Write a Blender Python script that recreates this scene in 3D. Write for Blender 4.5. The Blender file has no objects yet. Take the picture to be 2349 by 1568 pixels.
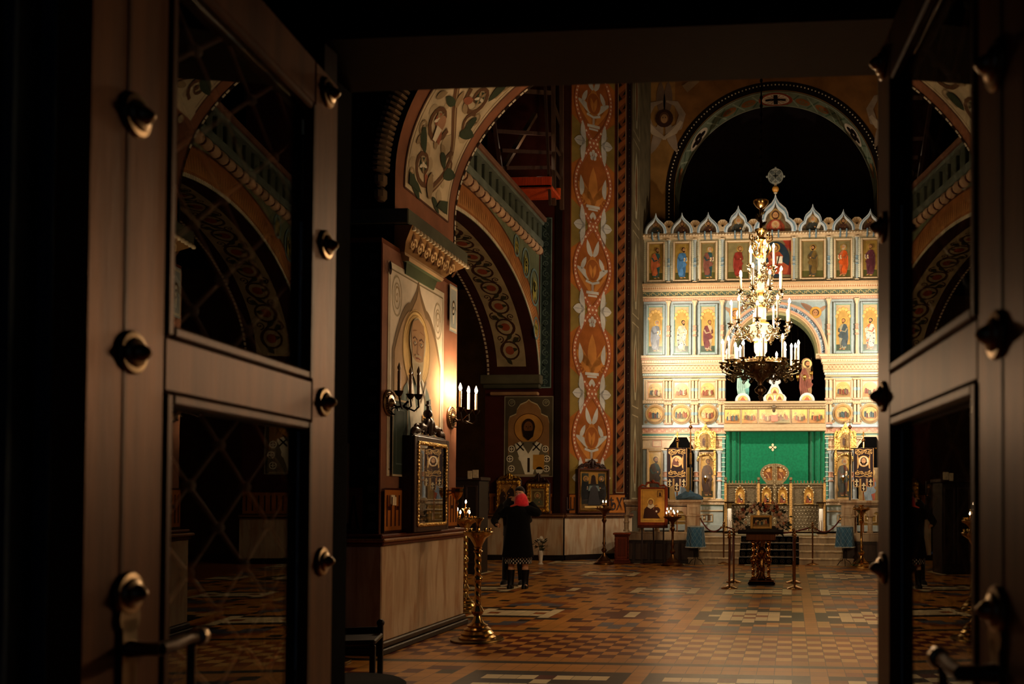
import bpy, math, random
from mathutils import Vector, Matrix
PI = math.pi
sin, cos = math.sin, math.cos
C = bpy.context.scene.collection
W_, H_, F_ = 2349.0, 1568.0, 2022.0
PPX, PPY = 1661.118, 1105.158        # principal point of the photograph
# ---------------- camera ----------------
cam_d = bpy.data.cameras.new('camera')
cam_d.sensor_width = 36.0
cam_d.lens = 36.0 * F_ / W_
cam_d.shift_x = -(PPX - W_/2)/W_
cam_d.shift_y = (PPY - H_/2)/W_
cam_d.clip_start = 0.05
cam_d.clip_end = 200
cam_d.dof.use_dof = True
cam_d.dof.focus_distance = 15.0
cam_d.dof.aperture_fstop = 4.8
cam = bpy.data.objects.new('camera', cam_d)
C.objects.link(cam)
CAMP = Vector((0, 0, 1.5))
CR = Matrix.Rotation(math.radians(4.355), 3, 'Z') @ Matrix.Rotation(PI/2 + math.radians(1.114), 3, 'X') @ Matrix.Rotation(0.0034, 3, 'Z')
cam.matrix_world = Matrix.Translation(CAMP) @ CR.to_4x4()
bpy.context.scene.camera = cam
# ---------------- world (faint cool daylight from the porch behind the camera) ----------------
w = bpy.data.worlds.new('world'); bpy.context.scene.world = w
w.use_nodes = True
w.node_tree.nodes['Background'].inputs[0].default_value = (0.35, 0.5, 0.8, 1)
w.node_tree.nodes['Background'].inputs[1].default_value = 0.018
# ---------------- exposure ----------------
vs = bpy.context.scene.view_settings
vs.view_transform = 'Standard'; vs.look = 'None'; vs.gamma = 1.0; vs.use_curve_mapping = False
vs.exposure = 0.0
FLAME = 1.0     # strengths scaled below
E_CHAND = 600.0
E_SCONCE = 1700.0
E_TAPER = 60.0
E_FLOOD = 300.0

def spot(name, loc, target, power, col, size=math.radians(60), rad=0.12, blend=0.6):
    l = bpy.data.lights.new(name, 'SPOT'); l.energy = power; l.color = col
    l.spot_size = size; l.spot_blend = blend; l.shadow_soft_size = rad
    o = bpy.data.objects.new(name, l); C.objects.link(o)
    o.location = loc
    d = Vector(target) - Vector(loc)
    o.rotation_euler = d.to_track_quat('-Z', 'Y').to_euler()
    return o
WARM = (1.0, 0.84, 0.64)
# free-hanging floodlights without bodies, lighting the icon screen; low pair added for evenness
spot('floodlight_north', (-3.78, 21.0, 5.6), (-0.5, 24.0, 5.4), 860, WARM, math.radians(120), 0.06)
spot('low_fill_north', (-3.78, 20.9, 3.3), (-0.2, 24.0, 3.2), 440, WARM, math.radians(110), 0.06)
spot('floodlight_south', (2.82, 21.0, 5.6), (-0.5, 24.0, 5.4), 780, WARM, math.radians(120), 0.06)
spot('low_fill_south', (2.82, 20.9, 3.3), (-0.8, 24.0, 3.2), 360, WARM, math.radians(110), 0.06)
# point lamp of a given power, colour and radius
def point(name, loc, power, col, rad=0.1):
    l = bpy.data.lights.new(name, 'POINT'); l.energy = power; l.color = col; l.shadow_soft_size = rad
    o = bpy.data.objects.new(name, l); C.objects.link(o); o.location = loc
    return o

# ---------------- picture rays to places on real planes ----------------
def ray(px, py):
    d = Vector(((px - PPX)/F_, (PPY - py)/F_, -1.0))
    return CR @ d
def PY(px, py, Y):
    d = ray(px, py); t = (Y - CAMP.y)/d.y
    return CAMP + d*t
def PX(px, py, X):
    d = ray(px, py); t = (X - CAMP.x)/d.x
    return CAMP + d*t
def PZ(px, py, z=0.0):
    d = ray(px, py); t = (z - CAMP.z)/d.z
    return CAMP + d*t

# ---------------- materials ----------------
MATS = {}
def srgb(h):
    if isinstance(h, str):
        h = h.lstrip('#'); v = [int(h[i:i+2], 16)/255 for i in (0, 2, 4)]
    else: v = list(h)
    return tuple(x/12.92 if x <= 0.04045 else ((x+0.055)/1.055)**2.4 for x in v)
def mat(name, rough=0.6, metal=0.0, var=0.25, scale=6.0, bump=0.0, bscale=40.0, spec=0.5, coat=0.0, stretch=(1, 1, 1), sheen=0.0, dirt=None):
    if name in MATS: return MATS[name]
    m = bpy.data.materials.new(name); m.use_nodes = True
    nt = m.node_tree; n = nt.nodes; L = nt.links
    b = n['Principled BSDF']
    at = n.new('ShaderNodeAttribute'); at.attribute_name = 'Col'
    tc = n.new('ShaderNodeTexCoord'); mp = n.new('ShaderNodeMapping')
    mp.inputs['Scale'].default_value = stretch
    L.new(tc.outputs['Object'], mp.inputs[0])
    nz = n.new('ShaderNodeTexNoise'); nz.inputs['Scale'].default_value = scale; nz.inputs['Detail'].default_value = 6
    L.new(mp.outputs[0], nz.inputs['Vector'])
    mr = n.new('ShaderNodeMapRange'); mr.inputs['From Min'].default_value = 0.3; mr.inputs['From Max'].default_value = 0.7
    mr.inputs['To Min'].default_value = 1 - var; mr.inputs['To Max'].default_value = 1 + var*0.4
    L.new(nz.outputs['Fac'], mr.inputs['Value'])
    mx = n.new('ShaderNodeMix'); mx.data_type = 'RGBA'; mx.blend_type = 'MULTIPLY'; mx.inputs[0].default_value = 1
    L.new(at.outputs['Color'], mx.inputs[6]); L.new(mr.outputs[0], mx.inputs[7])
    L.new(mx.outputs[2], b.inputs['Base Color'])
    b.inputs['Roughness'].default_value = rough; b.inputs['Metallic'].default_value = metal
    b.inputs['Specular IOR Level'].default_value = spec
    b.inputs['Coat Weight'].default_value = coat; b.inputs['Coat Roughness'].default_value = 0.15
    b.inputs['Sheen Weight'].default_value = sheen
    if bump:
        nb = n.new('ShaderNodeTexNoise'); nb.inputs['Scale'].default_value = bscale; nb.inputs['Detail'].default_value = 3
        L.new(mp.outputs[0], nb.inputs['Vector'])
        bp = n.new('ShaderNodeBump'); bp.inputs['Strength'].default_value = bump; bp.inputs['Distance'].default_value = 0.02
        L.new(nb.outputs['Fac'], bp.inputs['Height']); L.new(bp.outputs[0], b.inputs['Normal'])
    MATS[name] = m
    return m
M_fresco = mat("fresco_plaster", 0.95, var=0.35, scale=2.2, bump=0.15, bscale=8, spec=0.08)
M_paint = mat('painted_panel', 0.6, var=0.25, scale=9, spec=0.3)
M_icon = mat('varnished_icon', 0.32, var=0.25, scale=9, spec=0.6, coat=0.4)
M_enamel = mat('painted_carved_screen', 0.42, var=0.12, scale=14, bump=0.25, bscale=45)
M_gloss = mat("varnished_wood", 0.42, var=0.35, scale=5, stretch=(6, 6, 0.5), spec=0.2, bump=0.05, bscale=30)
M_door = mat('varnished_door_wood', 0.40, 0.22, var=0.4, scale=4, stretch=(6, 6, 0.5), spec=0.15, bump=0.05, bscale=30)
M_wood = mat('dark_wood', 0.5, var=0.4, scale=6, stretch=(5, 5, 0.6))
M_brass = mat('polished_brass', 0.2, 1.0, var=0.2, scale=12)
M_gilt = mat('carved_gilding', 0.3, 1.0, var=0.45, scale=30, bump=0.9, bscale=34)
M_silver = mat('chased_silver_gilt', 0.42, 0.75, var=0.4, scale=40, bump=0.8, bscale=60)
M_bronze = mat('dark_bronze', 0.34, 1.0, var=0.35, scale=15)
M_cloth = mat('woven_cloth', 0.95, var=0.25, scale=20, spec=0.1, sheen=0.3)
M_velvet = mat('velvet', 0.9, var=0.1, scale=10, spec=0.1, sheen=0.6)
M_coat = mat('wool_coat', 0.95, var=0.2, scale=20, spec=0.05, sheen=0.03)
M_porcelain = mat('porcelain', 0.25, var=0.04, scale=5)
M_wax = mat('wax', 0.5, var=0.05, scale=5)
M_skin = mat('skin', 0.55, var=0.08, scale=10)
M_leaf = mat('petals_and_leaves', 0.6, var=0.2, scale=30)
def marble(name, vein, strength=0.5):
    m = mat(name, 0.35, var=0.12, scale=3)
    nt = m.node_tree; n = nt.nodes; L = nt.links; b = n['Principled BSDF']
    tc = n.new('ShaderNodeTexCoord'); mp = n.new('ShaderNodeMapping')
    mp.inputs['Rotation'].default_value = (0.55, 0.35, 0); mp.inputs['Scale'].default_value = (2.6, 2.6, 0.45)
    L.new(tc.outputs['Object'], mp.inputs[0])
    wv = n.new('ShaderNodeTexNoise'); wv.inputs['Scale'].default_value = 3.2; wv.inputs['Distortion'].default_value = 0.9; wv.inputs['Detail'].default_value = 7
    L.new(mp.outputs[0], wv.inputs['Vector'])
    rp = n.new('ShaderNodeMapRange'); rp.inputs['From Min'].default_value = 0.42; rp.inputs['From Max'].default_value = 0.68
    rp.inputs['To Max'].default_value = strength
    L.new(wv.outputs['Fac'], rp.inputs['Value'])
    old = b.inputs['Base Color'].links[0].from_socket
    mx = n.new('ShaderNodeMix'); mx.data_type = 'RGBA'
    L.new(rp.outputs[0], mx.inputs[0]); L.new(old, mx.inputs[6]); mx.inputs[7].default_value = vein + (1,)
    L.new(mx.outputs[2], b.inputs['Base Color'])
    return m
M_marble = marble('veined_marble', srgb('#96663c'), 0.75)
M_greymarble = marble('grey_step_marble', srgb('#6b5f52'), 0.6)
M_floor = mat('glazed_floor_tile', 0.34, spec=0.35, var=0.15, scale=1.3, bump=0.04, bscale=6)
def _grout():
    nt = M_floor.node_tree; n = nt.nodes; L = nt.links; b = n['Principled BSDF']
    tc = n.new('ShaderNodeTexCoord'); sp = n.new('ShaderNodeSeparateXYZ'); L.new(tc.outputs['Object'], sp.inputs[0])
    outs = []
    for ax in (0, 1):
        f = n.new('ShaderNodeMath'); f.operation = 'DIVIDE'; f.inputs[1].default_value = (0.153, 0.169)[ax]; L.new(sp.outputs[ax], f.inputs[0])
        g = n.new('ShaderNodeMath'); g.operation = 'FRACT'; L.new(f.outputs[0], g.inputs[0])
        h = n.new('ShaderNodeMath'); h.operation = 'PINGPONG'; h.inputs[1].default_value = 0.5; L.new(g.outputs[0], h.inputs[0])
        k = n.new('ShaderNodeMath'); k.operation = 'LESS_THAN'; k.inputs[1].default_value = 0.016; L.new(h.outputs[0], k.inputs[0])
        outs.append(k)
    o = n.new('ShaderNodeMath'); o.operation = 'MAXIMUM'; L.new(outs[0].outputs[0], o.inputs[0]); L.new(outs[1].outputs[0], o.inputs[1])
    old = b.inputs['Base Color'].links[0].from_socket
    mx = n.new('ShaderNodeMix'); mx.data_type = 'RGBA'
    L.new(o.outputs[0], mx.inputs[0]); L.new(old, mx.inputs[6]); mx.inputs[7].default_value = (0.05, 0.03, 0.015, 1)
    L.new(mx.outputs[2], b.inputs['Base Color'])
_grout()
def glassmat(name, col=(1, 1, 1), ior=1.5, rough=0.0):
    m = bpy.data.materials.new(name); m.use_nodes = True
    b = m.node_tree.nodes['Principled BSDF']
    b.inputs['Base Color'].default_value = (*col, 1); b.inputs['Transmission Weight'].default_value = 1
    b.inputs['Roughness'].default_value = rough; b.inputs['IOR'].default_value = ior
    return m
M_glass = glassmat('door_glass', (0.9, 0.95, 0.93))
M_caseglass = glassmat('case_glass', (0.97, 0.97, 0.95))
def glow(name, col, strength):
    m = bpy.data.materials.new(name); m.use_nodes = True
    nt = m.node_tree; nt.nodes.remove(nt.nodes['Principled BSDF'])
    e = nt.nodes.new('ShaderNodeEmission'); e.inputs[0].default_value = (*col, 1); e.inputs[1].default_value = strength
    nt.links.new(e.outputs[0], nt.nodes['Material Output'].inputs[0])
    return m
FCOL = (1.0, 0.69, 0.40)
M_flame_ch = glow('chandelier_bulb_glow', FCOL, E_CHAND)
M_flame_sc = glow('sconce_bulb_glow', FCOL, E_SCONCE)
M_flame_tp = glow('taper_flame_glow', (1.0, 0.62, 0.32), E_TAPER)

# ---------------- colours ----------------
c = srgb
GOLD = c('#d8a650'); BRASS = c('#c8964a'); PALEGOLD = c('#e3bf78'); BRONZE = c('#8a7256')
CREAM = c('#f0dcbc'); SKY = c('#8fb3c4'); TEAL = c('#4f8f88'); ROSE = c('#d8a890'); OCHRE = c('#b8752e')
RED = c('#5a1a12'); DKRED = c('#3a0f0b'); DARK = c('#15100c'); WHITE = c('#e8e0d0'); BLACK = c('#0a0908')
WOODR = c('#5e2a12'); WOODD = c('#2e160b')

# ---------------- mesh builder ----------------
def basis(axis):
    z = Vector(axis).normalized()
    x = z.orthogonal().normalized(); y = z.cross(x)
    return x, y, z
class MB:
    def __init__(s): s.v = []; s.f = []; s.c = []; s.M = None
    def add(s, vs, fs, col):
        o = len(s.v)
        if s.M is not None: vs = [s.M @ Vector(p) for p in vs]
        s.v += [tuple(p) for p in vs]
        for f in fs: s.f.append(tuple(i + o for i in f)); s.c.append(col)
        return s
    def box(s, x0, x1, y0, y1, z0, z1, col, bev=0.0):
        if x0 > x1: x0, x1 = x1, x0
        if y0 > y1: y0, y1 = y1, y0
        if z0 > z1: z0, z1 = z1, z0
        b = min(bev, (x1-x0)*.45, (y1-y0)*.45, (z1-z0)*.45)
        if b <= 0:
            vs = [(x, y, z) for z in (z0, z1) for y in (y0, y1) for x in (x0, x1)]
            return s.add(vs, [(0, 2, 3, 1), (4, 5, 7, 6), (0, 1, 5, 4), (2, 6, 7, 3), (0, 4, 6, 2), (1, 3, 7, 5)], col)
        # bevelled box : 24 vertices
        vs = []; idx = {}
        for sx in (0, 1):
            for sy in (0, 1):
                for sz in (0, 1):
                    X = (x0, x1)[sx]; Y = (y0, y1)[sy]; Z = (z0, z1)[sz]
                    dx = b*(1-2*sx); dy = b*(1-2*sy); dz = b*(1-2*sz)
                    idx[(sx, sy, sz, 0)] = len(vs); vs.append((X, Y+dy, Z+dz))
                    idx[(sx, sy, sz, 1)] = len(vs); vs.append((X+dx, Y, Z+dz))
                    idx[(sx, sy, sz, 2)] = len(vs); vs.append((X+dx, Y+dy, Z))
        fs = []
        for a in (0, 1, 2):
            o1, o2 = [k for k in (0, 1, 2) if k != a]
            for sd in (0, 1):
                q = []
                for p1, p2 in ((0, 0), (1, 0), (1, 1), (0, 1)):
                    k = [0, 0, 0]; k[a] = sd; k[o1] = p1; k[o2] = p2; q.append(idx[(*k, a)])
                if (sd == 0) == (a != 1): q.reverse()
                fs.append(tuple(q))
        for a in (0, 1, 2):      # edges parallel to axis a
            o1, o2 = [k for k in (0, 1, 2) if k != a]
            for p1 in (0, 1):
                for p2 in (0, 1):
                    k0 = [0, 0, 0]; k1 = [0, 0, 0]; k1[a] = 1
                    k0[o1] = k1[o1] = p1; k0[o2] = k1[o2] = p2
                    fs.append((idx[(*k0, o1)], idx[(*k1, o1)], idx[(*k1, o2)], idx[(*k0, o2)]))
        for sx in (0, 1):
            for sy in (0, 1):
                for sz in (0, 1): fs.append((idx[(sx, sy, sz, 0)], idx[(sx, sy, sz, 1)], idx[(sx, sy, sz, 2)]))
        return s.add(vs, fs, col)
    def quad(s, a, b, c_, d, col): return s.add([a, b, c_, d], [(0, 1, 2, 3)], col)
    def loft(s, rings, col, closed=True, cap=True):
        n = len(rings[0]); vs = [p for r in rings for p in r]; fs = []
        for i in range(len(rings)-1):
            for j in range(n if closed else n-1):
                k = (j+1) % n
                fs.append((i*n+j, i*n+k, (i+1)*n+k, (i+1)*n+j))
        if cap and closed: fs += [tuple(range(n-1, -1, -1)), tuple((len(rings)-1)*n + j for j in range(n))]
        if callable(col):
            o = len(s.v); s.add(vs, [], None)
            for f in fs: s.f.append(tuple(i+o for i in f)); s.c.append(col(f[0]//n, f[0] % n))
            return s
        return s.add(vs, fs, col)
    def lathe(s, prof, col, o=(0, 0, 0), n=20, axis=(0, 0, 1), sx=1, sy=1, colfn=None):
        x, y, z = basis(axis) if tuple(axis) != (0, 0, 1) else (Vector((1, 0, 0)), Vector((0, 1, 0)), Vector((0, 0, 1)))
        o = Vector(o); rings = []
        for r, h in prof:
            r = max(r, 1e-4)
            rings.append([o + x*(r*sx*cos(2*PI*j/n)) + y*(r*sy*sin(2*PI*j/n)) + z*h for j in range(n)])
        return s.loft(rings, colfn or col)
    def cyl(s, p0, p1, r, col, n=12, r1=None):
        p0 = Vector(p0); d = Vector(p1) - p0
        return s.lathe([(r, 0), (r if r1 is None else r1, d.length)], col, p0, n, d)
    def ball(s, o, r, col, n=12, m=8, sc=(1, 1, 1)):
        o = Vector(o); rings = []
        for i in range(m+1):
            t = PI*i/m; rr = max(sin(t), 1e-3)*r
            rings.append([o + Vector((rr*cos(2*PI*j/n)*sc[0], rr*sin(2*PI*j/n)*sc[1], -cos(t)*r*sc[2])) for j in range(n)])
        return s.loft(rings, col)
    def tube(s, pts, r, col, n=8, flat=None):
        pts = [Vector(p) for p in pts]; rings = []; prev = None
        for i, p in enumerate(pts):
            d = (pts[min(i+1, len(pts)-1)] - pts[max(i-1, 0)])
            if d.length < 1e-9: d = Vector((0, 0, 1))
            d.normalize()
            if prev is None: x = d.orthogonal().normalized()
            else:
                x = prev - d*prev.dot(d)
                if x.length < 1e-6: x = d.orthogonal()
                x.normalize()
            prev = x; y = d.cross(x); rr = r[i] if isinstance(r, (list, tuple)) else r
            rings.append([p + x*(rr*cos(2*PI*j/n)) + y*(rr*sin(2*PI*j/n)) for j in range(n)])
        return s.loft(rings, col)
    def prism(s, poly, mp, d0, d1, col, side=None):
        """polygon (u,v) extruded between depths d0 (front) and d1; mp(u,v,d)->point"""
        n = len(poly)
        s.add([mp(u, v, d0) for u, v in poly], [tuple(range(n))], col)
        s.add([mp(u, v, d0) for u, v in poly] + [mp(u, v, d1) for u, v in poly],
              [(j, (j+1) % n, n+(j+1) % n, n+j) for j in range(n)] + [tuple(range(2*n-1, n-1, -1))], side or col)
        return s
    def band(s, inner, outer, mp, d0, d1, col, side=None):
        """strip between two polylines, extruded"""
        n = len(inner); vs = [mp(*p, d0) for p in inner] + [mp(*p, d0) for p in outer] + [mp(*p, d1) for p in inner] + [mp(*p, d1) for p in outer]
        f = [(j, j+1, n+j+1, n+j) for j in range(n-1)]
        g = [(j, 2*n+j, 2*n+j+1, j+1) for j in range(n-1)] + [(n+j, n+j+1, 3*n+j+1, 3*n+j) for j in range(n-1)] + [(2*n+j, 3*n+j, 3*n+j+1, 2*n+j+1) for j in range(n-1)]
        g += [(0, n, 3*n, 2*n), (n-1, 3*n-1, 4*n-1, 2*n-1)]
        s.add(vs, f, col); s.add(vs, g, side or col)
        return s
    def mesh(s, name, material, sm=35):
        me = bpy.data.meshes.new(name)
        me.from_pydata(s.v, [], s.f)
        a = me.color_attributes.new('Col', 'FLOAT_COLOR', 'CORNER')
        buf = []
        for p, cc in zip(me.polygons, s.c): buf += [*cc[:3], 1.0]*p.loop_total
        a.data.foreach_set('color', buf)
        me.materials.append(material)
        if sm:
            me.polygons.foreach_set('use_smooth', [True]*len(me.polygons))
            me.set_sharp_from_angle(angle=math.radians(sm))
        me.validate()
        return me
    def build(s, name, material, parent=None, loc=None, sm=35, fix=True):
        if loc is not None:
            L0 = Vector(loc); s.v = [tuple(Vector(p) - L0) for p in s.v]
        me = s.mesh(name, material, sm)
        o = bpy.data.objects.new(name, me); C.objects.link(o)
        if loc is not None: o.location = loc
        if parent is not None: o.parent = parent
        return o
def tag(o, label=None, cat=None, group=None, kind=None):
    if label: o['label'] = label
    if cat: o['category'] = cat
    if group: o['group'] = group
    if kind: o['kind'] = kind
    return o
def thing(name, label, cat, loc=(0, 0, 0), rz=0, group=None):
    o = bpy.data.objects.new(name, None); o.empty_display_size = 0.2
    C.objects.link(o); o.location = loc; o.rotation_euler = (0, 0, rz)
    return tag(o, label, cat, group)
def struct(mb, name, material, label=None, sm=35, loc=None):
    o = mb.build(name, material, sm=sm, loc=loc); o['kind'] = 'structure'
    if label: o['label'] = label
    return o
def inst(o, parent=None, loc=None, rz=None, name=None):
    n = o.copy(); C.objects.link(n); n.parent = parent
    if loc is not None: n.location = loc
    if rz is not None: n.rotation_euler = (0, 0, rz)
    return n
def copy_tree(o, parent=None, loc=None, rz=None):
    n = inst(o, parent, loc, rz)
    for ch in list(o.children): copy_tree(ch, n)
    return n
# ---------------- flat painted art ----------------
class Art:
    """paints coloured shapes on a plane: mp(u,v,d) with d = distance in front of it"""
    def __init__(s, mb, mp, step=0.002): s.mb = mb; s.mp = mp; s.k = 0; s.step = step; s.T = None
    def nx(s): s.k += 1; return s
    def pt(s, u, v):
        if s.T: u, v = s.T(u, v)
        return s.mp(u, v, s.k*s.step)
    def poly(s, pts, col): s.mb.add([s.pt(u, v) for u, v in pts], [tuple(range(len(pts)))], col)
    def rect(s, u0, v0, u1, v1, col): s.poly([(u0, v0), (u1, v0), (u1, v1), (u0, v1)], col)
    def disc(s, u, v, r, col, n=16, ry=None):
        ry = ry or r; s.poly([(u + r*cos(2*PI*i/n), v + ry*sin(2*PI*i/n)) for i in range(n)], col)
    def cdisc(s, u, v, r, col, ry=None, n=14):
        ry = ry or r
        for i in range(n):
            a, b = -cos(PI*i/n), -cos(PI*(i+1)/n); p, q = ry*math.sqrt(max(0, 1-a*a)), ry*math.sqrt(max(0, 1-b*b))
            s.poly([(u+a*r, v-p), (u+b*r, v-q), (u+b*r, v+q), (u+a*r, v+p)], col)
    def ring(s, u, v, r, w, col, n=20, a0=0, a1=2*PI, ry=1):
        s.strip([(u + r*cos(a0+(a1-a0)*i/n), v + ry*r*sin(a0+(a1-a0)*i/n)) for i in range(n+1)], w, col)
    def strip(s, pts, w, col):
        L = []; R = []
        for i, (u, v) in enumerate(pts):
            a = pts[max(i-1, 0)]; b = pts[min(i+1, len(pts)-1)]
            du, dv = b[0]-a[0], b[1]-a[1]; l = math.hypot(du, dv) or 1
            ww = (w[i] if isinstance(w, (list, tuple)) else w)/2
            L.append((u - dv/l*ww, v + du/l*ww)); R.append((u + dv/l*ww, v - du/l*ww))
        n = len(pts); vs = [s.pt(*p) for p in L] + [s.pt(*p) for p in R]
        s.mb.add(vs, [(j, n+j, n+j+1, j+1) for j in range(n-1)], col)
    def line(s, a, b, w, col, n=1): s.strip([(a[0]+(b[0]-a[0])*i/n, a[1]+(b[1]-a[1])*i/n) for i in range(n+1)], w, col)
    def border(s, u0, v0, u1, v1, w, col):
        s.rect(u0, v0, u1, v0+w, col); s.rect(u0, v1-w, u1, v1, col); s.rect(u0, v0+w, u0+w, v1-w, col); s.rect(u1-w, v0+w, u1, v1-w, col)
    def spiral(s, u, v, r, w, col, turns=1.4, a0=0, dirn=1, n=18):
        s.strip([(u + r*(1-.85*t/n)*cos(a0+dirn*2*PI*turns*t/n), v + r*(1-.85*t/n)*sin(a0+dirn*2*PI*turns*t/n)) for t in range(n+1)], [w*(1-.5*t/n) for t in range(n+1)], col)
        s.disc(u + r*.15*cos(a0+dirn*2*PI*turns), v + r*.15*sin(a0+dirn*2*PI*turns), w*.7, col, 8)
    def leaf(s, u, v, l, a, wd, col, bend=0.0, n=6):
        L = []; R = []
        for i in range(n+1):
            t = i/n; x = l*t; y = bend*l*t*t; h = wd*sin(PI*min(1, t*.92+.08))**.8
            ca, sa = cos(a), sin(a)
            L.append((u + x*ca - (y+h)*sa, v + x*sa + (y+h)*ca)); R.append((u + x*ca - (y-h)*sa, v + x*sa + (y-h)*ca))
        nn = len(L); vs = [s.pt(*p) for p in L] + [s.pt(*p) for p in R]
        s.mb.add(vs, [(j, nn+j, nn+j+1, j+1) for j in range(nn-1)], col)
    def palmette(s, u, v, sz, a, col, n=5, spread=2.2):
        for i in range(n):
            t = (i-(n-1)/2)/((n-1)/2)
            s.leaf(u, v, sz*(1-.35*abs(t)), a + t*spread/2, sz*.14, col, bend=.25*t)
SKIN = c('#b98555'); HAIRS = [c('#4a2c18'), c('#6b4a2a'), c('#a89880'), c('#2c1a10')]
def saint(A, u, v, h, robe, mantle, halo, pose=0, hair=0, book=None, facing=1, crosses=False, skin=None, bare=False):
    """standing painted figure, feet at (u,v), height h (to top of head)"""
    sk = skin or SKIN; fx = facing
    def q(a, b): return (u + fx*a*h, v + b*h)
    lean = .03*pose
    A.nx(); A.disc(*q(.02+lean, .90), .105*h, halo, 18)
    A.nx(); A.disc(*q(.02+lean, .90), .092*h, tuple(min(1, k*1.25) for k in halo), 18)
    A.nx()
    A.poly([q(-.05, 0), q(-.07, .03), q(.01, .035), q(.02, .0)], sk); A.poly([q(.06, 0.01), q(.05, .05), q(.10, .04), q(.13, .01)], sk)
    A.nx()
    A.poly([q(-.09, .045), q(-.13, .35), q(-.10, .55), q(-.14, .68), q(-.09, .78), q(0+lean, .81), q(.08+lean, .78), q(.13, .68), q(.11, .5), q(.12, .3), q(.09, .045)], robe)
    A.nx()
    dk = tuple(k*.55 for k in mantle); lt = tuple(min(1, k*1.35+.02) for k in mantle)
    A.poly([q(-.11, .10), q(-.16, .36), q(-.15, .62), q(-.10, .775), q(-.02, .80), q(.02, .70), q(.10, .50), q(.15, .44), q(.12, .38), q(.02, .34), q(.05, .16), q(0, .08)], mantle)
    A.nx()
    for a, b_, e in ((-.09, .72, .15), (-.05, .66, .20), (-.01, .60, .30), (.03, .52, .36)):
        A.strip([q(a, b_), q(a-.03, (b_+e)/2), q(a-.02, e)], .012*h, dk)
    A.strip([q(-.12, .60), q(-.14, .4), q(-.10, .16)], .014*h, lt); A.strip([q(.02, .33), q(.06, .2), q(.05, .07)], .016*h, dk)
    A.strip([q(.07, .32), q(.08, .2), q(.075, .06)], .012*h, tuple(k*.6 for k in robe))
    if crosses:
        for i, (a, b_) in enumerate(((-.09, .66), (.09, .66), (-.1, .5), (.1, .5), (-.1, .34), (.09, .34), (0, .24), (0, .42), (-.09, .2), (.09, .2))):
            A.disc(*q(a, b_), .035*h, WHITE, 10)
        A.nx()
        for i, (a, b_) in enumerate(((-.09, .66), (.09, .66), (-.1, .5), (.1, .5), (-.1, .34), (.09, .34), (0, .24), (0, .42), (-.09, .2), (.09, .2))):
            A.line(q(a-.025, b_), q(a+.025, b_), .012*h, BLACK); A.line(q(a, b_-.025), q(a, b_+.025), .012*h, BLACK)
    A.nx()
    if book is not None: A.poly([q(.05, .52), q(.06, .64), q(.17, .66), q(.17, .53)], book); A.nx()
    A.strip([q(-.12, .66), q(-.06, .55), q(.05, .58)], [.05*h, .045*h, .03*h], tuple(k*.8 for k in robe))
    A.disc(*q(.07, .585), .024*h, sk, 8)
    A.strip([q(.12, .66), q(.13, .56), q(.09, .53)], [.04*h, .04*h, .02*h], tuple(k*.8 for k in mantle))
    A.nx()
    hc = HAIRS[hair % 4]
    A.disc(*q(.015+lean, .905), .062*h, hc, 14, .068*h)
    A.nx(); A.disc(*q(.03+lean, .89), .046*h, sk, 14, .056*h)
    A.nx()
    if not bare: A.poly([q(-.01+lean, .87), q(.0+lean, .82), q(.035+lean, .80), q(.065+lean, .83), q(.07+lean, .865), q(.045+lean, .855), q(.02+lean, .855)], hc)
    A.disc(*q(.022+lean, .90), .006*h, BLACK, 6); A.disc(*q(.05+lean, .90), .006*h, BLACK, 6)
    A.line(q(.012+lean, .913), q(.03+lean, .915), .005*h, hc); A.line(q(.042+lean, .915), q(.06+lean, .913), .005*h, hc)
    A.strip([q(.037+lean, .90), q(.041+lean, .88), q(.034+lean, .877)], .005*h, tuple(k*.5 for k in sk))
def bust(A, u, v, h, robe, halo, hair=0, child=False):
    """half figure: bottom centre (u,v), height h"""
    def q(a, b): return (u + a*h, v + b*h)
    A.nx(); A.disc(*q(0, .70), .27*h, halo, 20); A.nx(); A.disc(*q(0, .70), .24*h, tuple(min(1, k*1.2) for k in halo), 20)
    A.nx(); A.poly([q(-.40, 0), q(-.38, .25), q(-.22, .45), q(-.1, .5), q(.1, .5), q(.22, .45), q(.38, .25), q(.40, 0)], robe)
    A.nx()
    dk = tuple(k*.5 for k in robe)
    for a in (-.25, -.12, .12, .25): A.strip([q(a*.6, .44), q(a, .2), q(a*1.1, 0)], .02*h, dk)
    A.disc(*q(0, .69), .16*h, HAIRS[hair % 4], 16, .19*h)
    A.nx(); A.disc(*q(0, .67), .115*h, SKIN, 14, .15*h)
    A.nx()
    A.poly([q(-.1, .60), q(-.06, .49), q(0, .45), q(.06, .49), q(.1, .60), q(.03, .57), q(-.03, .57)], HAIRS[hair % 4])
    for a in (-.045, .045): A.disc(*q(a, .69), .014*h, BLACK, 6)
    A.strip([q(0, .69), q(.01, .63), q(-.01, .62)], .012*h, tuple(k*.5 for k in SKIN))
    A.disc(*q(.12, .22), .05*h, SKIN, 8)
    if child:
        A.nx(); A.disc(*q(.2, .42), .11*h, halo, 14); A.nx(); A.poly([q(.05, .1), q(.12, .35), q(.28, .35), q(.34, .08)], c('#b06a28')); A.disc(*q(.2, .42), .065*h, SKIN, 10)
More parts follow.
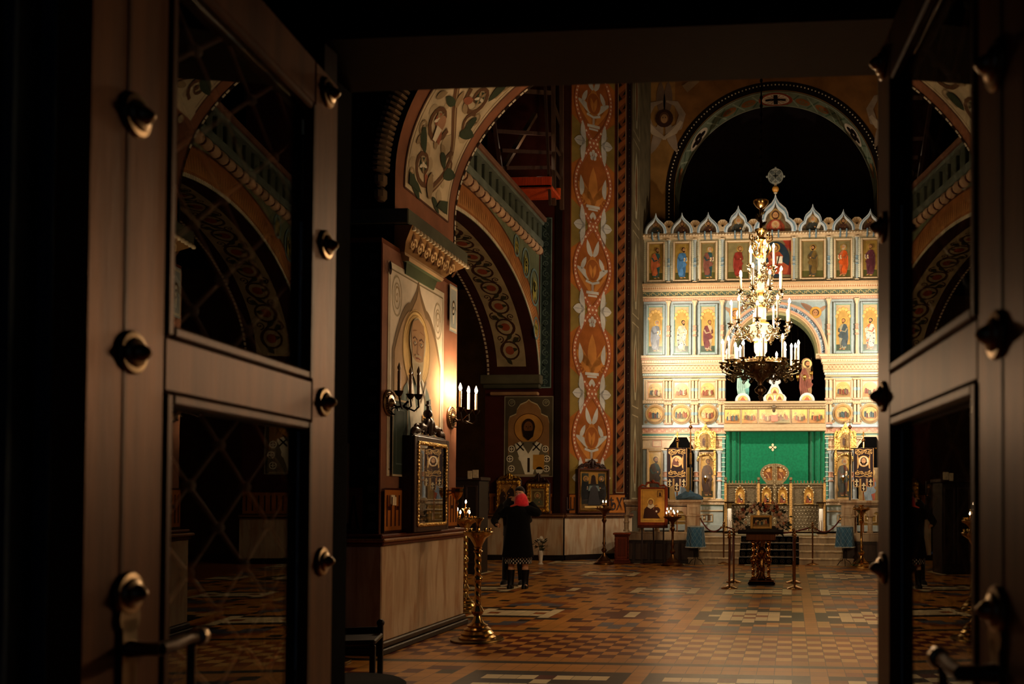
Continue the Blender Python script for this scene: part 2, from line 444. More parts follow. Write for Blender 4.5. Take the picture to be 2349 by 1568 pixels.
def scene_art(A, u0, v0, u1, v1, seed, circ=False):
    """a small crowded festal scene on gold"""
    rnd = random.Random(seed); w_ = u1-u0; h_ = v1-v0
    A.nx()
    hill = c(rnd.choice(['#a8743c', '#8a6a3a', '#b5793f', '#7d7448']))
    lo = .14 if circ else 0
    A.poly([(u0+w_*(.12 if circ else 0), v0+h_*lo), (u0+w_*(.05 if circ else 0), v0+h_*.3), (u0+w_*.25, v0+h_*.42), (u0+w_*.5, v0+h_*.30), (u0+w_*.8, v0+h_*.45), (u0+w_*(.95 if circ else 1), v0+h_*.3), (u0+w_*(.88 if circ else 1), v0+h_*lo)], hill)
    A.nx(); A.poly([(u0+w_*.12, v0+h_*.4), (u0+w_*.14, v0+h_*.72), (u0+w_*.22, v0+h_*.8), (u0+w_*.3, v0+h_*.72), (u0+w_*.32, v0+h_*.4)], c('#9a7a58'))
    A.poly([(u0+w_*.68, v0+h_*.4), (u0+w_*.7, v0+h_*.66), (u0+w_*.86, v0+h_*.66), (u0+w_*.88, v0+h_*.4)], c('#b88a5a'))
    for i in range(6):
        x = u0 + w_*(.18 + .125*i) + rnd.uniform(-.02, .02)*w_; y = v0 + h_*rnd.uniform(.12 if not circ else .2, .26)
        hh = h_*rnd.uniform(.40, .54)
        col = c(rnd.choice(['#7a3420', '#44585a', '#8a5a2a', '#5a5234', '#b4643a', '#6a4438', '#c8ad80', '#8f4a2a']))
        A.nx(); A.poly([(x-hh*.16, y), (x-hh*.2, y+hh*.5), (x-hh*.08, y+hh*.8), (x+hh*.08, y+hh*.8), (x+hh*.2, y+hh*.5), (x+hh*.16, y)], col)
        A.strip([(x, y+hh*.7), (x+hh*.06, y+hh*.4), (x, y+.02*hh)], hh*.04, tuple(k*.5 for k in col))
        A.nx(); A.disc(x, y+hh*.9, hh*.16, c('#e8c878'), 10); A.nx(); A.disc(x, y+hh*.89, hh*.085, SKIN, 8)
# ======================= THE CHURCH =======================
XC = -0.48                      # axis of the nave
def sx(x, mir): return 2*XC - x if mir else x
TX, TY = 0.153, 0.169
FL = {'o': c('#bf8238'), 'O': c('#b67a34'), 'c': c('#e8d4a8'), 'k': c('#242320'), 'r': c('#5a1c0a'), 'b': c('#565a68'), 'g': c('#2e2b22'), 'w': c('#d6aa66'), 'm': c('#92501e'), 'p': c('#6e4a42')}
rnd = random.Random(5)
MAPS = [["cmcck", "mcckk", "ccckg", "ckkgw", "kkoww", "gowmw", "obbbm", "mbbpm", "oppmw"],
        ["ccmco", "ccccm", "kkkcm", "oookk", "ookmo", "obboo", "bbpmo", "pmmoo", "moook"],
        ["crrro", "crroo", "rrooo", "oorok", "ooorr", "obooo", "bbooo", "borro", "ooroo"],
        ["rccck", "ckkkk", "rccck", "kkkkk", "ooooo", "orrro", "rccco", "rcroo", "ooooo"]]
X0F = -1.29 - TX/2
Y0F = 7.98 - TY/2
def floor_tile(i, j):
    if j in (0, 11): return 'g'
    if 0 < j < 11:
        if j in (1, 10): return 'O'
        return ('r' if i < 1 else 'm') if (i+j) % 2 else ('o' if i < 0 else 'w')  # right of the band, floor glare is put into paler tile colours
    ii = i % 10; pi_ = i//10
    if ii == 0: return 'o'
    ax = abs(ii-5)
    if j < 0:
        jj = (-j-1) % 18; 
        if jj == 0: return 'o'
        ay = min(8, abs(jj-1-4)) if jj < 12 else 8
        return MAPS[(3, 1, 2, 3)[pi_ % 4]][ay][ax] if jj < 11 else 'O'
    jj = (j-12) % 18; pj = (j-12)//18
    if jj == 17: return 'O'
    ay = abs(jj-8)
    if pi_ == 0: k = (0, 1, 0, 1, 0)[pj % 5]
    else: k = (2 if (pi_+pj) % 2 else 1)
    if pi_ > 0: k = (1, 0)[(pi_+pj) % 2]
    return MAPS[k][ay][ax]
mb = MB()
for j in range(-16, 92):
    y0 = Y0F + j*TY
    for i in range(-50, 46):
        k = floor_tile(i, j); x0 = X0F + i*TX
        cc = FL[k]; v_ = 1 + rnd.uniform(-.12, .10); cc = tuple(q*v_ for q in cc)
        hh = TY if k != 'g' or j not in (0, 11) else TY*.7
        mb.quad((x0, y0, 0), (x0+TX, y0, 0), (x0+TX, y0+hh, 0), (x0, y0+hh, 0), cc)
        if hh < TY: mb.quad((x0, y0+hh, 0), (x0+TX, y0+hh, 0), (x0+TX, y0+TY, 0), (x0, y0+TY, 0), FL['O'])
yb = Y0F - 16*TY
mb.quad((X0F-50*TX, -4, 0), (X0F+46*TX, -4, 0), (X0F+46*TX, yb, 0), (X0F-50*TX, yb, 0), FL['m'])
mb.v = [(a-X0F, b-Y0F, d) for a, b, d in mb.v]
fl = struct(mb, 'floor', M_floor, 'patterned encaustic tile floor of ochre, cream and dark red', sm=0)
fl.location = (X0F, Y0F, 0)
mb = MB()
for s_ in (-1, 1): mb.box(X0F-50*TX if s_ < 0 else X0F+46*TX, -11.4 if s_ < 0 else 10.5, 5, 25, -.02, 0, FL['m'])
struct(mb, 'floor_aisle', M_floor, sm=0)

# ---- helper: painted wall plane ----
def plane_map(A, B, out=1):
    """u metres from A towards B (floor points), v height, d out of the wall. out=+1: front is to the right of A->B... """
    A = Vector((*A, 0)); B = Vector((*B, 0)); t = (B-A).normalized(); n = Vector((t.y, -t.x, 0))*out
    L = (B-A).length
    return (lambda u, v, d=0: A + t*u + n*d + Vector((0, 0, v))), L
def wallquad(mb, mp, u0, u1, v0, v1, col): mb.add([mp(u0, v0, 0), mp(u1, v0, 0), mp(u1, v1, 0), mp(u0, v1, 0)], [(0, 1, 2, 3)], col)
def beads(mb, mp, u, v0, v1, step, r, col, d=0.01, horiz=False):
    v = v0
    while v < v1:
        a, b = (v, u) if horiz else (u, v)
        pts = [mp(a + r*cos(2*PI*q/8), b + r*sin(2*PI*q/8), d) for q in range(8)] + [mp(a, b, d + r*.8)]
        mb.add(pts, [(q, (q+1) % 8, 8) for q in range(8)], col); v += step
def ornament_strip(A, u0, u1, v0, v1, bg, fg, acc):
    """vertical strip of paired scrolls"""
    A.nx(); A.rect(u0, v0, u1, v1, bg); A.nx(); A.border(u0, v0, u1, v1, .025, tuple(k*1.9 for k in fg))
    w_ = u1-u0; v = v0 + w_*.5; k = 0
    A.nx()
    while v < v1 - w_*.4:
        s_ = 1 if k % 2 else -1
        A.spiral(u0+w_*.5, v, w_*.32, w_*.10, fg, 1.3, PI/2*s_, s_)
        A.leaf(u0+w_*.5, v+w_*.35, w_*.4, PI/2+s_*.7, w_*.1, acc); A.leaf(u0+w_*.5, v-w_*.1, w_*.4, -PI/2+s_*1.2, w_*.09, acc)
        v += w_*.85; k += 1
WALLR = c('#4a1f14'); PLK = c('#2a1510'); BRN = c('#5b3622'); LAV = c('#8c8f9a'); BEAD = c('#c8b090')
def letters(txt, loc, rz, size, col, parent=None, name='lettering', ext=0.006, sxx=1.0, kind=None, material=None, rx=PI/2, spacing=1.0):
    cu = bpy.data.curves.new(name, 'FONT'); cu.body = txt; cu.size = size; cu.extrude = ext; cu.align_x = 'CENTER'; cu.space_character = spacing
    cu.fill_mode = 'BOTH'; cu.resolution_u = 3
    o = bpy.data.objects.new(name, cu); C.objects.link(o)
    bpy.context.view_layer.update()
    dg = bpy.context.evaluated_depsgraph_get()
    me = bpy.data.meshes.new_from_object(o.evaluated_get(dg), depsgraph=dg)
    bpy.data.objects.remove(o); bpy.data.curves.remove(cu)
    me.name = name
    a = me.color_attributes.new('Col', 'FLOAT_COLOR', 'CORNER')
    a.data.foreach_set('color', [*col, 1.0]*len(me.loops))
    me.materials.clear(); me.materials.append(material or M_paint)
    o = bpy.data.objects.new(name, me); C.objects.link(o)
    o.location = loc; o.rotation_euler = (rx, 0, rz); o.scale = (sxx, 1, 1)
    if parent: o.parent = parent
    if kind: o['kind'] = kind
    return o

# ======================= NEAR PILLAR (north), with the fresco =======================
NPX, NPY0, NPY1 = -4.0, 8.3, 10.25
def near_pillar(mir):
    mb = MB()
    X = sx(NPX, mir); XL = sx(-6.6, mir); o_ = -1 if mir else 1
    mb.box(X, XL, NPY0, NPY1, 0, 4.05, c('#6a3a22'))
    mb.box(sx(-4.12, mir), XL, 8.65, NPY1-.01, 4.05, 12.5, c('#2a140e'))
    # face plane: u = Y - NPY0, toward the nave
    mp = lambda u, v, d=0: Vector((X + (.004+d)*o_, NPY0+u*.557, v))
    A = Art(mb, mp, .0015)
    A.nx(); A.rect(0.02, 1.1, 3.5, 4.0, c('#8a5e48'))
    L_ = 3.5
    A.nx(); A.T = lambda u, v: (u*.96-.10, v); A.rect(.36, 1.72, 2.98, 3.86, c('#d9cbb4'))            # pale field
    A.nx(); A.border(.36, 1.72, 2.98, 3.86, .03, c('#cfc2a6')); A.border(.42, 1.78, 2.92, 3.80, .015, c('#8a7a5c'))
    # corner roundels and scrolls
    for uu, vv in ((.72, 3.55), (2.66, 3.50)):
        A.ring(uu, vv, .2, .02, c('#a89a7c')); A.ring(uu, vv, .13, .015, c('#a89a7c')); A.spiral(uu, vv, .11, .02, c('#a08a66'))
    # ogee niche
    def ogee(w_, h0, h1, n=14, cx=1.68):
        pts = [(cx-w_, 1.8)]
        for i in range(n+1):
            t = i/n; pts.append((cx - w_*(1-.55*t)*cos(t*.9)**.7 + .0, h0 + (h1-.28-h0)*sin(t*PI/2)))
        pts.append((cx-.1, h1-.12)); pts.append((cx, h1)); pts.append((cx+.1, h1-.12))
        for i in range(n, -1, -1):
            t = i/n; pts.append((cx + w_*(1-.55*t)*cos(t*.9)**.7, h0 + (h1-.28-h0)*sin(t*PI/2)))
        pts.append((cx+w_, 1.8)); return pts
    A.nx(); A.poly(ogee(1.14, 3.0, 3.83), c('#7a6448')); A.nx(); A.poly(ogee(1.06, 2.98, 3.74), c('#a88a66'))
    # bishop saint
    cx = 1.72; A.T = lambda u, v: (1.44+(u-1.72)*1.0, 3.16+(v-3.05)*.86 if v > 2.6 else 1.82+(v-1.82)*1.22)
    A.nx(); A.disc(cx, 2.95, .62, c('#d9b878'), 40, .50); A.nx(); A.ring(cx, 2.95, .60, .02, c('#8a6a3c'), 40, ry=.80)
    for r_ in (.54, .48): A.ring(cx, 2.95, r_, .008, c('#b8935a'), 36, ry=.8)
    A.nx(); A.poly([(cx-.95, 1.82), (cx-.85, 2.25), (cx-.55, 2.50), (cx-.25, 2.62), (cx+.25, 2.62), (cx+.55, 2.50), (cx+.85, 2.25), (cx+.95, 1.82)], c('#5d6b62'))
    A.nx(); A.poly([(cx-.42, 2.56), (cx-.1, 1.82), (cx+.1, 1.82), (cx+.42, 2.56), (cx+.2, 2.62), (cx, 2.3), (cx-.2, 2.62)], c('#d8d2c0'))
    for a, b_ in ((-.3, 2.5), (.3, 2.5), (0, 1.98)):
        A.nx(); A.line((cx+a-.12, b_+.1), (cx+a+.12, b_-.1), .035, c('#6b5a40')); A.line((cx+a-.12, b_-.1), (cx+a+.12, b_+.1), .035, c('#6b5a40'))
    for s_ in (-1, 1): A.strip([(cx+s_*.6, 2.45), (cx+s_*.7, 2.1), (cx+s_*.62, 1.84)], .05, c('#3f4c4a'))
    A.nx(); A.rect(cx+.25, 1.86, cx+.72, 2.3, c('#b98a4a')); A.border(cx+.28, 1.89, cx+.69, 2.27, .02, c('#e0c080'))
    A.T = lambda u, v: (1.44+(u-1.72)*1.5, 3.16+(v-3.05)*1.0)
    A.nx(); A.disc(cx, 3.06, .24, c('#b3a688'), 24, .25)                       # hair
    A.nx(); A.poly([(cx-.20, 3.0), (cx-.17, 2.82), (cx-.13, 2.68), (cx, 2.56), (cx+.13, 2.68), (cx+.17, 2.82), (cx+.20, 3.0)], c('#a39474'))
    A.nx(); A.poly([(cx-.19, 3.02), (cx-.21, 3.14), (cx-.16, 3.25), (cx, 3.30), (cx+.16, 3.25), (cx+.21, 3.14), (cx+.19, 3.02), (cx+.15, 2.86), (cx+.05, 2.84), (cx-.05, 2.84), (cx-.15, 2.88)], c('#94724e'))
    A.nx()
    for s_ in (-1, 1):
        A.strip([(cx+s_*.16, 3.07), (cx+s_*.10, 3.095), (cx+s_*.03, 3.07)], .014, c('#4a2c18')); A.disc(cx+s_*.095, 3.035, .03, c('#e8dcc0'), 10, .012); A.strip([(cx+s_*.15, 3.03), (cx+s_*.1, 3.0), (cx+s_*.04, 3.03)], .008, c('#5a3a22'))
        A.strip([(cx+s_*.16, 3.15), (cx+s_*.05, 3.17)], .008, c('#7a5232'))
    A.nx(); 
    for s_ in (-1, 1): A.disc(cx+s_*.095, 3.036, .012, BLACK, 8)
    A.strip([(cx-.01, 3.06), (cx-.025, 2.93), (cx+.02, 2.92)], .012, c('#6a4228')); A.strip([(cx-.06, 2.87), (cx, 2.88), (cx+.06, 2.87)], .012, c('#6a3020'))
    A.strip([(cx-.09, 2.90), (cx, 2.905), (cx+.09, 2.90)], .02, c('#8f7c60'))
    for k in range(5): A.strip([(cx-.1+.05*k, 2.82), (cx-.08+.04*k, 2.70), (cx-.05+.025*k, 2.62)], .008, c('#7f6f54'))
    A.T = None
    # small blue grey cartouche beside the capital, roundel near the corner
    A.nx(); A.rect(2.95, 3.45, 3.36, 4.0, c('#9aa09c')); A.nx(); A.border(2.97, 3.47, 3.34, 3.98, .03, c('#c9bea4')); A.spiral(3.16, 3.72, .11, .03, c('#6b5a44')); A.leaf(3.16, 3.55, .3, PI/2, .04, c('#d8d0bc'))
    A.nx(); A.disc(.2, 3.78, .07, c('#2a1610')); A.disc(.2, 3.8, .04, c('#8a6a40'))
    A.rect(.36, 1.72, .98, 2.5, c('#38443e')); A.nx(); A.border(.36, 1.72, .98, 2.5, .02, c('#b8a888')); A.border(.5, 1.84, .84, 2.4, .012, c('#5f6b66'))
    # frieze of lettering
    A.nx(); A.rect(.05, 1.16, 3.46, 1.60, c('#a8652a')); A.nx(); A.border(.05, 1.16, 3.46, 1.60, .02, c('#3c1d10'))
    for k, uu in enumerate((.14, .30, .46, .62, 3.05, 3.2, 3.34)):
        A.rect(uu, 1.22, uu+.05, 1.53, c('#3c1a10'))
        if k % 2: A.rect(uu-.1, 1.38, uu, 1.42, c('#3c1a10'))
    # dark checkered strip on the corner + near face painting
    mp2 = lambda u, v, d=0: Vector((X - u*o_, NPY0 - .004 - d, v))
    A2 = Art(mb, mp2, .0015)
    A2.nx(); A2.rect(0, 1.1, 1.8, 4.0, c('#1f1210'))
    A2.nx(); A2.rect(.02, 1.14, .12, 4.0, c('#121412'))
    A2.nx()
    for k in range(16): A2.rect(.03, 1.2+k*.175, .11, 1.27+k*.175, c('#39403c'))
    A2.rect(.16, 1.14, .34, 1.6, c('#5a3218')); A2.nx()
    A2.poly([(.19, 1.2), (.22, 1.2), (.25, 1.45), (.28, 1.2), (.31, 1.2), (.26, 1.52), (.24, 1.52)], c('#20100a'))
    A2.border(.30, 1.75, .9, 3.9, .008, c('#54493a'))
    # upper wall above, facing the porch: faint concentric painted lines
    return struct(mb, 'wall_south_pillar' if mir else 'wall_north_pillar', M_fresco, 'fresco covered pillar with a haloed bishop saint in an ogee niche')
near_pillar(False); near_pillar(True)
for mir in (False, True):      # dado and rail of the near pillar
    X = sx(NPX, mir); XL = sx(-6.6, mir); s_ = -1 if mir else 1
    mb = MB(); mb.box(X+.09*s_, XL, NPY0-.12, NPY1+.06, .12, 1.04, c('#c3ab8c'), .01)
    struct(mb, 'trim_%d' % (1+mir), M_marble, 'cream veined marble dado of the near pillar')
    mb = MB()
    mb.box(X+.14*s_, XL, NPY0-.17, NPY1+.10, 0, .06, c('#241810'), .01); mb.box(X+.115*s_, XL, NPY0-.145, NPY1+.08, .06, .12, c('#3a281a'), .012)
    mb.box(X+.115*s_, XL, NPY0-.14, NPY1+.08, 1.04, 1.075, WOODR, .01); mb.box(X+.14*s_, XL, NPY0-.165, NPY1+.10, 1.075, 1.11, c('#8a5a30'), .012); mb.box(X+.10*s_, XL, NPY0-.13, NPY1+.07, 1.11, 1.15, WOODR, .012)
    struct(mb, 'trim_%d' % (3+mir), M_gloss, 'dark wooden dado rail and skirting of the near pillar')

# ======================= BASKET ARCH OVER THE WEST BAY =======================
EA, EB, EZ = 3.55, 2.42, 4.80
def arc_pts(k, n, a=EA, b=EB):   # k from 0 (north spring) to n (south)
    t = PI*(1 - k/n); return (XC + a*cos(t), EZ + b*sin(t))
mb = MB(); N = 72; SP = .36        # the arch stands on short upright stilts
ring0 = [(XC-EA, EZ-SP)] + [arc_pts(k, N) for k in range(N+1)] + [(XC+EA, EZ-SP)]
mb.loft([[Vector((x, y, z)) for x, z in ring0] for y in (8.64, 10.25)], c('#8a5a40'), closed=False)
cum = [0]
for p, q in zip(ring0[:-1], ring0[1:]): cum.append(cum[-1]+math.hypot(q[0]-p[0], q[1]-p[1]))
def smap(u, v, d=0):
    """u metres along the intrados from the north capital, v metres across from the near edge"""
    i = 0
    while i < len(cum)-2 and cum[i+1] < u: i += 1
    f = (u-cum[i])/(cum[i+1]-cum[i]); (x, z), (x2, z2) = ring0[i], ring0[i+1]; l = math.hypot(x2-x, z2-z)
    tx, tz = (x2-x)/l, (z2-z)/l
    return Vector((x+tx*l*f + tz*(.006+d), 8.64+v, z+tz*l*f - tx*(.006+d)))
A = Art(mb, smap, .0015)
LA = 9.2
A.nx()
m_ = .30
while m_ < LA-.3: A.rect(m_, .20, m_+.1, 1.38, c('#cdbb98')); m_ += .1
A.nx(); A.strip([(.30+.1*k, .205) for k in range(87)], .022, c('#5f4030')); A.strip([(.30+.1*k, 1.375) for k in range(87)], .022, c('#5f4030')); A.strip([(.36+.1*k, .255) for k in range(86)], .008, c('#8a7458')); A.strip([(.36+.1*k, 1.325) for k in range(86)], .008, c('#8a7458'))
A.line((.30, .2), (.30, 1.38), .02, c('#5f4030'))
vine = c('#6a4c34'); lf = c('#3c4632'); rs = c('#a2654a'); pale = c('#e4d8bc'); mid_ = c('#a08a68')
VC = .79
A.nx()
for k in range(110): A.disc(.42+.08*k, VC+.42*sin(k*2.4), .05+.03*(k % 3), c('#b9a684'), 8)
A.nx(); A.strip([(.45+.06*k, VC+.36*sin(.06*k*3.4)) for k in range(140)], .085, vine); A.nx(); A.strip([(.45+.06*k, VC+.36*sin(.06*k*3.4)+.02) for k in range(140)], .02, mid_)
K0_ = A.k
for j in range(16):
    A.k = K0_ + j % 2; m_ = .62 + .52*j; ph = sin((m_-.45)*3.4); s_ = 1 if ph > 0 else -1
    A.nx(); A.spiral(m_+.05, VC - s_*.20, .23, .066, vine, 1.4, PI/2*s_, s_, 18); A.spiral(m_+.28, VC+s_*.36, .14, .045, vine, 1.3, 0, -s_, 14); A.spiral(m_-.12, VC-s_*.42, .09, .026, mid_, 1.2, PI, s_, 12)
    A.nx(); A.leaf(m_+.12, VC+s_*.30, .30, s_*.9, .075, lf, .3); A.leaf(m_-.12, VC-s_*.42, .28, -s_*.4+PI, .07, lf, -.3); A.leaf(m_-.2, VC+s_*.1, .22, s_*1.9, .055, lf, .2); A.leaf(m_+.3, VC-s_*.05, .2, -s_*.5, .05, mid_, .2); A.leaf(m_+.2, VC-s_*.46, .18, s_*.5, .045, mid_, .2)
    A.leaf(m_-.02, VC-s_*.14, .18, s_*2.2, .05, rs, .2); A.leaf(m_+.34, VC+s_*.18, .16, -s_*1.2, .04, mid_)
    A.disc(m_+.06, VC-s_*.22, .075, rs if j % 3 == 1 else lf, 12); A.nx(); A.disc(m_+.06, VC-s_*.22, .035, pale, 8)
    for q in range(5): A.leaf(m_+.06, VC-s_*.22, .10, q*1.257+.3, .02, pale if q % 2 else mid_)
# a bearded old man's mask among the leaves
A.nx(); A.disc(1.18, .64, .10, c('#b08464'), 14, .08); A.nx(); A.poly([(.98, .60), (1.14, .58), (1.14, .70), (.98, .68)], pale)
for off in (.46, ):
    A.nx(); A.poly([(.36, .28), (.50, .28), (.44, .5), (.36, .6)], lf); A.poly([(.36, 1.3), (.52, 1.3), (.46, 1.1), (.36, 1.0)], lf); A.leaf(.38, .79, .3, 0, .08, mid_)
struct(mb, 'wall_west_arch_soffit', M_fresco, 'broad basket arch with painted vine scrolls on a cream soffit')
# faces of the arch wall
mb = MB()
for y, n_ in ((8.635, 1), (10.25, -1)):
    pts = [arc_pts(k, N) for k in range(N+1)]
    for k in range(N):
        (x0, z0), (x1, z1) = pts[k], pts[k+1]
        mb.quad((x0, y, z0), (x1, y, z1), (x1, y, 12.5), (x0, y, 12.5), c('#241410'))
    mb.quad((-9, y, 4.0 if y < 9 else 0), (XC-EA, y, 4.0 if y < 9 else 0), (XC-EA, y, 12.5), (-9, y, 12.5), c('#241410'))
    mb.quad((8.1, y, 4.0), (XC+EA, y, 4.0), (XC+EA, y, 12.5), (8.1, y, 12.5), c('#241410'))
fA = Art(mb, lambda u, v, d=0: Vector((u, 8.63-d, v)), .002)
for off, w_, col in ((.75, .02, c('#4a3a2c')), (.95, .015, c('#3a2c22')), (1.45, .02, c('#4a3a2c'))):
    fA.nx(); fA.strip([arc_pts(k, N, EA+off, EB+off) for k in range(N+1)], w_, col)
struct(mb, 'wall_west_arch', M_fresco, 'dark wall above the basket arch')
mb = MB()     # rope moulding round the arch edge
segs = [arc_pts(k/2, N, EA+.13, EB+.13) for k in range(2*N+1)]
ln = 0; pts3 = [Vector((x, 8.60, z)) for x, z in segs]; acc = 0
i = 0
for a, b in zip(pts3[:-1], pts3[1:]):
    d = b-a; m_ = int(max(1, round(d.length/.15)))
    for q in range(m_):
        p = a + d*(q+.05)/m_; e = a + d*(q+.9)/m_
        mb.lathe([(.045, 0), (.085, (e-p).length*.25), (.09, (e-p).length*.75), (.045, (e-p).length)], c('#8a745a'), p, 8, d)
zz = EZ
while zz > 4.55:
    for xx in (XC-EA-.13, XC+EA+.13): mb.lathe([(.035, 0), (.065, .035), (.065, .1), (.035, .13)], c('#8a745a'), (xx, 8.60, zz-.14), 8)
    zz -= .15
struct(mb, 'trim_5', M_fresco, 'twisted rope moulding along the near edge of the basket arch')
mb = MB()     # thin checkered edge at the far side
mb.loft([[Vector((x, y, z)) for x, z in ring0] for y in (10.20, 10.26)], c('#2a1a12'), closed=False)
fx = Art(mb, lambda u, v, d=0: smap(u, v, d), .004)
for k in range(150):
    kk = .02+k*.062
    if kk > LA: break
    fx.k = 1; fx.poly([(kk, 1.565), (kk+.05, 1.565), (kk+.05, 1.60), (kk, 1.60)], c('#d0c4ac') if k % 3 else c('#1c120e'))
struct(mb, 'trim_6', M_fresco)
# capitals under the arch
for mir in (False, True):
    s_ = -1 if mir else 1; X = sx(NPX, mir); mb = MB()
    def ring_(dx, y0, y1, z): return [Vector((X+dx*s_, y0, z)), Vector((X+dx*s_, y1, z)), Vector((X-.3*s_, y1, z)), Vector((X-.3*s_, y0, z))]
    prof = [(.02, 8.80, 9.52, 3.82, 'g'), (.04, 8.77, 9.56, 3.93, 'g'), (.08, 8.74, 9.60, 3.935, 'p'), (.09, 8.72, 9.63, 3.97, 'p'), (.05, 8.71, 9.67, 3.99, 'p'), (.05, 8.70, 9.75, 4.02, 'y'), (.07, 8.68, 9.92, 4.12, 'y'), (.12, 8.66, 10.12, 4.22, 'y'), (.15, 8.65, 10.2, 4.28, 'y')]
    cols = {'g': c('#4a5238'), 'y': c('#8f6a40'), 'p': c('#b89870')}
    for a, b in zip(prof[:-1], prof[1:]): mb.loft([ring_(a[0], a[1], a[2], a[3]), ring_(b[0], b[1], b[2], b[3])], cols[a[4]])
    mb.box(X+.12*s_, X-.5*s_, 8.62, 10.27, 4.29, 4.445, c('#5a5a48'), .01)
    for q in range(19): mb.ball((X+.145*s_, 8.70+q*.083, 4.255), .026, c('#dccdaa'), 8, 5)
    cp = Art(mb, lambda u, v, d=0: Vector((X+(.055+(max(0, v-4.0)**2)*1.4+.008+d)*s_, u, v)), .002)
    for q in range(7):
        y = 8.83+q*.165; cp.nx(); cp.spiral(y, 4.12, .07, .022, c('#c8a878'), 1.4, 0, 1, 14); cp.leaf(y+.05, 4.06, .12, .5, .022, c('#5a3a20'), .3); cp.leaf(y-.02, 4.14, .1, 2.2, .02, c('#5a3a20'))
    struct(mb, 'trim_%d' % (7+mir), M_fresco, 'flaring carved capital with green and gilded mouldings under the arch spring')

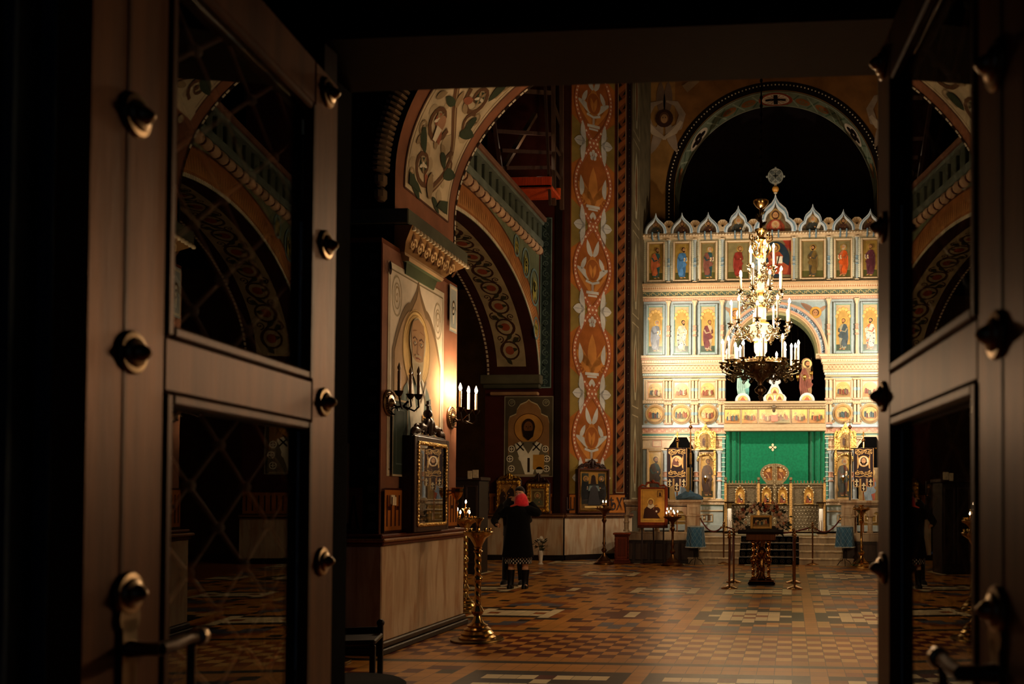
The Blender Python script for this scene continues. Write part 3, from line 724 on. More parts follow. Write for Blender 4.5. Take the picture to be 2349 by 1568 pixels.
# ======================= NORTH / SOUTH ARCADE with gallery =======================
AX, AXB = -6.15, -7.45
AYC, AA, AB_, AZ = 16.65, 4.37, 2.36, 4.5
def ar(k, n, e=0): t = PI*k/n; return (AYC + (AA+e)*cos(t), AZ + (AB_+e)*sin(t))     # k=0 at the far end
for mir in (False, True):
    X = sx(AX, mir); XB = sx(AXB, mir); s_ = -1 if mir else 1
    mb = MB(); n = 48
    bgc = c('#5d6148')
    for k in range(n):
        (y0, z0), (y1, z1) = ar(k, n), ar(k+1, n)
        mb.quad((X, y0, z0), (X, y1, z1), (X, y1, 7.55), (X, y0, 7.55), bgc)
        mb.quad((XB, y0, z0), (XB, y1, z1), (XB, y1, 7.55), (XB, y0, 7.55), DARK)
        mb.quad((X, y0, z0), (X, y1, z1), (XB, y1, z1), (XB, y0, z0), c('#30150f'))
    mb.box(X, XB, AYC+AA, 21.2, 4.5, 7.55, c('#4a2418')); mb.box(X, XB, 10.25, AYC-AA, 0, 7.55, c('#4a2418'))
    fa = Art(mb, lambda u, v, d=0: Vector((X+(.006+d)*s_, u, v)), .003)
    fa.nx(); fa.strip([ar(k, n, .30) for k in range(n+1)], .46, c('#86552e')); fa.nx(); fa.strip([ar(k, n, .55) for k in range(n+1)], .04, c('#4a2a18'))
    m2 = 140; fa.nx()
    for k in range(m2):
        a, b, d_ = ar(k, m2, .12), ar(k+1, m2, .12), ar(k+.5, m2, .42); fa.poly([a, b, d_], c('#9c6c3e'))
    fa.nx()
    for k in range(230):       # dashes
        fa.k = 4; fa.poly([ar(k, 230, .0), ar(k+.62, 230, .0), ar(k+.62, 230, .07), ar(k, 230, .07)], c('#cfc0a4'))
    # foliage in spandrels
    yl = c('#8f8440'); bl = c('#5f7472')
    K2_ = fa.k
    for yy, zz, r_ in ((20.6, 6.55, .34), (19.9, 6.95, .26), (20.75, 5.6, .2), (19.2, 7.15, .18), (12.4, 6.6, .34), (13.0, 7.0, .26)):
        fa.k = K2_+1; fa.ring(yy, zz, r_, .05, bl, ry=1.25); fa.nx(); fa.leaf(yy-.1, zz-r_, r_*1.7, PI/2-.2, r_*.25, yl, .2); fa.leaf(yy+.1, zz-r_*.8, r_*1.4, PI/2+.4, r_*.2, yl); fa.spiral(yy, zz, r_*.5, .05, yl)
    # soffit ornament, u in metres from the far spring
    rA = [ar(k/2, n) for k in range(2*n+1)]; cA = [0]
    for p, q in zip(rA[:-1], rA[1:]): cA.append(cA[-1]+math.hypot(q[0]-p[0], q[1]-p[1]))
    def amap(u, v, d=0):
        i = 0
        while i < len(cA)-2 and cA[i+1] < u: i += 1
        f = (u-cA[i])/(cA[i+1]-cA[i]); (y, z), (y2, z2) = rA[i], rA[i+1]; l = math.hypot(y2-y, z2-z); ty, tz = (y2-y)/l, (z2-z)/l
        return Vector((X - v*s_, y+ty*l*f - tz*(-.006-d)*-1, z+tz*l*f - abs(ty)*(.006+d)))
    sa = Art(mb, amap, .0025); LS_ = cA[-1]
    sa.nx()
    for k in range(int((LS_-.5)/.15)): sa.rect(.22+k*.15, .30, .22+(k+1)*.15, 1.02, c('#8f7d5c'))
    sa.nx(); K1_ = sa.k; sa.strip([(.3+.1*k, .66+.2*sin(k*.5)) for k in range(int((LS_-.6)/.1))], .05, c('#3a2418'))
    for k in range(int(LS_/.62)-1):
        u = .62 + k*.62; s2 = 1 if k % 2 else -1
        sa.k = K1_+1; sa.ring(u, .66, .22, .045, c('#3a2418'), 18); sa.spiral(u+.3, .66+s2*.2, .12, .035, c('#3a2418'), 1.2, 0, s2); sa.spiral(u+.3, .66-s2*.2, .10, .03, c('#3a2418'), 1.2, PI, -s2)
        sa.nx(); sa.disc(u, .66, .11, c('#7a3a22'), 12); sa.leaf(u+.2, .66+s2*.1, .22, s2*.9, .05, c('#34301c')); sa.leaf(u-.2, .66-s2*.1, .2, PI-s2*.7, .05, c('#34301c')); sa.leaf(u, .66, .2, s2*1.4, .05, c('#34301c'))
    for k in range(int(LS_/.11)): sa.k = 2; sa.rect(k*.11, 1.22, k*.11+.075, 1.27, c('#b8a486'))
    struct(mb, 'wall_south' if mir else 'wall_north', M_fresco, 'painted arcade wall with a wide low arch opening to the aisle')
    mb = MB()      # imposts
    for y0, y1 in ((20.96, 21.12), (11.7, 12.30)):
        mb.box(X+.10*s_, XB-.1*s_, y0-.12, y1, 4.28, 4.5, c('#4a4636'), .02); mb.box(X+.06*s_, XB-.05*s_, y0-.06, y1, 4.18, 4.28, c('#3c3a2c'), .02)
        mb.box(X+.0*s_, XB+.1*s_, y0+.02, y1, 4.02, 4.10, c('#8a6848'), .02)
    struct(mb, 'trim_%d' % (9+mir), M_fresco, 'grey green impost ledge at the spring of the arcade arch')
    # gallery: cable moulding, parapet
    mb = MB(); y = 10.3
    while y < 20.85:
        mb.lathe([(.07, 0), (.105, .04), (.115, .12), (.105, .20), (.07, .24)], c('#a8886a'), (X+.03*s_, y, 7.52), 10, (0, 1, 0)); mb.lathe([(.07, 0), (.09, .015), (.09, .05), (.07, .065)], c('#4a2c20'), (X+.03*s_, y+.245, 7.52), 10, (0, 1, 0)); y += .315
    struct(mb, 'trim_%d' % (11+mir), M_fresco, 'heavy cable moulding under the gallery parapet')
    mb = MB()
    mb.box(X+.10*s_, X-.2*s_, 10.3, 21.05, 7.64, 7.80, c('#5c6258'), .02)
    mb.box(X+.12*s_, X-.22*s_, 10.3, 21.05, 8.18, 8.26, c('#5c6258'), .02); mb.box(X+.17*s_, X-.26*s_, 10.3, 21.07, 8.26, 8.37, c('#6b4c3c'), .02)
    y = 10.35
    while y < 20.9: mb.box(X+.04*s_, X-.12*s_, y, y+.24, 7.80, 8.18, c('#474c40'), .015); y += .42
    struct(mb, 'gallery_parapet', M_fresco, 'painted gallery parapet pierced by dark slots above the arcade arch', sm=35)
    mb = MB(); mb.box(X-.2*s_, sx(-11.2, mir), 10.3, 24.8, 7.55, 7.64, c('#2c1c14'))
    struct(mb, 'gallery_floor', M_wood)
    mb = MB(); mb.box(sx(-11.2, mir), sx(-11.4, mir), 8.6, 24.9, 0, 15, c('#2c1a14'))
    wa = Art(mb, lambda u, v, d=0: Vector((sx(-11.2, mir)+(.006+d)*s_, u, v)), .003)
    for yy in (12, 15.5, 19, 22.5): wa.nx(); wa.strip([(yy+1.5*cos(PI*q/20), 3.4+1.8*sin(PI*q/20)) for q in range(21)], .08, c('#4a3a2c')); wa.border(yy-1.2, 1.4, yy+1.2, 3.2, .05, c('#4a3a2c'))
    struct(mb, 'wall_south_aisle' if mir else 'wall_north_aisle', M_fresco)

# ======================= FAR PIERS =======================
PF = [(-7.5, 21.1), (-5.55, 21.1), (-5.47, 21.28), (-4.13, 22.32), (-4.05, 24.9)]
YF = 21.1
def far_pier(mir):
    mb = MB(); o_ = -1 if mir else 1
    P = [(sx(x, mir), y) for x, y in PF]
    cols = [c('#3a1710'), c('#2a130d'), c('#3a1a12'), c('#4a4232')]
    for (a, b), col in zip(zip(P[:-1], P[1:]), cols): mb.quad((*a, 0), (*b, 0), (*b, 15), (*a, 15), col)
    mb.quad((*P[0], 0), (P[0][0], 24.9, 0), (P[0][0], 24.9, 15), (*P[0], 15), DARK)
    # --- front face (toward the west)
    mp, L = plane_map(P[0], P[1], o_); A = Art(mb, lambda u, v, d=0: mp(u, v, d+.006), .002)
    U = lambda px, py: (PY(px, py, YF).x + 7.5, PY(px, py, YF).z)
    u0, v0 = U(1156, 1093); u1, v1 = U(1270, 908)
    A.nx(); A.rect(u0, v0, u1, v1, c('#463e30')); A.nx(); A.border(u0, v0, u1, v1, .02, c('#8a806a'))
    w_ = u1-u0; cx = (u0+u1)/2
    A.nx()
    for q in (u0+w_*.15, u1-w_*.15): A.ring(q, v1-w_*.13, .08, .015, c('#8a866c')); A.spiral(q, v1-w_*.13, .05, .012, c('#8a866c'))
    A.nx(); top = v1-.12
    ni = [(u0+.1, v0+.05), (u0+.1, top-.55), (u0+.14, top-.40), (u0+.30, top-.33), (u0+.32, top-.22), (u0+.40, top-.10), (cx-.05, top-.03), (cx, top+.02), (cx+.05, top-.03), (u1-.40, top-.10), (u1-.32, top-.22), (u1-.30, top-.33), (u1-.14, top-.40), (u1-.1, top-.55), (u1-.1, v0+.05)]
    A.poly([(a, b+(.03 if b > v0+.1 else -.02)) for a, b in ni], c('#a89a78')); A.nx(); A.poly(ni, c('#84603a'))
    A.nx(); hc = v0 + (v1-v0)*.60
    A.disc(cx, hc, .37, c('#a87838'), 32); A.nx(); A.ring(cx, hc, .36, .018, c('#4a2c12'), 32)
    A.nx(); by = v0+.06
    A.poly([(cx-.56, by), (cx-.52, by+.45), (cx-.36, by+.72), (cx-.16, by+.80), (cx+.16, by+.80), (cx+.36, by+.72), (cx+.52, by+.45), (cx+.56, by)], c('#625a46'))
    for a, b in ((-.42, .62), (-.46, .38), (-.42, .14), (.42, .62), (.46, .38), (.45, .14), (-.16, .4), (.2, .38)):
        A.k += 1; A.disc(cx+a, by+b, .085, c('#d8cfb4'), 14); A.k += 1; A.disc(cx+a, by+b, .062, c('#3a2a1c'), 12); A.k += 1
        A.line((cx+a-.05, by+b), (cx+a+.05, by+b), .022, c('#d8cfb4')); A.line((cx+a, by+b-.05), (cx+a, by+b+.05), .022, c('#d8cfb4')); A.k -= 3
    A.k += 4
    A.poly([(cx-.34, by+.74), (cx-.08, by), (cx+.12, by), (cx+.34, by+.74), (cx+.2, by+.80), (cx, by+.5), (cx-.2, by+.80)], c('#cfc8b0'))
    A.nx()
    for s2 in (-1, 1): A.line((cx+s2*.2-.09, by+.58), (cx+s2*.2+.09, by+.76), .035, c('#2c241a')); A.line((cx+s2*.2-.09, by+.76), (cx+s2*.2+.09, by+.58), .035, c('#2c241a'))
    A.rect(cx-.02, by+.05, cx+.04, by+.4, c('#2c241a'))
    A.nx(); A.rect(cx+.12, by+.12, cx+.40, by+.48, c('#a87a34')); A.disc(cx+.28, by+.1, .09, c('#c8c0a8'))
    A.nx(); A.disc(cx, hc+.04, .165, c('#2a1a10'), 18, .2); A.nx(); A.disc(cx, hc+.02, .115, c('#6a4424'), 16, .15); A.nx()
    A.poly([(cx-.16, hc), (cx-.12, hc-.2), (cx, hc-.30), (cx+.12, hc-.2), (cx+.16, hc), (cx+.08, hc-.06), (cx-.08, hc-.06)], c('#22150d'))
    for s2 in (-1, 1): A.disc(cx+s2*.05, hc+.04, .018, BLACK, 8, .01)
    A.strip([(cx, hc+.04), (cx-.01, hc-.03)], .014, c('#3a2412'))
    # blue grey scroll strip
    a0 = U(1239, 890); a1 = U(1268, 500)
    ornament_strip(A, a0[0], a1[0], a0[1], a1[1], c('#25302f'), c('#4c5c58'), c('#39483f'))
    # frieze of lettering near the dado
    A.nx(); A.rect(0.05, 1.14, L-.25, 1.62, c('#8a5224')); A.nx()
    for k in range(13): A.rect(.12+k*.13, 1.2, .15+k*.13, 1.55, c('#2a120a'))
    # bead line
    bu = L - .12
    A.nx(); A.rect(bu-.08, 1.15, bu+.08, 13.8, c('#1c0f0b')); beads(mb, mp, bu, 1.3, 13.6, .17, .028, BEAD, .02)
    # --- chamfer face with the ogee ribbons
    mp2r, L2r = plane_map(P[2], P[3], o_); L2 = 2.2; mp2 = lambda u, v, d=0: mp2r(u*L2r/L2, v, d); B = Art(mb, lambda u, v, d=0: mp2(u, v, d+.006), .002)
    B.nx(); B.rect(0, 1.1, L2, 13.9, c('#3a1a12'))
    pu0, pu1 = .0*L2+.03, .72*L2
    B.nx(); B.rect(pu0, 1.68, pu1, 13.8, c('#8f5220'))
    B.nx(); B.rect(pu0, 1.68, pu0+.02, 13.8, c('#6a3418')); B.rect(pu1-.02, 1.68, pu1, 13.8, c('#6a3418'))
    pc = (pu0+pu1)/2; am = (pu1-pu0)/2 - .16
    zc = [PY(1358, p, 21.75).z for p in (904, 713)]; per = zc[1]-zc[0]; z0c = zc[0]
    rib = c('#9c5c3c'); dot = c('#c8b39a'); wh = c('#aaa59c'); gr = c('#75602e'); och = c('#a86c32'); rd = c('#874c22')
    k0 = -1
    while z0c + k0*per < 13.9:
        zb = z0c + k0*per
        # green shaded lobes outside the crossings
        B.k = 3
        for s2 in (-1, 1): 
            B.poly([(pc+s2*(am+.15), zb-.62), (pc+s2*(am+.15), zb+.62), (pc+s2*am*.72, zb+.42), (pc+s2*.15, zb), (pc+s2*am*.72, zb-.42)], gr)
        # oval interior
        B.k = 4; B.poly([(pc+am*.92*sin(PI*q/16), zb+per*q/16) for q in range(17)] + [(pc-am*.92*sin(PI*q/16), zb+per*q/16) for q in range(15, 0, -1)], rd)
        B.k = 5
        kind = k0 % 2; zm = zb + per*.45
        for s2 in (-1, 1):
            B.leaf(pc, zb+.42, .9, PI/2-s2*.45, .15, och, s2*-.3); B.leaf(pc+s2*.1, zb+.7, .55, PI/2-s2*.9, .1, och, s2*.3)
        B.leaf(pc, zb+.5, 1.0, PI/2, .16, och)
        B.nx()
        if kind == 0:
            for s2 in (-1, 1):
                B.leaf(pc+s2*.42, zb+.75, .48, PI/2+s2*.25, .085, wh, s2*-.3); B.spiral(pc+s2*.38, zb+.62, .13, .035, och, 1.2, 0, s2)
            B.rect(pc-.24, zb+.46, pc+.24, zb+.53, wh); B.rect(pc-.17, zb+.40, pc+.17, zb+.45, wh)
            B.leaf(pc, zb+.36, .26, -PI/2+.5, .05, wh); B.leaf(pc, zb+.36, .26, -PI/2-.5, .05, wh)
            B.palmette(pc, zb+1.75, .14, PI/2, wh, 5, 5)
            for q in range(5): B.disc(pc+.09*cos(q*1.257+PI/2), zb+1.80+.09*sin(q*1.257+PI/2), .055, wh, 8)
        else:
            for s2 in (-1, 1):
                B.leaf(pc+s2*.14, zb+.75, .5, PI/2-s2*.15-s2*.35, .09, wh, s2*-.5); B.leaf(pc+s2*.40, zb+1.0, .36, PI/2+s2*.5, .07, wh)
                B.leaf(pc+s2*.02, zb+1.35, .42, PI/2-s2*.8, .085, wh, s2*.4)
            B.rect(pc-.22, zb+.40, pc+.22, zb+.47, wh); B.rect(pc-.16, zb+.33, pc+.16, zb+.38, wh)
            B.rect(pc-.03, zb+.47, pc-.01, zb+.66, wh); B.rect(pc+.01, zb+.47, pc+.03, zb+.66, wh)
            B.strip([(pc-.24, zb+.72), (pc, zb+.66), (pc+.24, zb+.72)], .06, wh)
            B.nx(); B.disc(pc, zb+1.0, .24, rd, 18, .28); B.nx(); B.ring(pc, zb+1.0, .24, .02, och, ry=1.15); B.leaf(pc, zb+.8, .36, PI/2+.3, .06, och); B.leaf(pc, zb+.8, .36, PI/2-.3, .06, och)
        # ribbons
        B.nx()
        for s2 in (-1, 1):
            pp = [(pc+s2*am*sin(PI*q/22)*(1 if abs(sin(PI*q/22)) else 1), zb+per*q/22) for q in range(23)]
            B.strip(pp, .14, rib); B.k += 1
            B.strip([(a-.062, b) for a, b in pp], .012, c('#6a3018')); B.strip([(a+.062, b) for a, b in pp], .012, c('#6a3018'))
            for q in range(1, 22):
                a, b = pp[q]; B.disc(a, b, .03 if q % 2 else .02, dot, 8)
        # white leaves at the crossing
        B.nx()
        for s2 in (-1, 1):
            for ang, l_, wd_ in ((0, .38, .125), (1.15, .52, .09), (-1.15, .52, .09)):
                B.leaf(pc+s2*.30, zb, l_, (0 if s2 > 0 else PI)+s2*ang, wd_, wh, s2*(.25 if ang > 0 else -.25 if ang < 0 else 0))
        B.nx(); B.disc(pc, zb, .20, rib, 14, .1); B.nx()
        for a in (-.13, 0, .13): B.disc(pc+a, zb, .032, dot, 8)
        for s2 in (-1, 1):                         # veins
            for ang in (0, 1.05, -1.05): B.line((pc+s2*.36, zb), (pc+s2*(.36+.28*cos(ang)), zb+.28*sin(ang)), .012, c('#7c7a78'))
        k0 += 1
    # lattice strip
    l0, l1 = .76*L2, .90*L2
    B.nx(); B.rect(l0, 1.65, l1, 13.8, c('#5a3018')); B.nx(); B.border(l0, 1.65, l1, 13.8, .018, c('#8f7a5c'))
    z = 1.75; q = 0
    while z < 13.6:
        B.poly([(l0+.03, z), (l0+.03, z+.14), (l1-.03, z+.34), (l1-.03, z+.20)], c('#7a4522')); B.poly([(l0+.03, z+.18), (l0+.15, z+.26), (l0+.03, z+.36)], c('#17100c')); B.poly([(l1-.03, z+.05), (l1-.15, z-.02), (l1-.03, z+.16)], c('#17100c')); z += .36; q += 1
    B.nx(); B.rect(.93*L2, 1.15, .985*L2, 13.8, c('#1a0e0a')); beads(mb, mp2, .957*L2, 1.3, 13.6, .17, .026, BEAD, .02)
    # frieze
    B.nx(); B.rect(.02, 1.13, .92*L2, 1.62, c('#a8662c')); B.nx(); B.border(.02, 1.13, .92*L2, 1.62, .02, c('#3a1c10'))
    # --- jamb face, marbled painting of standing figures
    mp3, L3 = plane_map(P[3], P[4], o_); D = Art(mb, lambda u, v, d=0: mp3(u, v, d+.006), .002)
    D.nx(); D.rect(.05, 1.2, L3-.1, 13.5, c('#5a4e38')); D.nx()
    for q in range(5):
        D.border(.2, 1.5+q*2.4, 1.0, 3.7+q*2.4, .03, c('#8a7c60')); D.leaf(.6, 1.7+q*2.4, 1.8, PI/2, .22, c('#8f8468')); D.k += 1; D.leaf(.6, 1.9+q*2.4, 1.3, PI/2, .14, c('#6a4a30')); D.k -= 1
    o = struct(mb, 'wall_south_pier' if mir else 'wall_north_pier', M_fresco, 'tall chamfered pier with orange ogee ribbon painting')
    # dado
    mb = MB()
    for (a, b) in zip(P[:-2], P[1:-1]):
        m1, l1_ = plane_map(a, b, o_)
        mb.add([m1(-.0, .13, .07), m1(l1_+.04, .13, .07), m1(l1_+.04, 1.04, .07), m1(0, 1.04, .07)], [(0, 1, 2, 3)], c('#b8a284'))
    m1, l1_ = plane_map(P[2], P[3], o_); mb.add([m1(l1_+.04, .13, .07), m1(l1_+.04, .13, -.3), m1(l1_+.04, 1.04, -.3), m1(l1_+.04, 1.04, .07)], [(0, 1, 2, 3)], c('#b8a284'))
    struct(mb, 'trim_%d' % (13+mir), M_marble, 'cream marble dado wrapping the far pier')
    mb = MB()
    for (a, b) in zip(P[:-2], P[1:-1]):
        m1, l1_ = plane_map(a, b, o_)
        for z0_, z1_, d_, col in ((0, .13, .10, c('#1c120c')), (1.03, 1.07, .11, c('#4a2c1a')), (1.07, 1.10, .14, c('#7a5432')), (1.10, 1.14, .11, c('#4a2c1a'))):
            vs = [m1(0, z0_, -.05), m1(l1_+.05, z0_, -.05), m1(l1_+.05, z0_, d_), m1(0, z0_, d_)]; vs += [v + Vector((0, 0, z1_-z0_)) for v in vs]
            mb.add(vs, [(0, 1, 2, 3), (4, 5, 6, 7), (0, 1, 5, 4), (1, 2, 6, 5), (2, 3, 7, 6), (3, 0, 4, 7)], col)
    struct(mb, 'trim_%d' % (15+mir), M_gloss, 'dark wooden rail over the pier dado')
    if not mir:
        rz = math.atan2(P[3][1]-P[2][1], P[3][0]-P[2][0])
        dn_ = (mp2(0, 0, 1)-mp2(0, 0, 0))
        for txt, uu, s1 in (('ША', .20, .62), ('СВѢХЪ', 1.72, .62)):
            q = mp2(uu if txt == 'ША' else 1.70, 1.22, .02); letters(txt if txt == 'ША' else 'СѢХЪ', q - Vector((-dn_.x, -dn_.y, 0))*.035, rz, .44, c('#2a120a'), kind='structure', name='wall_lettering', sxx=s1, ext=.004)
        # acute accents over the last word
        q = mp2(1.62, 1.55, .055); letters('´', q, rz, .3, c('#2a120a'), kind='structure', name='wall_lettering', sxx=.8, ext=.004)
far_pier(False); far_pier(True)

# ======================= EAST WALL with the apse arch =======================
mb = MB(); YE = 24.9; SD_ = 1.0
AC = (PY(1778, 438, YE).x, PY(1778, 438, YE).z); RO = AC[0]-PY(1527, 438, YE).x
n = 48
def cpt(r, k, n=n): t = PI*k/n; return (AC[0]+r*cos(t), AC[1]+r*sin(t))
for k in range(n):
    a, b = cpt(RO-.26, k), cpt(RO-.26, k+1)
    mb.quad((a[0], YE, a[1]), (b[0], YE, b[1]), (b[0], YE, 15), (a[0], YE, 15), c('#7a5228'))
r_ = RO-.26
for x0, x1 in ((-11.4, AC[0]-r_), (AC[0]+r_, 10.5)): mb.quad((x0, YE, 0), (x1, YE, 0), (x1, YE, 15), (x0, YE, 15), c('#8a6434'))
A = Art(mb, lambda u, v, d=0: Vector((u, YE-.006-d, v)), .003)
A.nx(); A.strip([(AC[0]-RO+.11, 4)] + [cpt(RO-.12, n-k) for k in range(n+1)] + [(AC[0]+RO-.11, 4)], .25, c('#180e0a'))
for k in range(91): x, z = cpt(RO-.10, k, 90); mb.ball((x, YE-.03, z), .022, c('#cbb898'), 6, 4)
for k in range(30):
    for s_ in (-1, 1): mb.ball((AC[0]+s_*(RO-.10), YE-.03, AC[1]-.1*(k+1)), .022, c('#cbb898'), 6, 4)
# soffit
rs_ = RO-.26
for k in range(n):
    a, b = cpt(rs_, k), cpt(rs_, k+1)
    mb.quad((a[0], YE, a[1]), (b[0], YE, b[1]), (b[0], YE+SD_, b[1]), (a[0], YE+SD_, a[1]), c('#59604c'))
for s_ in (-1, 1): mb.quad((AC[0]+s_*rs_, YE, 0), (AC[0]+s_*rs_, YE+SD_, 0), (AC[0]+s_*rs_, YE+SD_, AC[1]), (AC[0]+s_*rs_, YE, AC[1]), c('#4c4c3c'))
def emap(u, v, d=0):     # u metres along the arch from the north spring, v depth
    t = PI - u/rs_; r = rs_ - .006 - d
    return Vector((AC[0]+r*cos(t), YE+v, AC[1]+r*sin(t)))
S = Art(mb, emap, .003); DG = rs_*PI/180
S.nx()
for q in range(60): S.rect(q*3*DG, .07, (q*3+3)*DG, .93, c('#6d735c'))
S.nx(); S.strip([(q*3*DG, .06) for q in range(61)], .03, c('#a8a088')); S.strip([(q*3*DG, .94) for q in range(61)], .03, c('#a8a088'))
for ang in (14, 62, 74, 106, 118, 166):
    S.k = 3; S.cdisc(ang*DG, .5, .22, c('#8a5428'), .2); S.k = 4; S.spiral(ang*DG, .5, .13, .04, c('#5f6a50'), 1.2)
for ang in (22, 30, 50, 56, 68, 80, 100, 112, 124, 130, 150, 158):
    S.k = 3
    for s_ in (-1, 1): S.strip([((ang+s_*(t_-.5)*7)*DG, .15+.7*t_) for t_ in [k/8 for k in range(9)]], .05, c('#8f9478') if s_ > 0 else c('#4c5a44'))
for ang in (38, 142):
    S.k = 5; S.cdisc(ang*DG, .5, .40, c('#c8b49a'), .36); S.k = 6
    for q in range(4): S.cdisc(ang*DG+.17*cos(q*PI/2), .5+.15*sin(q*PI/2), .14, c('#1a0f0b'), .12, 8)
S.k = 5; S.cdisc(90*DG, .5, .50, c('#8a3c20'), .42); S.k = 6; S.cdisc(90*DG, .5, .40, c('#d0b89a'), .34); S.k = 7
for q in range(16): S.line((90*DG, .5), (90*DG+.36*cos(q*PI/8), .5+.30*sin(q*PI/8)), .02, c('#8a4020'), 4)
S.k = 8
for q in range(6): S.rect(90*DG-.3+q*.1, .44, 90*DG-.2+q*.1, .56, c('#1a0f0b'))
S.rect(90*DG-.06, .2, 90*DG+.06, .8, c('#1a0f0b'))
# seraphim on the spandrels
def seraph(cx, cz):
    w1 = c('#8f7a66'); w2 = c('#6a5444'); w3 = c('#b09a80')
    A.k = 3
    for s_ in (-1, 1):
        A.leaf(cx+s_*.05, cz+.1, 1.0, PI/2-s_*.16, .13, w2, s_*.1); A.leaf(cx+s_*.1, cz-.1, .95, -PI/2+s_*.15, .14, w1, s_*.15)
    A.nx(); 
    for s_ in (-1, 1): 
        A.strip([(cx+s_*.1, cz-.42), (cx+s_*.42, cz-.25), (cx+s_*.52, cz+.1), (cx+s_*.34, cz+.42), (cx+s_*.05, cz+.5)], [.16, .22, .2, .16, .05], w1)
        A.nx(); A.strip([(cx+s_*.5, cz-.1), (cx+s_*.3, cz-.38), (cx-s_*.05, cz-.6)], [.1, .18, .06], w3)
    A.nx(); A.disc(cx, cz, .26, c('#3a2418')); A.nx(); A.disc(cx, cz+.02, .14, c('#5a3a24'), 14, .17); A.nx(); A.disc(cx, cz-.01, .10, c('#a07850'), 14, .13)
    A.nx(); 
    for s_ in (-1, 1): A.disc(cx+s_*.04, cz+.02, .015, BLACK, 6)
p = PY(1524, 272, YE-.01); seraph(p.x, p.z); seraph(2*AC[0]-p.x, p.z)
p = PY(1585, 205, YE); A.nx(); A.poly([(p.x-.25, p.z+.1), (p.x+.15, p.z+.35), (p.x+.25, p.z+.2), (p.x-.1, p.z-.1)], c('#8a6f52'))
struct(mb, 'wall_east', M_fresco, 'ochre east wall with a great painted apse arch and winged seraphim')
mb = MB()      # apse
rings = []
for j in range(0, 10):
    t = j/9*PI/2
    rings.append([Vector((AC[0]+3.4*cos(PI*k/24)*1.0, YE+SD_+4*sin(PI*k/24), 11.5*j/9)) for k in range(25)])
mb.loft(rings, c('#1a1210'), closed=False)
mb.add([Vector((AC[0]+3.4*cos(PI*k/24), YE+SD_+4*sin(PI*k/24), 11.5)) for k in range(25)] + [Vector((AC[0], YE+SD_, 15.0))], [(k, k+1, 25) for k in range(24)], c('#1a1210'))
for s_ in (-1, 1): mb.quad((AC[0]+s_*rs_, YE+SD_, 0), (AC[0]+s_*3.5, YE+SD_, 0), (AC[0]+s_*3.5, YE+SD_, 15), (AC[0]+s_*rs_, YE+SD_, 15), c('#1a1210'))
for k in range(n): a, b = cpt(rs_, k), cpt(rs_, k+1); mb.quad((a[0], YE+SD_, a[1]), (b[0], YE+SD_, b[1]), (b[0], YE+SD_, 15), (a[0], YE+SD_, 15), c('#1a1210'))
A = Art(mb, lambda u, v, d=0: Vector((AC[0]+(3.38-d)*cos(PI*u/24), YE+SD_+(3.98-d)*sin(PI*u/24), v)), .01)
for u in (6, 9, 12, 15, 18):
    A.nx(); A.disc(u, 9.7, .7, c('#4a3626'), 14, .35); A.poly([(u-.9, 8.2), (u+.9, 8.2), (u+.7, 9.4), (u-.7, 9.4)], c('#3a2018')); A.nx(); A.disc(u, 9.7, .4, c('#5f452c'), 10, .2)
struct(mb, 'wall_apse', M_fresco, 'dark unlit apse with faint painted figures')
# ---- ceiling, porch room shell ----
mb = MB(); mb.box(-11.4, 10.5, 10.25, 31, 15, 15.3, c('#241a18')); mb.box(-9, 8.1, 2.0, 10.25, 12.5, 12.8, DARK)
struct(mb, 'ceiling', M_fresco)
mb = MB(); mb.box(-9, -8.8, 2.0, 8.6, 0, 12.5, c('#20120e')); mb.box(-11.4, -6.6, 10.0, 10.3, 0, 15, c('#20120e'))
struct(mb, 'wall_north_west', M_fresco)
mb = MB(); mb.box(8.1, 7.9, 2.0, 8.6, 0, 12.5, c('#20120e')); mb.box(10.5, 5.7, 10.0, 10.3, 0, 15, c('#20120e'))
struct(mb, 'wall_south_west', M_fresco)
# solea and steps
mb = MB(); GX = lambda px, py, Y: PY(px, py, Y).x
mb.box(-4.03, 3.07, 21.5, 24.9, 0.0, .595, c('#3c2a1c')); mb.box(-4.08, -2.16, 20.45, 21.5, 0, .53, c('#2a1d14'), .01); mb.box(1.20, 3.12, 20.45, 21.5, 0, .53, c('#2a1d14'), .01)
for q in range(5):
    for x0 in (-4.0, 1.28): mb.box(x0+q*.36, x0+.30+q*.36, 20.425, 20.46, .08, .47, c('#3c2a1e'), .01)
struct(mb, 'wall_solea', M_wood, 'dark panelled wooden base of the raised altar platform')
mb = MB(); STP = []
for k in range(4):
    y0 = 20.38 + .3*k; z1 = .15*(k+1); hw = 1.9 - (.2 if k else 0)
    mb.box(-.48-hw, -.48+hw, y0, 21.52, .15*k, z1-.03, c('#b09a7a'))
    mb.box(-.48-hw-.02, -.48+hw+.02, y0-.03, 21.52 if k == 3 else y0+.34, z1-.035, z1, c('#e2cdaa'), .012)
struct(mb, 'steps', M_greymarble, 'worn marble steps up to the altar platform')
mb = MB()
for k in range(30):
    for j in range(6):
        mb.quad((-4.0+k*.235, 21.5+j*.5, .602), (-4.0+(k+1)*.235, 21.5+j*.5, .602), (-4.0+(k+1)*.235, 21.5+(j+1)*.5, .602), (-4.0+k*.235, 21.5+(j+1)*.5, .602), c('#8a6a3a') if (k+j) % 2 else c('#7a5a30'))
struct(mb, 'solea_floor', M_floor, sm=0)
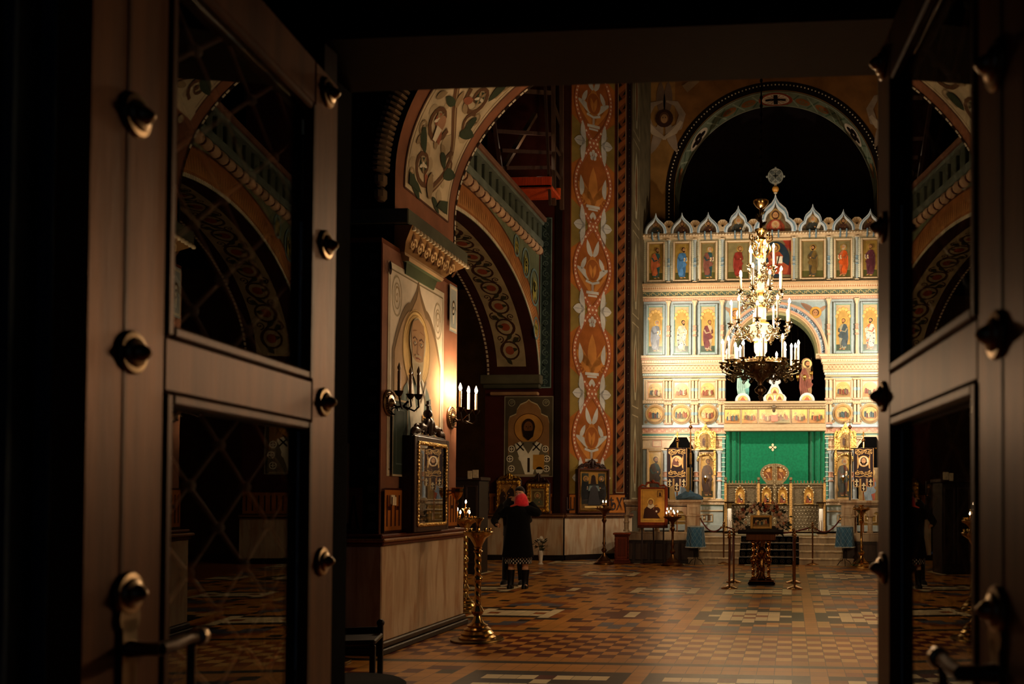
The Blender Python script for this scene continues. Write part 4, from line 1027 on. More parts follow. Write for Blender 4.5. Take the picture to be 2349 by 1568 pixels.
# ======================= PORCH DOORS (camera stands between the open leaves) =======================
def PD(px, py, depth):
    d = Vector(((px - PPX)/F_, (PPY - py)/F_, -1.0))*depth
    return CAMP + CR @ d
WD = c('#7c5030'); WDD = c('#5c3a20')
def door_leaf(n, near, far, face, label):
    """near/far: stud positions in plan (Vector), face: +1 when the studded face looks to the right of far->near"""
    near = Vector((near.x, near.y, 0)); far = Vector((far.x, far.y, 0))
    d = near-far; L = d.length; rz = math.atan2(d.y, d.x)
    root = bpy.data.objects.new('door_%d' % n, None); C.objects.link(root)
    nrm = Vector((-d.y, d.x, 0)).normalized()*face; root.location = far - nrm*.024; root.rotation_euler = (0, 0, rz); root['kind'] = 'structure'; root['label'] = label
    f = face          # local: x toward the near edge, y = face side
    S0, S1 = -.060, L+.09      # edges of the leaf
    th = .022
    def bx(mb, x0, x1, z0, z1, y0=-th, y1=th, col=WD, bev=.004): mb.box(x0, x1, y0, y1, z0, z1, col, bev)
    zr = [(.0, .28), (1.655, 1.738), (2.303, 2.395)]
    px0, px1 = .053, L-.078           # glazed opening between stiles
    mb = MB()
    bx(mb, S0, px0, 0, 2.395); bx(mb, px1, S1, 0, 2.395)
    for z0, z1 in zr: bx(mb, px0, px1, z0, z1, col=c('#6a4226'))
    for x in (px1+.088,): mb.box(x, x+.006, th*f, (th+.0015)*f, .0, 2.39, WDD, .0)
    mb.build('frame', M_door, root)
    for z0, z1 in ((.28, 1.655), (1.738, 2.303)):
        m2 = MB()
        for y in (-1, 1):
            yy0, yy1 = y*.006, y*(th+.004)
            for (a, b, e, g) in ((px0, px0+.018, z0, z1), (px1-.018, px1, z0, z1), (px0+.018, px1-.018, z0, z0+.018), (px0+.018, px1-.018, z1-.018, z1)): m2.box(a, b, yy0, yy1, e, g, WDD, .004)
        m2.build('beading', M_door, root)
        g = MB(); g.box(px0+.012, px1-.012, -.004, .004, z0+.012, z1-.012, WHITE)
        g.build('glass_pane', M_glass, root, sm=0)
        lt = MB(); hx, hz = .088, .0705; yy = -f*.016
        w0, w1, h0, h1 = px0+.02, px1-.02, z0+.02, z1-.02
        xs = (px1 - .124); zc_ = 2.083
        def clip(p, q):
            t0, t1 = 0.0, 1.0; dx, dz = q[0]-p[0], q[1]-p[1]
            for pp, qq in ((-dx, p[0]-w0), (dx, w1-p[0]), (-dz, p[1]-h0), (dz, h1-p[1])):
                if abs(pp) < 1e-9:
                    if qq < 0: return None
                    continue
                r = qq/pp
                if pp < 0: t0 = max(t0, r)
                else: t1 = min(t1, r)
            if t0 >= t1: return None
            return (p[0]+dx*t0, p[1]+dz*t0), (p[0]+dx*t1, p[1]+dz*t1)
        for k in range(-60, 60):
            for s_ in (-1, 1):
                z = zc_ + k*.141
                seg = clip((xs-3, z - 3*s_*hz/hx), (xs+3, z + 3*s_*hz/hx))
                if seg: (a, b), (e, g2) = seg; lt.cyl((a, yy, b), (e, yy, g2), .004, c('#9a6448'), 6)
        for i in range(-8, 9):
            x = xs + i*hx
            if not w0 < x < w1: continue
            for k in range(-30, 30):
                z = zc_ + k*.141 + (hz if i % 2 else 0)
                if h0 < z < h1: lt.ball((x, yy, z), .011, c('#b08a70'), 8, 5)
        lt.build('lattice', M_wood, root)
    for x, zs in ((0.0, None), (L, None)):
        for k in range(5):
            z = 1.366 + .332*(k-3) + (.0 if x == 0 else 0)
            z = (1.368, 1.700, 2.030, 2.352, 1.036)[k]
            for q in (f,):
                s = MB(); s.lathe([(.0295, 0), (.031, .003), (.028, .007), (.021, .008), (.019, .012), (.0125, .015), (.010, .021), (.0045, .027), (0, .029)], c('#b09470'), (0, 0, 0), 24, (0, q, 0))
                s.build('stud', M_bronze, root, loc=None).location = (x, q*th, z)
    # far side studs on the edge seen by reflection are left out; handle on the free edge
    h = MB(); h.box(L-.018, L+.018, f*th, f*(th+.006), 1.10, 1.335, c('#a08868'), .003)
    h.lathe([(.022, 0), (.022, .006)], c('#a08868'), (L, f*th, 1.335), 16, (0, f, 0))
    pl = h.build('lock_plate', M_bronze, root)
    h = MB(); h.lathe([(.013, 0), (.010, .02), (.010, .045)], c('#7a6a58'), (L, f*(th+.004), 1.292), 12, (0, f, 0))
    h.tube([(L, f*.068, 1.292), (L-.025, f*.07, 1.292), (L-.06, f*.07, 1.296), (L-.085, f*.07, 1.294)], [.010, .010, .0085, .009], c('#5a4c40'), 10)
    h.lathe([(.008, -.0), (.014, .004), (.015, .012), (.011, .02), (0, .022)], c('#b09878'), (L-.082, f*.07, 1.295), 12, (-1, 0, 0))
    h.build('handle', M_bronze, root)
    h = MB(); h.tube([(L-.072, f*.07, 1.29), (L-.075, f*.068, 1.22), (L-.075, f*.066, 1.14)], .006, c('#5a4c40'), 8); h.build('pull_bar', M_bronze, root)
    return root
near_l, far_l = PD(303, 812, 1.218), PD(743, 922, 1.843)
near_r, far_r = PD(2286, 755, 1.068), PD(2025, 903, 1.71)
print('LEAF', near_l, far_l, near_r, far_r)
door_leaf(1, near_l, far_l, 1, 'open wooden door leaf with glass, brass studs and lever handle, left of the doorway')
door_leaf(2, near_r, far_r, -1, 'open wooden door leaf with glass and brass studs, right of the doorway')
# door frame wall
YD = far_l.y + .125
mb = MB()
hx0, hx1 = far_l.x-.04, far_r.x+.04
zl = PY(1380, 197, YD+.25).z
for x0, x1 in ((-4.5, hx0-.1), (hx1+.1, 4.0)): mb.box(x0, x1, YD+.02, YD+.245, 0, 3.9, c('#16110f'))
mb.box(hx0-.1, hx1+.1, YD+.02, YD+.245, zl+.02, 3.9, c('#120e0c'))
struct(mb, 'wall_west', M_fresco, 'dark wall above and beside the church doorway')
mb = MB()
for x0, x1 in ((hx0-.16, hx0-.03), (hx1+.03, hx1+.16)):
    mb.box(x0, x1, YD-.02, YD+.05, 0, zl+.12, c('#2c1a10'), .008); mb.box(x0+.03, x1-.03, YD-.04, YD-.02, 0, zl+.12, c('#24150d'), .008)
mb.box(hx0-.16, hx1+.16, YD-.02, YD+.25, zl, zl+.055, c('#150c08'), .01); mb.box(hx0-.16, hx1+.16, YD-.045, YD+.02, zl+.055, zl+.13, c('#24150d'), .01)
struct(mb, 'trim_17', M_gloss, 'dark wooden frame and lintel of the church doorway')
# porch side walls with upright mouldings, cool outside light put into their bluish colour
for n, s_, x in ((18, -1, -1.13), (19, 1, near_r.x+.16)):
    mb = MB()
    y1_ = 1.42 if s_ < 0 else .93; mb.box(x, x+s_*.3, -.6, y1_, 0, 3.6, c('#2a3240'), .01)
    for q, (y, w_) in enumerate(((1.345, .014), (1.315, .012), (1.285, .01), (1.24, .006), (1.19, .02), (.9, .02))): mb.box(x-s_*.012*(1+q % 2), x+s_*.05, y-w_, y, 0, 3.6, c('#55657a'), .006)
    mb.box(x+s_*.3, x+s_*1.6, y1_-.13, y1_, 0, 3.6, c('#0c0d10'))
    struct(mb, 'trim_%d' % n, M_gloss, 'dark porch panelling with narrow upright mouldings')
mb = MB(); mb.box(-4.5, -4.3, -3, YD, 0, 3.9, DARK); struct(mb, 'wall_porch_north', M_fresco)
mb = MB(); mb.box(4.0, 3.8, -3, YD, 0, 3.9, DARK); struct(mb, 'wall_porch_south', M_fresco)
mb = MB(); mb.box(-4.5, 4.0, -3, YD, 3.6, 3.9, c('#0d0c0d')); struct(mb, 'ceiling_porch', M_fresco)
# ======================= ICON SCREEN =======================
YI = 22.33                      # the screen is laid out at this plane, then scaled up to stand at 24 m
SI = 24.0/22.33
IX0 = PY(1778, 900, YI).x
MP = (PY(1988, 900, YI).x - PY(1568, 900, YI).x)/420.0       # metres per picture pixel on the screen
def IZ(py): return PY(1640, py, YI).z
ICO = thing('icon_screen', 'tall cream, pale blue and gold screen of painted icons in tiers, behind the chandelier', 'icon screen', (IX0*SI, 24.0, 1.5-.8*SI))
ICO.scale = (SI, SI, SI)
LOC = Vector((IX0, YI, .70))
def rb(mb, name, m, parent=None, sm=35):
    p = parent or ICO; L0 = LOC
    mb.v = [(a-L0.x, b-L0.y, d-L0.z) for a, b, d in mb.v]
    return mb.build(name, m, p, sm=sm)
def front(y0): return lambda u, v, d=0: Vector((u, y0-d, v))
CR1 = c('#d0b792'); CR2 = c('#bfa27a'); BLU = c('#98a8aa'); BLU2 = c('#6f8894'); PNK = c('#c8967a'); GRN = c('#7fa190'); DGR = c('#55604a'); GLD = c('#d9ae62'); GLD2 = c('#c7963f')
def rframe(mb, x0, x1, z0, z1, w_, y0, y1, col, bev=.012):
    mb.box(x0, x0+w_, y0, y1, z0, z1, col, bev); mb.box(x1-w_, x1, y0, y1, z0, z1, col, bev)
    mb.box(x0+w_, x1-w_, y0, y1, z0, z0+w_, col, bev); mb.box(x0+w_, x1-w_, y0, y1, z1-w_, z1, col, bev)
zt = {k: IZ(v) for k, v in dict(top=540, p1t=551, p1b=647, e1=654, e1b=687, p2t=692, p2b=817, c2=819, c2b=862, s1t=869, s1b=919, s2t=924, s2b=974, c3=976, c3b=1000, b4=1146).items()}
OFF = [3.06, 2.385, 1.71, .943]; HW = [.335, .335, .335, .40]
# ---- backing boards
mb = MB(); yb0, yb1 = YI, YI+.22
ro, ri = 1.30, 1.12; za = IZ(815)
for s_ in (-1, 1):
    x0, x1 = sorted((IX0+s_*1.27, IX0+s_*3.40))
    mb.box(x0, x1, yb0, yb1, .7, zt['top'], BLU)
for k in range(32):
    a0, a1 = PI*k/32, PI*(k+1)/32
    pts = [(IX0+1.27*cos(a0), za+1.27*sin(a0)), (IX0+1.27*cos(a1), za+1.27*sin(a1)), (IX0+1.27*cos(a1), zt['top']), (IX0+1.27*cos(a0), zt['top'])]
    mb.prism(pts, front(yb0), 0, -.22, c('#a3b0b0'))
A = Art(mb, front(YI-.002), .0035)
rn = random.Random(11)
def pattern(x0, x1, z0, z1, kind, ca, cb, s=.07):
    """repeat motif band"""
    A.nx(); n = max(1, int(round((x1-x0)/s))); st = (x1-x0)/n; zc = (z0+z1)/2; h = (z1-z0)
    for i in range(n):
        x = x0+st*(i+.5)
        if kind == 'tri': A.poly([(x-st*.4, z0+h*.1), (x+st*.4, z0+h*.1), (x, z1-h*.1)], ca)
        elif kind == 'dot': A.disc(x, zc, h*.32, ca, 8)
        elif kind == 'dia': A.poly([(x-st*.42, zc), (x, z0+h*.08), (x+st*.42, zc), (x, z1-h*.08)], ca if i % 2 else cb)
        elif kind == 'scr':
            A.ring(x, zc, min(st*.36, h*.38), h*.10, ca, 8, a0=PI*(i % 2), a1=PI*(i % 2)+PI*1.3); A.disc(x, zc+h*.25*(1 if i % 2 else -1), h*.1, cb, 6)
        elif kind == 'lat': A.line((x-st*.5, z0), (x+st*.5, z1), h*.10, ca); A.line((x-st*.5, z1), (x+st*.5, z0), h*.10, ca)
        elif kind == 'pal': A.leaf(x, z0+h*.05, h*.9, PI/2, st*.10, ca); A.leaf(x, z0+h*.05, h*.8, PI/2+.7, st*.08, cb); A.leaf(x, z0+h*.05, h*.8, PI/2-.7, st*.08, cb)
# checker pattern round the paintings of the top tier, tracery in the middle tier
for s_ in (-1, 1):
    A.k = 0
    x0, x1 = sorted((IX0+s_*1.32, IX0+s_*3.38))
    A.nx(); A.rect(x0, zt['p1b']-.02, x1, zt['top'], c('#c9c6ac'))
    z = zt['p1b']
    while z < zt['p1t']: pattern(x0, x1, z, z+.035, 'dot', c('#8fa6a8'), BLU2, .05); A.k = 1; z += .05
A.k = 0; A.nx(); A.rect(IX0-1.3, zt['p1b']-.02, IX0+1.3, zt['top'], c('#b9b698')); z = zt['p1b']
while z < zt['p1t']: pattern(IX0-1.3, IX0+1.3, z, z+.035, 'dot', c('#8fa6a8'), BLU2, .05); A.k = 1; z += .05
for s_ in (-1, 1):
    for o_ in OFF[:3]:
        cx = IX0+s_*o_
        A.k = 2
        A.rect(cx-.30, zt['s2t'], cx+.30, zt['s2b'], c('#a3b3b0')); A.rect(cx-.30, zt['s1t'], cx+.30, zt['s1b'], CR1)
        A.nx()
        for a in (-.24, .24):
            for b in (zt['s2t']-.08, zt['s2b']+.08): A.disc(cx+a, b, .045, CR2, 8); A.spiral(cx+a, b, .05, .016, c('#6f8f94'))
rb(mb, 'backing_wall', M_enamel)
# ---- one framed icon: frame part with painting sub part
def icon_panel(x0, x1, z0, z1, paint, fcol, fw=.05, dep=.07, archt=False, bg=c('#8f6f38'), inner=None):
    m1 = MB(); rframe(m1, x0, x1, z0, z1, fw, YI-dep, YI-.003, fcol)
    if inner: rframe(m1, x0+fw, x1-fw, z0+fw, z1-fw, .02, YI-dep*.6, YI-.003, inner, .005)
    cx = (x0+x1)/2; w_ = x1-x0-2*fw
    if archt:      # scalloped arch head
        n = 7; zz = z1-fw
        for i in range(n):
            t = PI*(i+.5)/n; m1.lathe([(.001, 0), (.045, .004), (.045, .03), (.03, .04)], GLD, (cx+w_*.46*cos(t), YI-.01, zz-.36+.25*sin(t)), 8, (0, -1, 0))
        pts_o = [(cx-w_/2, zz-.40)] + [(cx-w_/2, zz), (cx+w_/2, zz)] + [(cx+w_/2, zz-.40)]
        inn = [(cx+w_*.45*cos(PI*k/10), zz-.38+.26*sin(PI*k/10)) for k in range(11)]
        m1.prism([(cx+w_/2, zz-.42), (cx+w_/2, zz), (cx-w_/2, zz), (cx-w_/2, zz-.42)] + inn[::-1], front(YI), .03, .01, CR2)
    f = rb(m1, 'icon_panel', M_enamel)
    m2 = MB(); a = Art(m2, front(YI-.016), .0025)
    a.nx(); a.rect(x0+fw*.8, z0+fw*.8, x1-fw*.8, z1-fw*.8, bg)
    paint(a, x0+fw, z0+fw, x1-fw, z1-fw)
    p = rb(m2, 'painting', M_icon); p.parent = f
    return f
robes = [('#2f5a5a', '#c4683c'), ('#3f6a94', '#4f7fb0'), ('#2c4a4c', '#7a4a3c'), ('#7a2c1c', '#8a3024'), None, ('#4a4436', '#6a5228'), ('#b0603a', '#c0501c'), ('#6a3a44', '#5a2c34')]
def apostle(i, gold='#8a6a34'):
    rb_, mt = robes[i]
    def f(a, x0, z0, x1, z1):
        a.nx(); a.rect(x0, z0, x1, z0+(z1-z0)*.2, c('#4c4a22')); a.line((x0, z0+(z1-z0)*.2), (x1, z0+(z1-z0)*.2), .008, c('#b09a60'))
        saint(a, (x0+x1)/2, z0+.04, (z1-z0)*.86, c(rb_), c(mt), c('#a07c3c'), pose=1 if i < 4 else -1, hair=(i*7) % 4, book=c('#d8c8a0') if i in (1, 2, 6, 7) else None, facing=1 if i < 4 else -1)
    return f
xs = [-3.06, -2.385, -1.71, -.943, 0, .943, 1.71, 2.385, 3.06]
idx = [0, 1, 2, 3, 4, 5, 6, 7, 0]
for o_, i in zip(xs, idx):
    cx = IX0+o_
    if i == 4:
        def deesis(a, x0, z0, x1, z1):
            cx, cz = (x0+x1)/2, (z0+z1)/2; H = z1-z0
            a.nx(); a.poly([(x0, z1), (x0+.22, z1), (x0, z1-.3)], c('#8a3020')); a.poly([(x1, z1), (x1-.22, z1), (x1, z1-.3)], c('#8a3020'))
            a.nx(); a.poly([(cx-.42, z0+.1), (cx+.42, z0+.1), (cx+.3, z1-.12), (cx-.3, z1-.12)], c('#7a3024')); a.nx(); a.disc(cx, cz, .36, c('#23303a'), 28, .46)
            a.nx(); a.poly([(cx-.3, z0+.12), (cx-.34, z0+.32), (cx-.16, z0+.44), (cx-.2, cz+.08), (cx-.1, cz+.2), (cx+.1, cz+.2), (cx+.2, cz+.08), (cx+.16, z0+.44), (cx+.34, z0+.32), (cx+.3, z0+.12)], c('#a04a2c'))
            a.nx(); a.strip([(cx-.12, cz+.15), (cx-.02, cz-.1), (cx-.2, z0+.3)], .03, c('#5a2416')); a.strip([(cx+.1, cz+.1), (cx+.04, cz-.15), (cx+.2, z0+.3)], .03, c('#5a2416'))
            a.rect(cx+.03, cz-.1, cx+.18, cz+.08, c('#d8d0b8')); a.disc(cx-.1, cz+.0, .03, SKIN)
            a.nx(); a.disc(cx, cz+.3, .12, c('#a8803c'), 16); a.nx(); a.disc(cx, cz+.30, .075, HAIRS[0], 12, .085); a.nx(); a.disc(cx, cz+.29, .05, SKIN, 12, .065); a.nx()
            for s in (-1, 1): a.disc(cx+s*.02, cz+.3, .007, BLACK, 6)
        icon_panel(cx-.46, cx+.46, zt['p1b'], zt['p1t']+.02, deesis, CR2, .06, .09, bg=c('#6f6142'))
    else:
        hw = .235 if abs(o_) > 1 else .33
        icon_panel(cx-hw, cx+hw, zt['p1b']+.02, zt['p1t']-.02, apostle(i), CR1, .045, .07, bg=(c('#a0803c') if abs(o_) > 2 else c('#7d7048')), inner=c('#8a6b3c'))
# middle tier
mids = [('#6a6f78', '#8a8f98', True), ('#b8a888', '#c8b8a0', True), ('#b09a78', '#6a3030', False), ('#8f8a70', '#3c4a50', False), ('#c0623a', '#cfc0a8', True), ('#7a4a30', '#8a6a4a', False)]
for o_, (r1, r2, cr) in zip([-3.06, -2.385, -1.71, 1.71, 2.385, 3.06], mids):
    cx = IX0+o_
    def f(a, x0, z0, x1, z1, r1=r1, r2=r2, cr=cr, o_=o_):
        a.nx(); a.rect(x0, z0, x1, z0+(z1-z0)*.15, c('#3c4a38'))
        saint(a, (x0+x1)/2, z0+.05, (z1-z0)*.68, c(r1), c(r2), c('#c89c48'), pose=1 if o_ < 0 else -1, hair=int(abs(o_)*10) % 4, book=c('#e0d4b0') if cr else None, facing=1 if o_ < 0 else -1, crosses=cr and o_ != -3.06)
    icon_panel(cx-.245, cx+.245, zt['p2b']+.04, zt['p2t']-.06, f, BLU, .05, .08, archt=True, bg=c('#b8924c'), inner=GRN)
# square and round scenes
sd = 1
for o_ in [-3.06, -2.385, -1.71, 1.71, 2.385, 3.06]:
    cx = IX0+o_
    def sq(a, x0, z0, x1, z1, sd=sd):
        a.nx(); a.rect(x0, z0, x1, z1, c('#d8bc90')); a.nx()
        pts = [(x0+.02, z0+.02), (x1-.02, z0+.02)] + [((x0+x1)/2+(x1-x0-.04)/2*cos(PI*k/10), z1-.2+.17*sin(PI*k/10)) for k in range(11)]
        a.poly(pts, c('#c9a25c')); scene_art(a, x0+.03, z0+.02, x1-.03, z1-.06, sd)
    icon_panel(cx-.245, cx+.245, zt['s1b']+.02, zt['s1t']-.02, sq, CR1, .045, .06, bg=c('#c9a25c'), inner=PNK)
    sd += 1
    m1 = MB(); cz = (zt['s2t']+zt['s2b'])/2; r = .225
    m1.lathe([(r-.035, .0), (r-.035, .03), (r-.015, .05), (r+.01, .055), (r+.02, .03), (r+.035, .025), (r+.04, 0)], CR2, (cx, YI-.012, cz), 40, (0, -1, 0))
    f_ = rb(m1, 'round_icon', M_enamel)
    m2 = MB(); a = Art(m2, front(YI-.062), .002); a.nx(); a.disc(cx, cz, r-.02, c('#ccaa66'), 36); scene_art(a, cx-r*.86, cz-r*.86, cx+r*.86, cz+r*.86, sd*31, True); a.nx(); a.ring(cx, cz, r-.03, .03, c('#b88a48'), 36)
    rb(m2, 'painting', M_icon).parent = f_
# lower tier : big standing icons
def low(x0, x1, ytop, ybot, r1, r2, seed, gold='#d8b058'):
    def f(a, u0, v0, u1, v1):
        cx = (u0+u1)/2; a.nx(); a.rect(u0, v0, u1, v0+(v1-v0)*.16, c('#3c3c20'))
        a.nx(); a.poly([(u0, v1-.18)] + [(cx-(u1-u0)/2*cos(PI*k/9), v1-.18+.16*abs(sin(PI*k/9))) for k in range(10)] + [(u1, v1)] + [(u0, v1)], c('#caa466'))
        saint(a, cx, v0+.06, (v1-v0)*.86, c(r1), c(r2), c('#d8b468'), pose=0, hair=seed, book=c('#e0d4b0') if seed == 2 else None)
    return icon_panel(x0, x1, IZ(ybot), IZ(ytop), f, CR2, .05, .09, bg=c(gold), inner=GLD)
low(IX0-3.27, IX0-2.84, 1030, 1146, '#3c5048', '#4a3828', 0)
low(IX0-1.93, IX0-1.50, 1036, 1146, '#5a3a22', '#3a1e16', 1)
low(IX0+1.50, IX0+1.93, 1036, 1146, '#5a3020', '#23302c', 2)
low(IX0+2.84, IX0+3.27, 1030, 1146, '#3c5048', '#8a4028', 3)
# gilded canopies over the two royal icons
for s_ in (-1, 1):
    cx = IX0+s_*1.76; z0, z1 = IZ(1030), IZ(986); m1 = MB()
    w_ = .27
    out = [(cx-w_, z0), (cx+w_, z0), (cx+w_, z1-.08), (cx+w_*.8, z1-.02), (cx+w_*.62, z1-.06), (cx+w_*.4, z1+.02), (cx+w_*.2, z1+.06), (cx, z1+.18), (cx-w_*.2, z1+.06), (cx-w_*.4, z1+.02), (cx-w_*.62, z1-.06), (cx-w_*.8, z1-.02), (cx-w_, z1-.08)]
    m1.prism(out, front(YI), .16, .02, GLD)
    m1.box(cx-w_-.02, cx+w_+.02, YI-.19, YI-.02, z0-.03, z0+.01, PALEGOLD, .008)
    for q in range(10):
        for e in range(4): m1.ball((cx-w_+.05+q*w_*.2, YI-.165, z0+.06+e*.1), .014, PALEGOLD, 6, 4)
    a = Art(m1, front(YI-.162), .003)
    m1.band([(cx+.15*cos(PI*k/10), z0+.26+.15*sin(PI*k/10)) for k in range(11)], [(cx+.19*cos(PI*k/10), z0+.26+.19*sin(PI*k/10)) for k in range(11)], front(YI), .2, .15, PALEGOLD)
    for q in range(7): t = PI*q/6; m1.ball((cx+.2*cos(t)*1.1, YI-.17, z0+.3+.22*sin(t)), .025, PALEGOLD, 8, 5)
    m1.box(cx-.27, cx-.20, YI-.11, YI-.02, IZ(1090), z0, GLD, .01); m1.box(cx+.20, cx+.27, YI-.11, YI-.02, IZ(1090), z0, GLD, .01)
    n_ = 13
    for q in range(n_): t = PI*q/(n_-1); m1.ball((cx+.2*cos(t), YI-.11, IZ(1056)+.16*sin(t)), .03, PALEGOLD, 8, 5)
    g = rb(m1, 'gilded_canopy', M_gilt)
    m2 = MB(); a = Art(m2, front(YI-.17), .002); a.nx(); a.poly([(cx-.13, z0+.04), (cx+.13, z0+.04)] + [(cx+.13*cos(PI*k/8), z0+.26+.12*sin(PI*k/8)) for k in range(9)], c('#8a6a34'))
    saint(a, cx-.03, z0+.06, .27, c('#6a4a26'), c('#4a2c1c'), c('#a07c3c'), hair=1)
    rb(m2, 'painting', M_icon).parent = g
# deacon doors beside the royal icons; solid black boards stand for their dark inside
for s_ in (-1, 1):
    cx = IX0+s_*2.38; w_ = .33; m1 = MB(); z1 = IZ(1002)
    pts = [(cx-w_, .7), (cx+w_, .7), (cx+w_, z1-.32), (cx+w_*.86, z1-.22), (cx+w_*.62, z1-.12), (cx+w_*.45, z1-.01), (cx-w_*.45, z1-.01), (cx-w_*.62, z1-.12), (cx-w_*.86, z1-.22), (cx-w_, z1-.32)]
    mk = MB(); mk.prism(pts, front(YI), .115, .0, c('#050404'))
    inn = [(a, b) for a, b in pts[2:]]; out = [(cx+(a-cx)*1.12, b+.05) for a, b in pts[2:]]
    m1.band(inn, out, front(YI), .13, .0, CR1)
    d = rb(m1, 'side_doorway', M_enamel); rb(mk, 'black_door_board', M_coat).parent = d
    m2 = MB(); a = Art(m2, front(YI-.117), .002); a.nx(); a.rect(cx-w_+.04, .75, cx+w_-.04, IZ(1072), c('#8a6a30')); saint(a, cx, 1.3, .98, c('#b04a2c'), c('#7a8a94'), c('#d0a858'), hair=1)
    rb(m2, 'painting', M_icon).parent = d
# ---- horizontal members
def hband2(parts_args, gap, items, name='cornice', extra=None):
    py0, py1, parts = parts_args
    for sd_ in (0, 1):
        m1 = MB(); za_, zb_ = IZ(py1), IZ(py0); h_ = zb_-za_
        xa, xb = ((-3.40, -gap), (gap, 3.40))[sd_]
        for f0, f1, d, col in parts:
            e_ = d*.6
            m1.box(IX0+xa-(e_ if sd_ else 0), IX0+xb+(0 if sd_ else e_), YI-d, YI, za_+h_*f0, za_+h_*f1, col, .008)
        decorate(m1, [(xa, xb)], items(za_, zb_, h_))
        if extra: extra(m1, -1 if sd_ == 0 else 1, za_, zb_)
        rb(m1, name, M_enamel)
def hband(name, py0, py1, parts, x0=-3.40, x1=3.40, gap=None):
    """parts: list of (fraction0, fraction1, depth, colour)"""
    m1 = MB(); za_, zb_ = IZ(py1), IZ(py0)
    spans = [(x0, x1)] if not gap else [(x0, -gap), (gap, x1)]
    for xa, xb in spans:
        for f0, f1, d, col in parts:
            ends = d*.6 if gap else 0
            m1.box(IX0+xa-(ends if xa > 0 else 0), IX0+xb+(ends if xb < 0 else 0), YI-d, YI, za_+(zb_-za_)*f0, za_+(zb_-za_)*f1, col, .008)
    return m1, za_, zb_, spans
def decorate(m1, spans, items):
    global A
    for z0, z1, y, kind, ca, cb, s in items:
        A = Art(m1, front(y), .003)
        for xa, xb in spans: pattern(IX0+xa, IX0+xb, z0, z1, kind, ca, cb, s); A.k = 0
m1, za_, zb_, sp = hband('c', 536, 548, [(0, .5, .10, CR1), (.5, 1, .13, CR2)])
for k in range(90): m1.cyl((IX0-3.38+k*.0751, YI-.14, (za_+zb_)/2), (IX0-3.38+(k+.75)*.0751, YI-.14, (za_+zb_)/2+.01), .028, CR1, 6)
for o_ in xs: m1.box(IX0+o_-.10, IX0+o_-.06, YI-.17, YI, za_-.02, zb_+.03, BLU2, .01); m1.box(IX0+o_+.06, IX0+o_+.10, YI-.17, YI, za_-.02, zb_+.03, BLU2, .01)
rb(m1, 'cornice', M_enamel)
m1, za_, zb_, sp = hband('c', 652, 690, [(0, .16, .10, PNK), (.16, .26, .14, CR1), (.26, .55, .08, DGR), (.55, .62, .12, CR1), (.62, .84, .17, CR1), (.84, 1, .21, CR2)])
h_ = zb_-za_
decorate(m1, sp, [(za_+h_*.28, za_+h_*.53, YI-.081, 'scr', c('#d8bc80'), c('#4a6a7a'), .11), (za_+h_*.63, za_+h_*.83, YI-.171, 'tri', c('#b07a50'), CR2, .055), (za_+h_*.86, za_+h_*.98, YI-.211, 'dot', c('#c79468'), CR2, .05), (za_+h_*.02, za_+h_*.14, YI-.101, 'tri', c('#c8b498'), CR2, .06)])
rb(m1, 'cornice', M_enamel)
hband2((818, 866, [(0, .08, .06, CR2), (.08, .2, .10, c('#b8c4b8')), (.2, .3, .14, CR1), (.3, .56, .16, CR2), (.56, .64, .20, CR1), (.64, .80, .24, CR1), (.80, .88, .28, PNK), (.88, 1, .32, CR1)]), 1.30, lambda za_, zb_, h_: [(za_+h_*.31, za_+h_*.55, YI-.161, 'lat', c('#a5815c'), CR2, .09), (za_+h_*.66, za_+h_*.78, YI-.241, 'tri', c('#b98a66'), CR2, .06), (za_+h_*.9, za_+h_*.98, YI-.321, 'dot', c('#a98f74'), CR2, .05), (za_+h_*.1, za_+h_*.18, YI-.101, 'dot', c('#6f9ba4'), CR2, .05), (za_+h_*.21, za_+h_*.29, YI-.141, 'tri', c('#c8a078'), CR2, .045)], 'cornice', None)
hband2((918, 925, [(0, 1, .07, CR1)]), 1.30, lambda za_, zb_, h_: [(za_+.01, zb_-.01, YI-.071, 'dot', c('#a8907a'), CR2, .06)], 'string_course', None)
hband2((975, 1003, [(0, .12, .10, CR1), (.12, .28, .07, c('#5a9a90')), (.28, .36, .12, CR1), (.36, .78, .09, PNK), (.78, 1, .15, c('#b3bcc6'))]), 1.30, lambda za_, zb_, h_: [(za_+h_*.38, za_+h_*.76, YI-.091, 'scr', c('#a8634a'), c('#e8d0b0'), .10)], 'cornice', None)
hband2((1004, 1030, [(0, .1, .08, CR2), (.1, .85, .04, CR1), (.85, 1, .09, CR1)]), 1.30, lambda za_, zb_, h_: [], 'frieze', lambda m1, s_, za_, zb_: [rframe(m1, IX0+s_*o_-.12, IX0+s_*o_+.12, za_+.06, zb_-.05, .02, YI-.07, YI-.03, PNK, .005) for o_ in (3.0, 1.42)])
hband2((1146, 1160, [(0, .2, .12, GRN), (.2, .75, .16, CR1), (.75, 1, .20, CR2)]), 1.30, lambda za_, zb_, h_: [(za_+h_*.24, za_+h_*.72, YI-.161, 'scr', c('#a07a62'), BLU2, .09)], 'cornice', None)
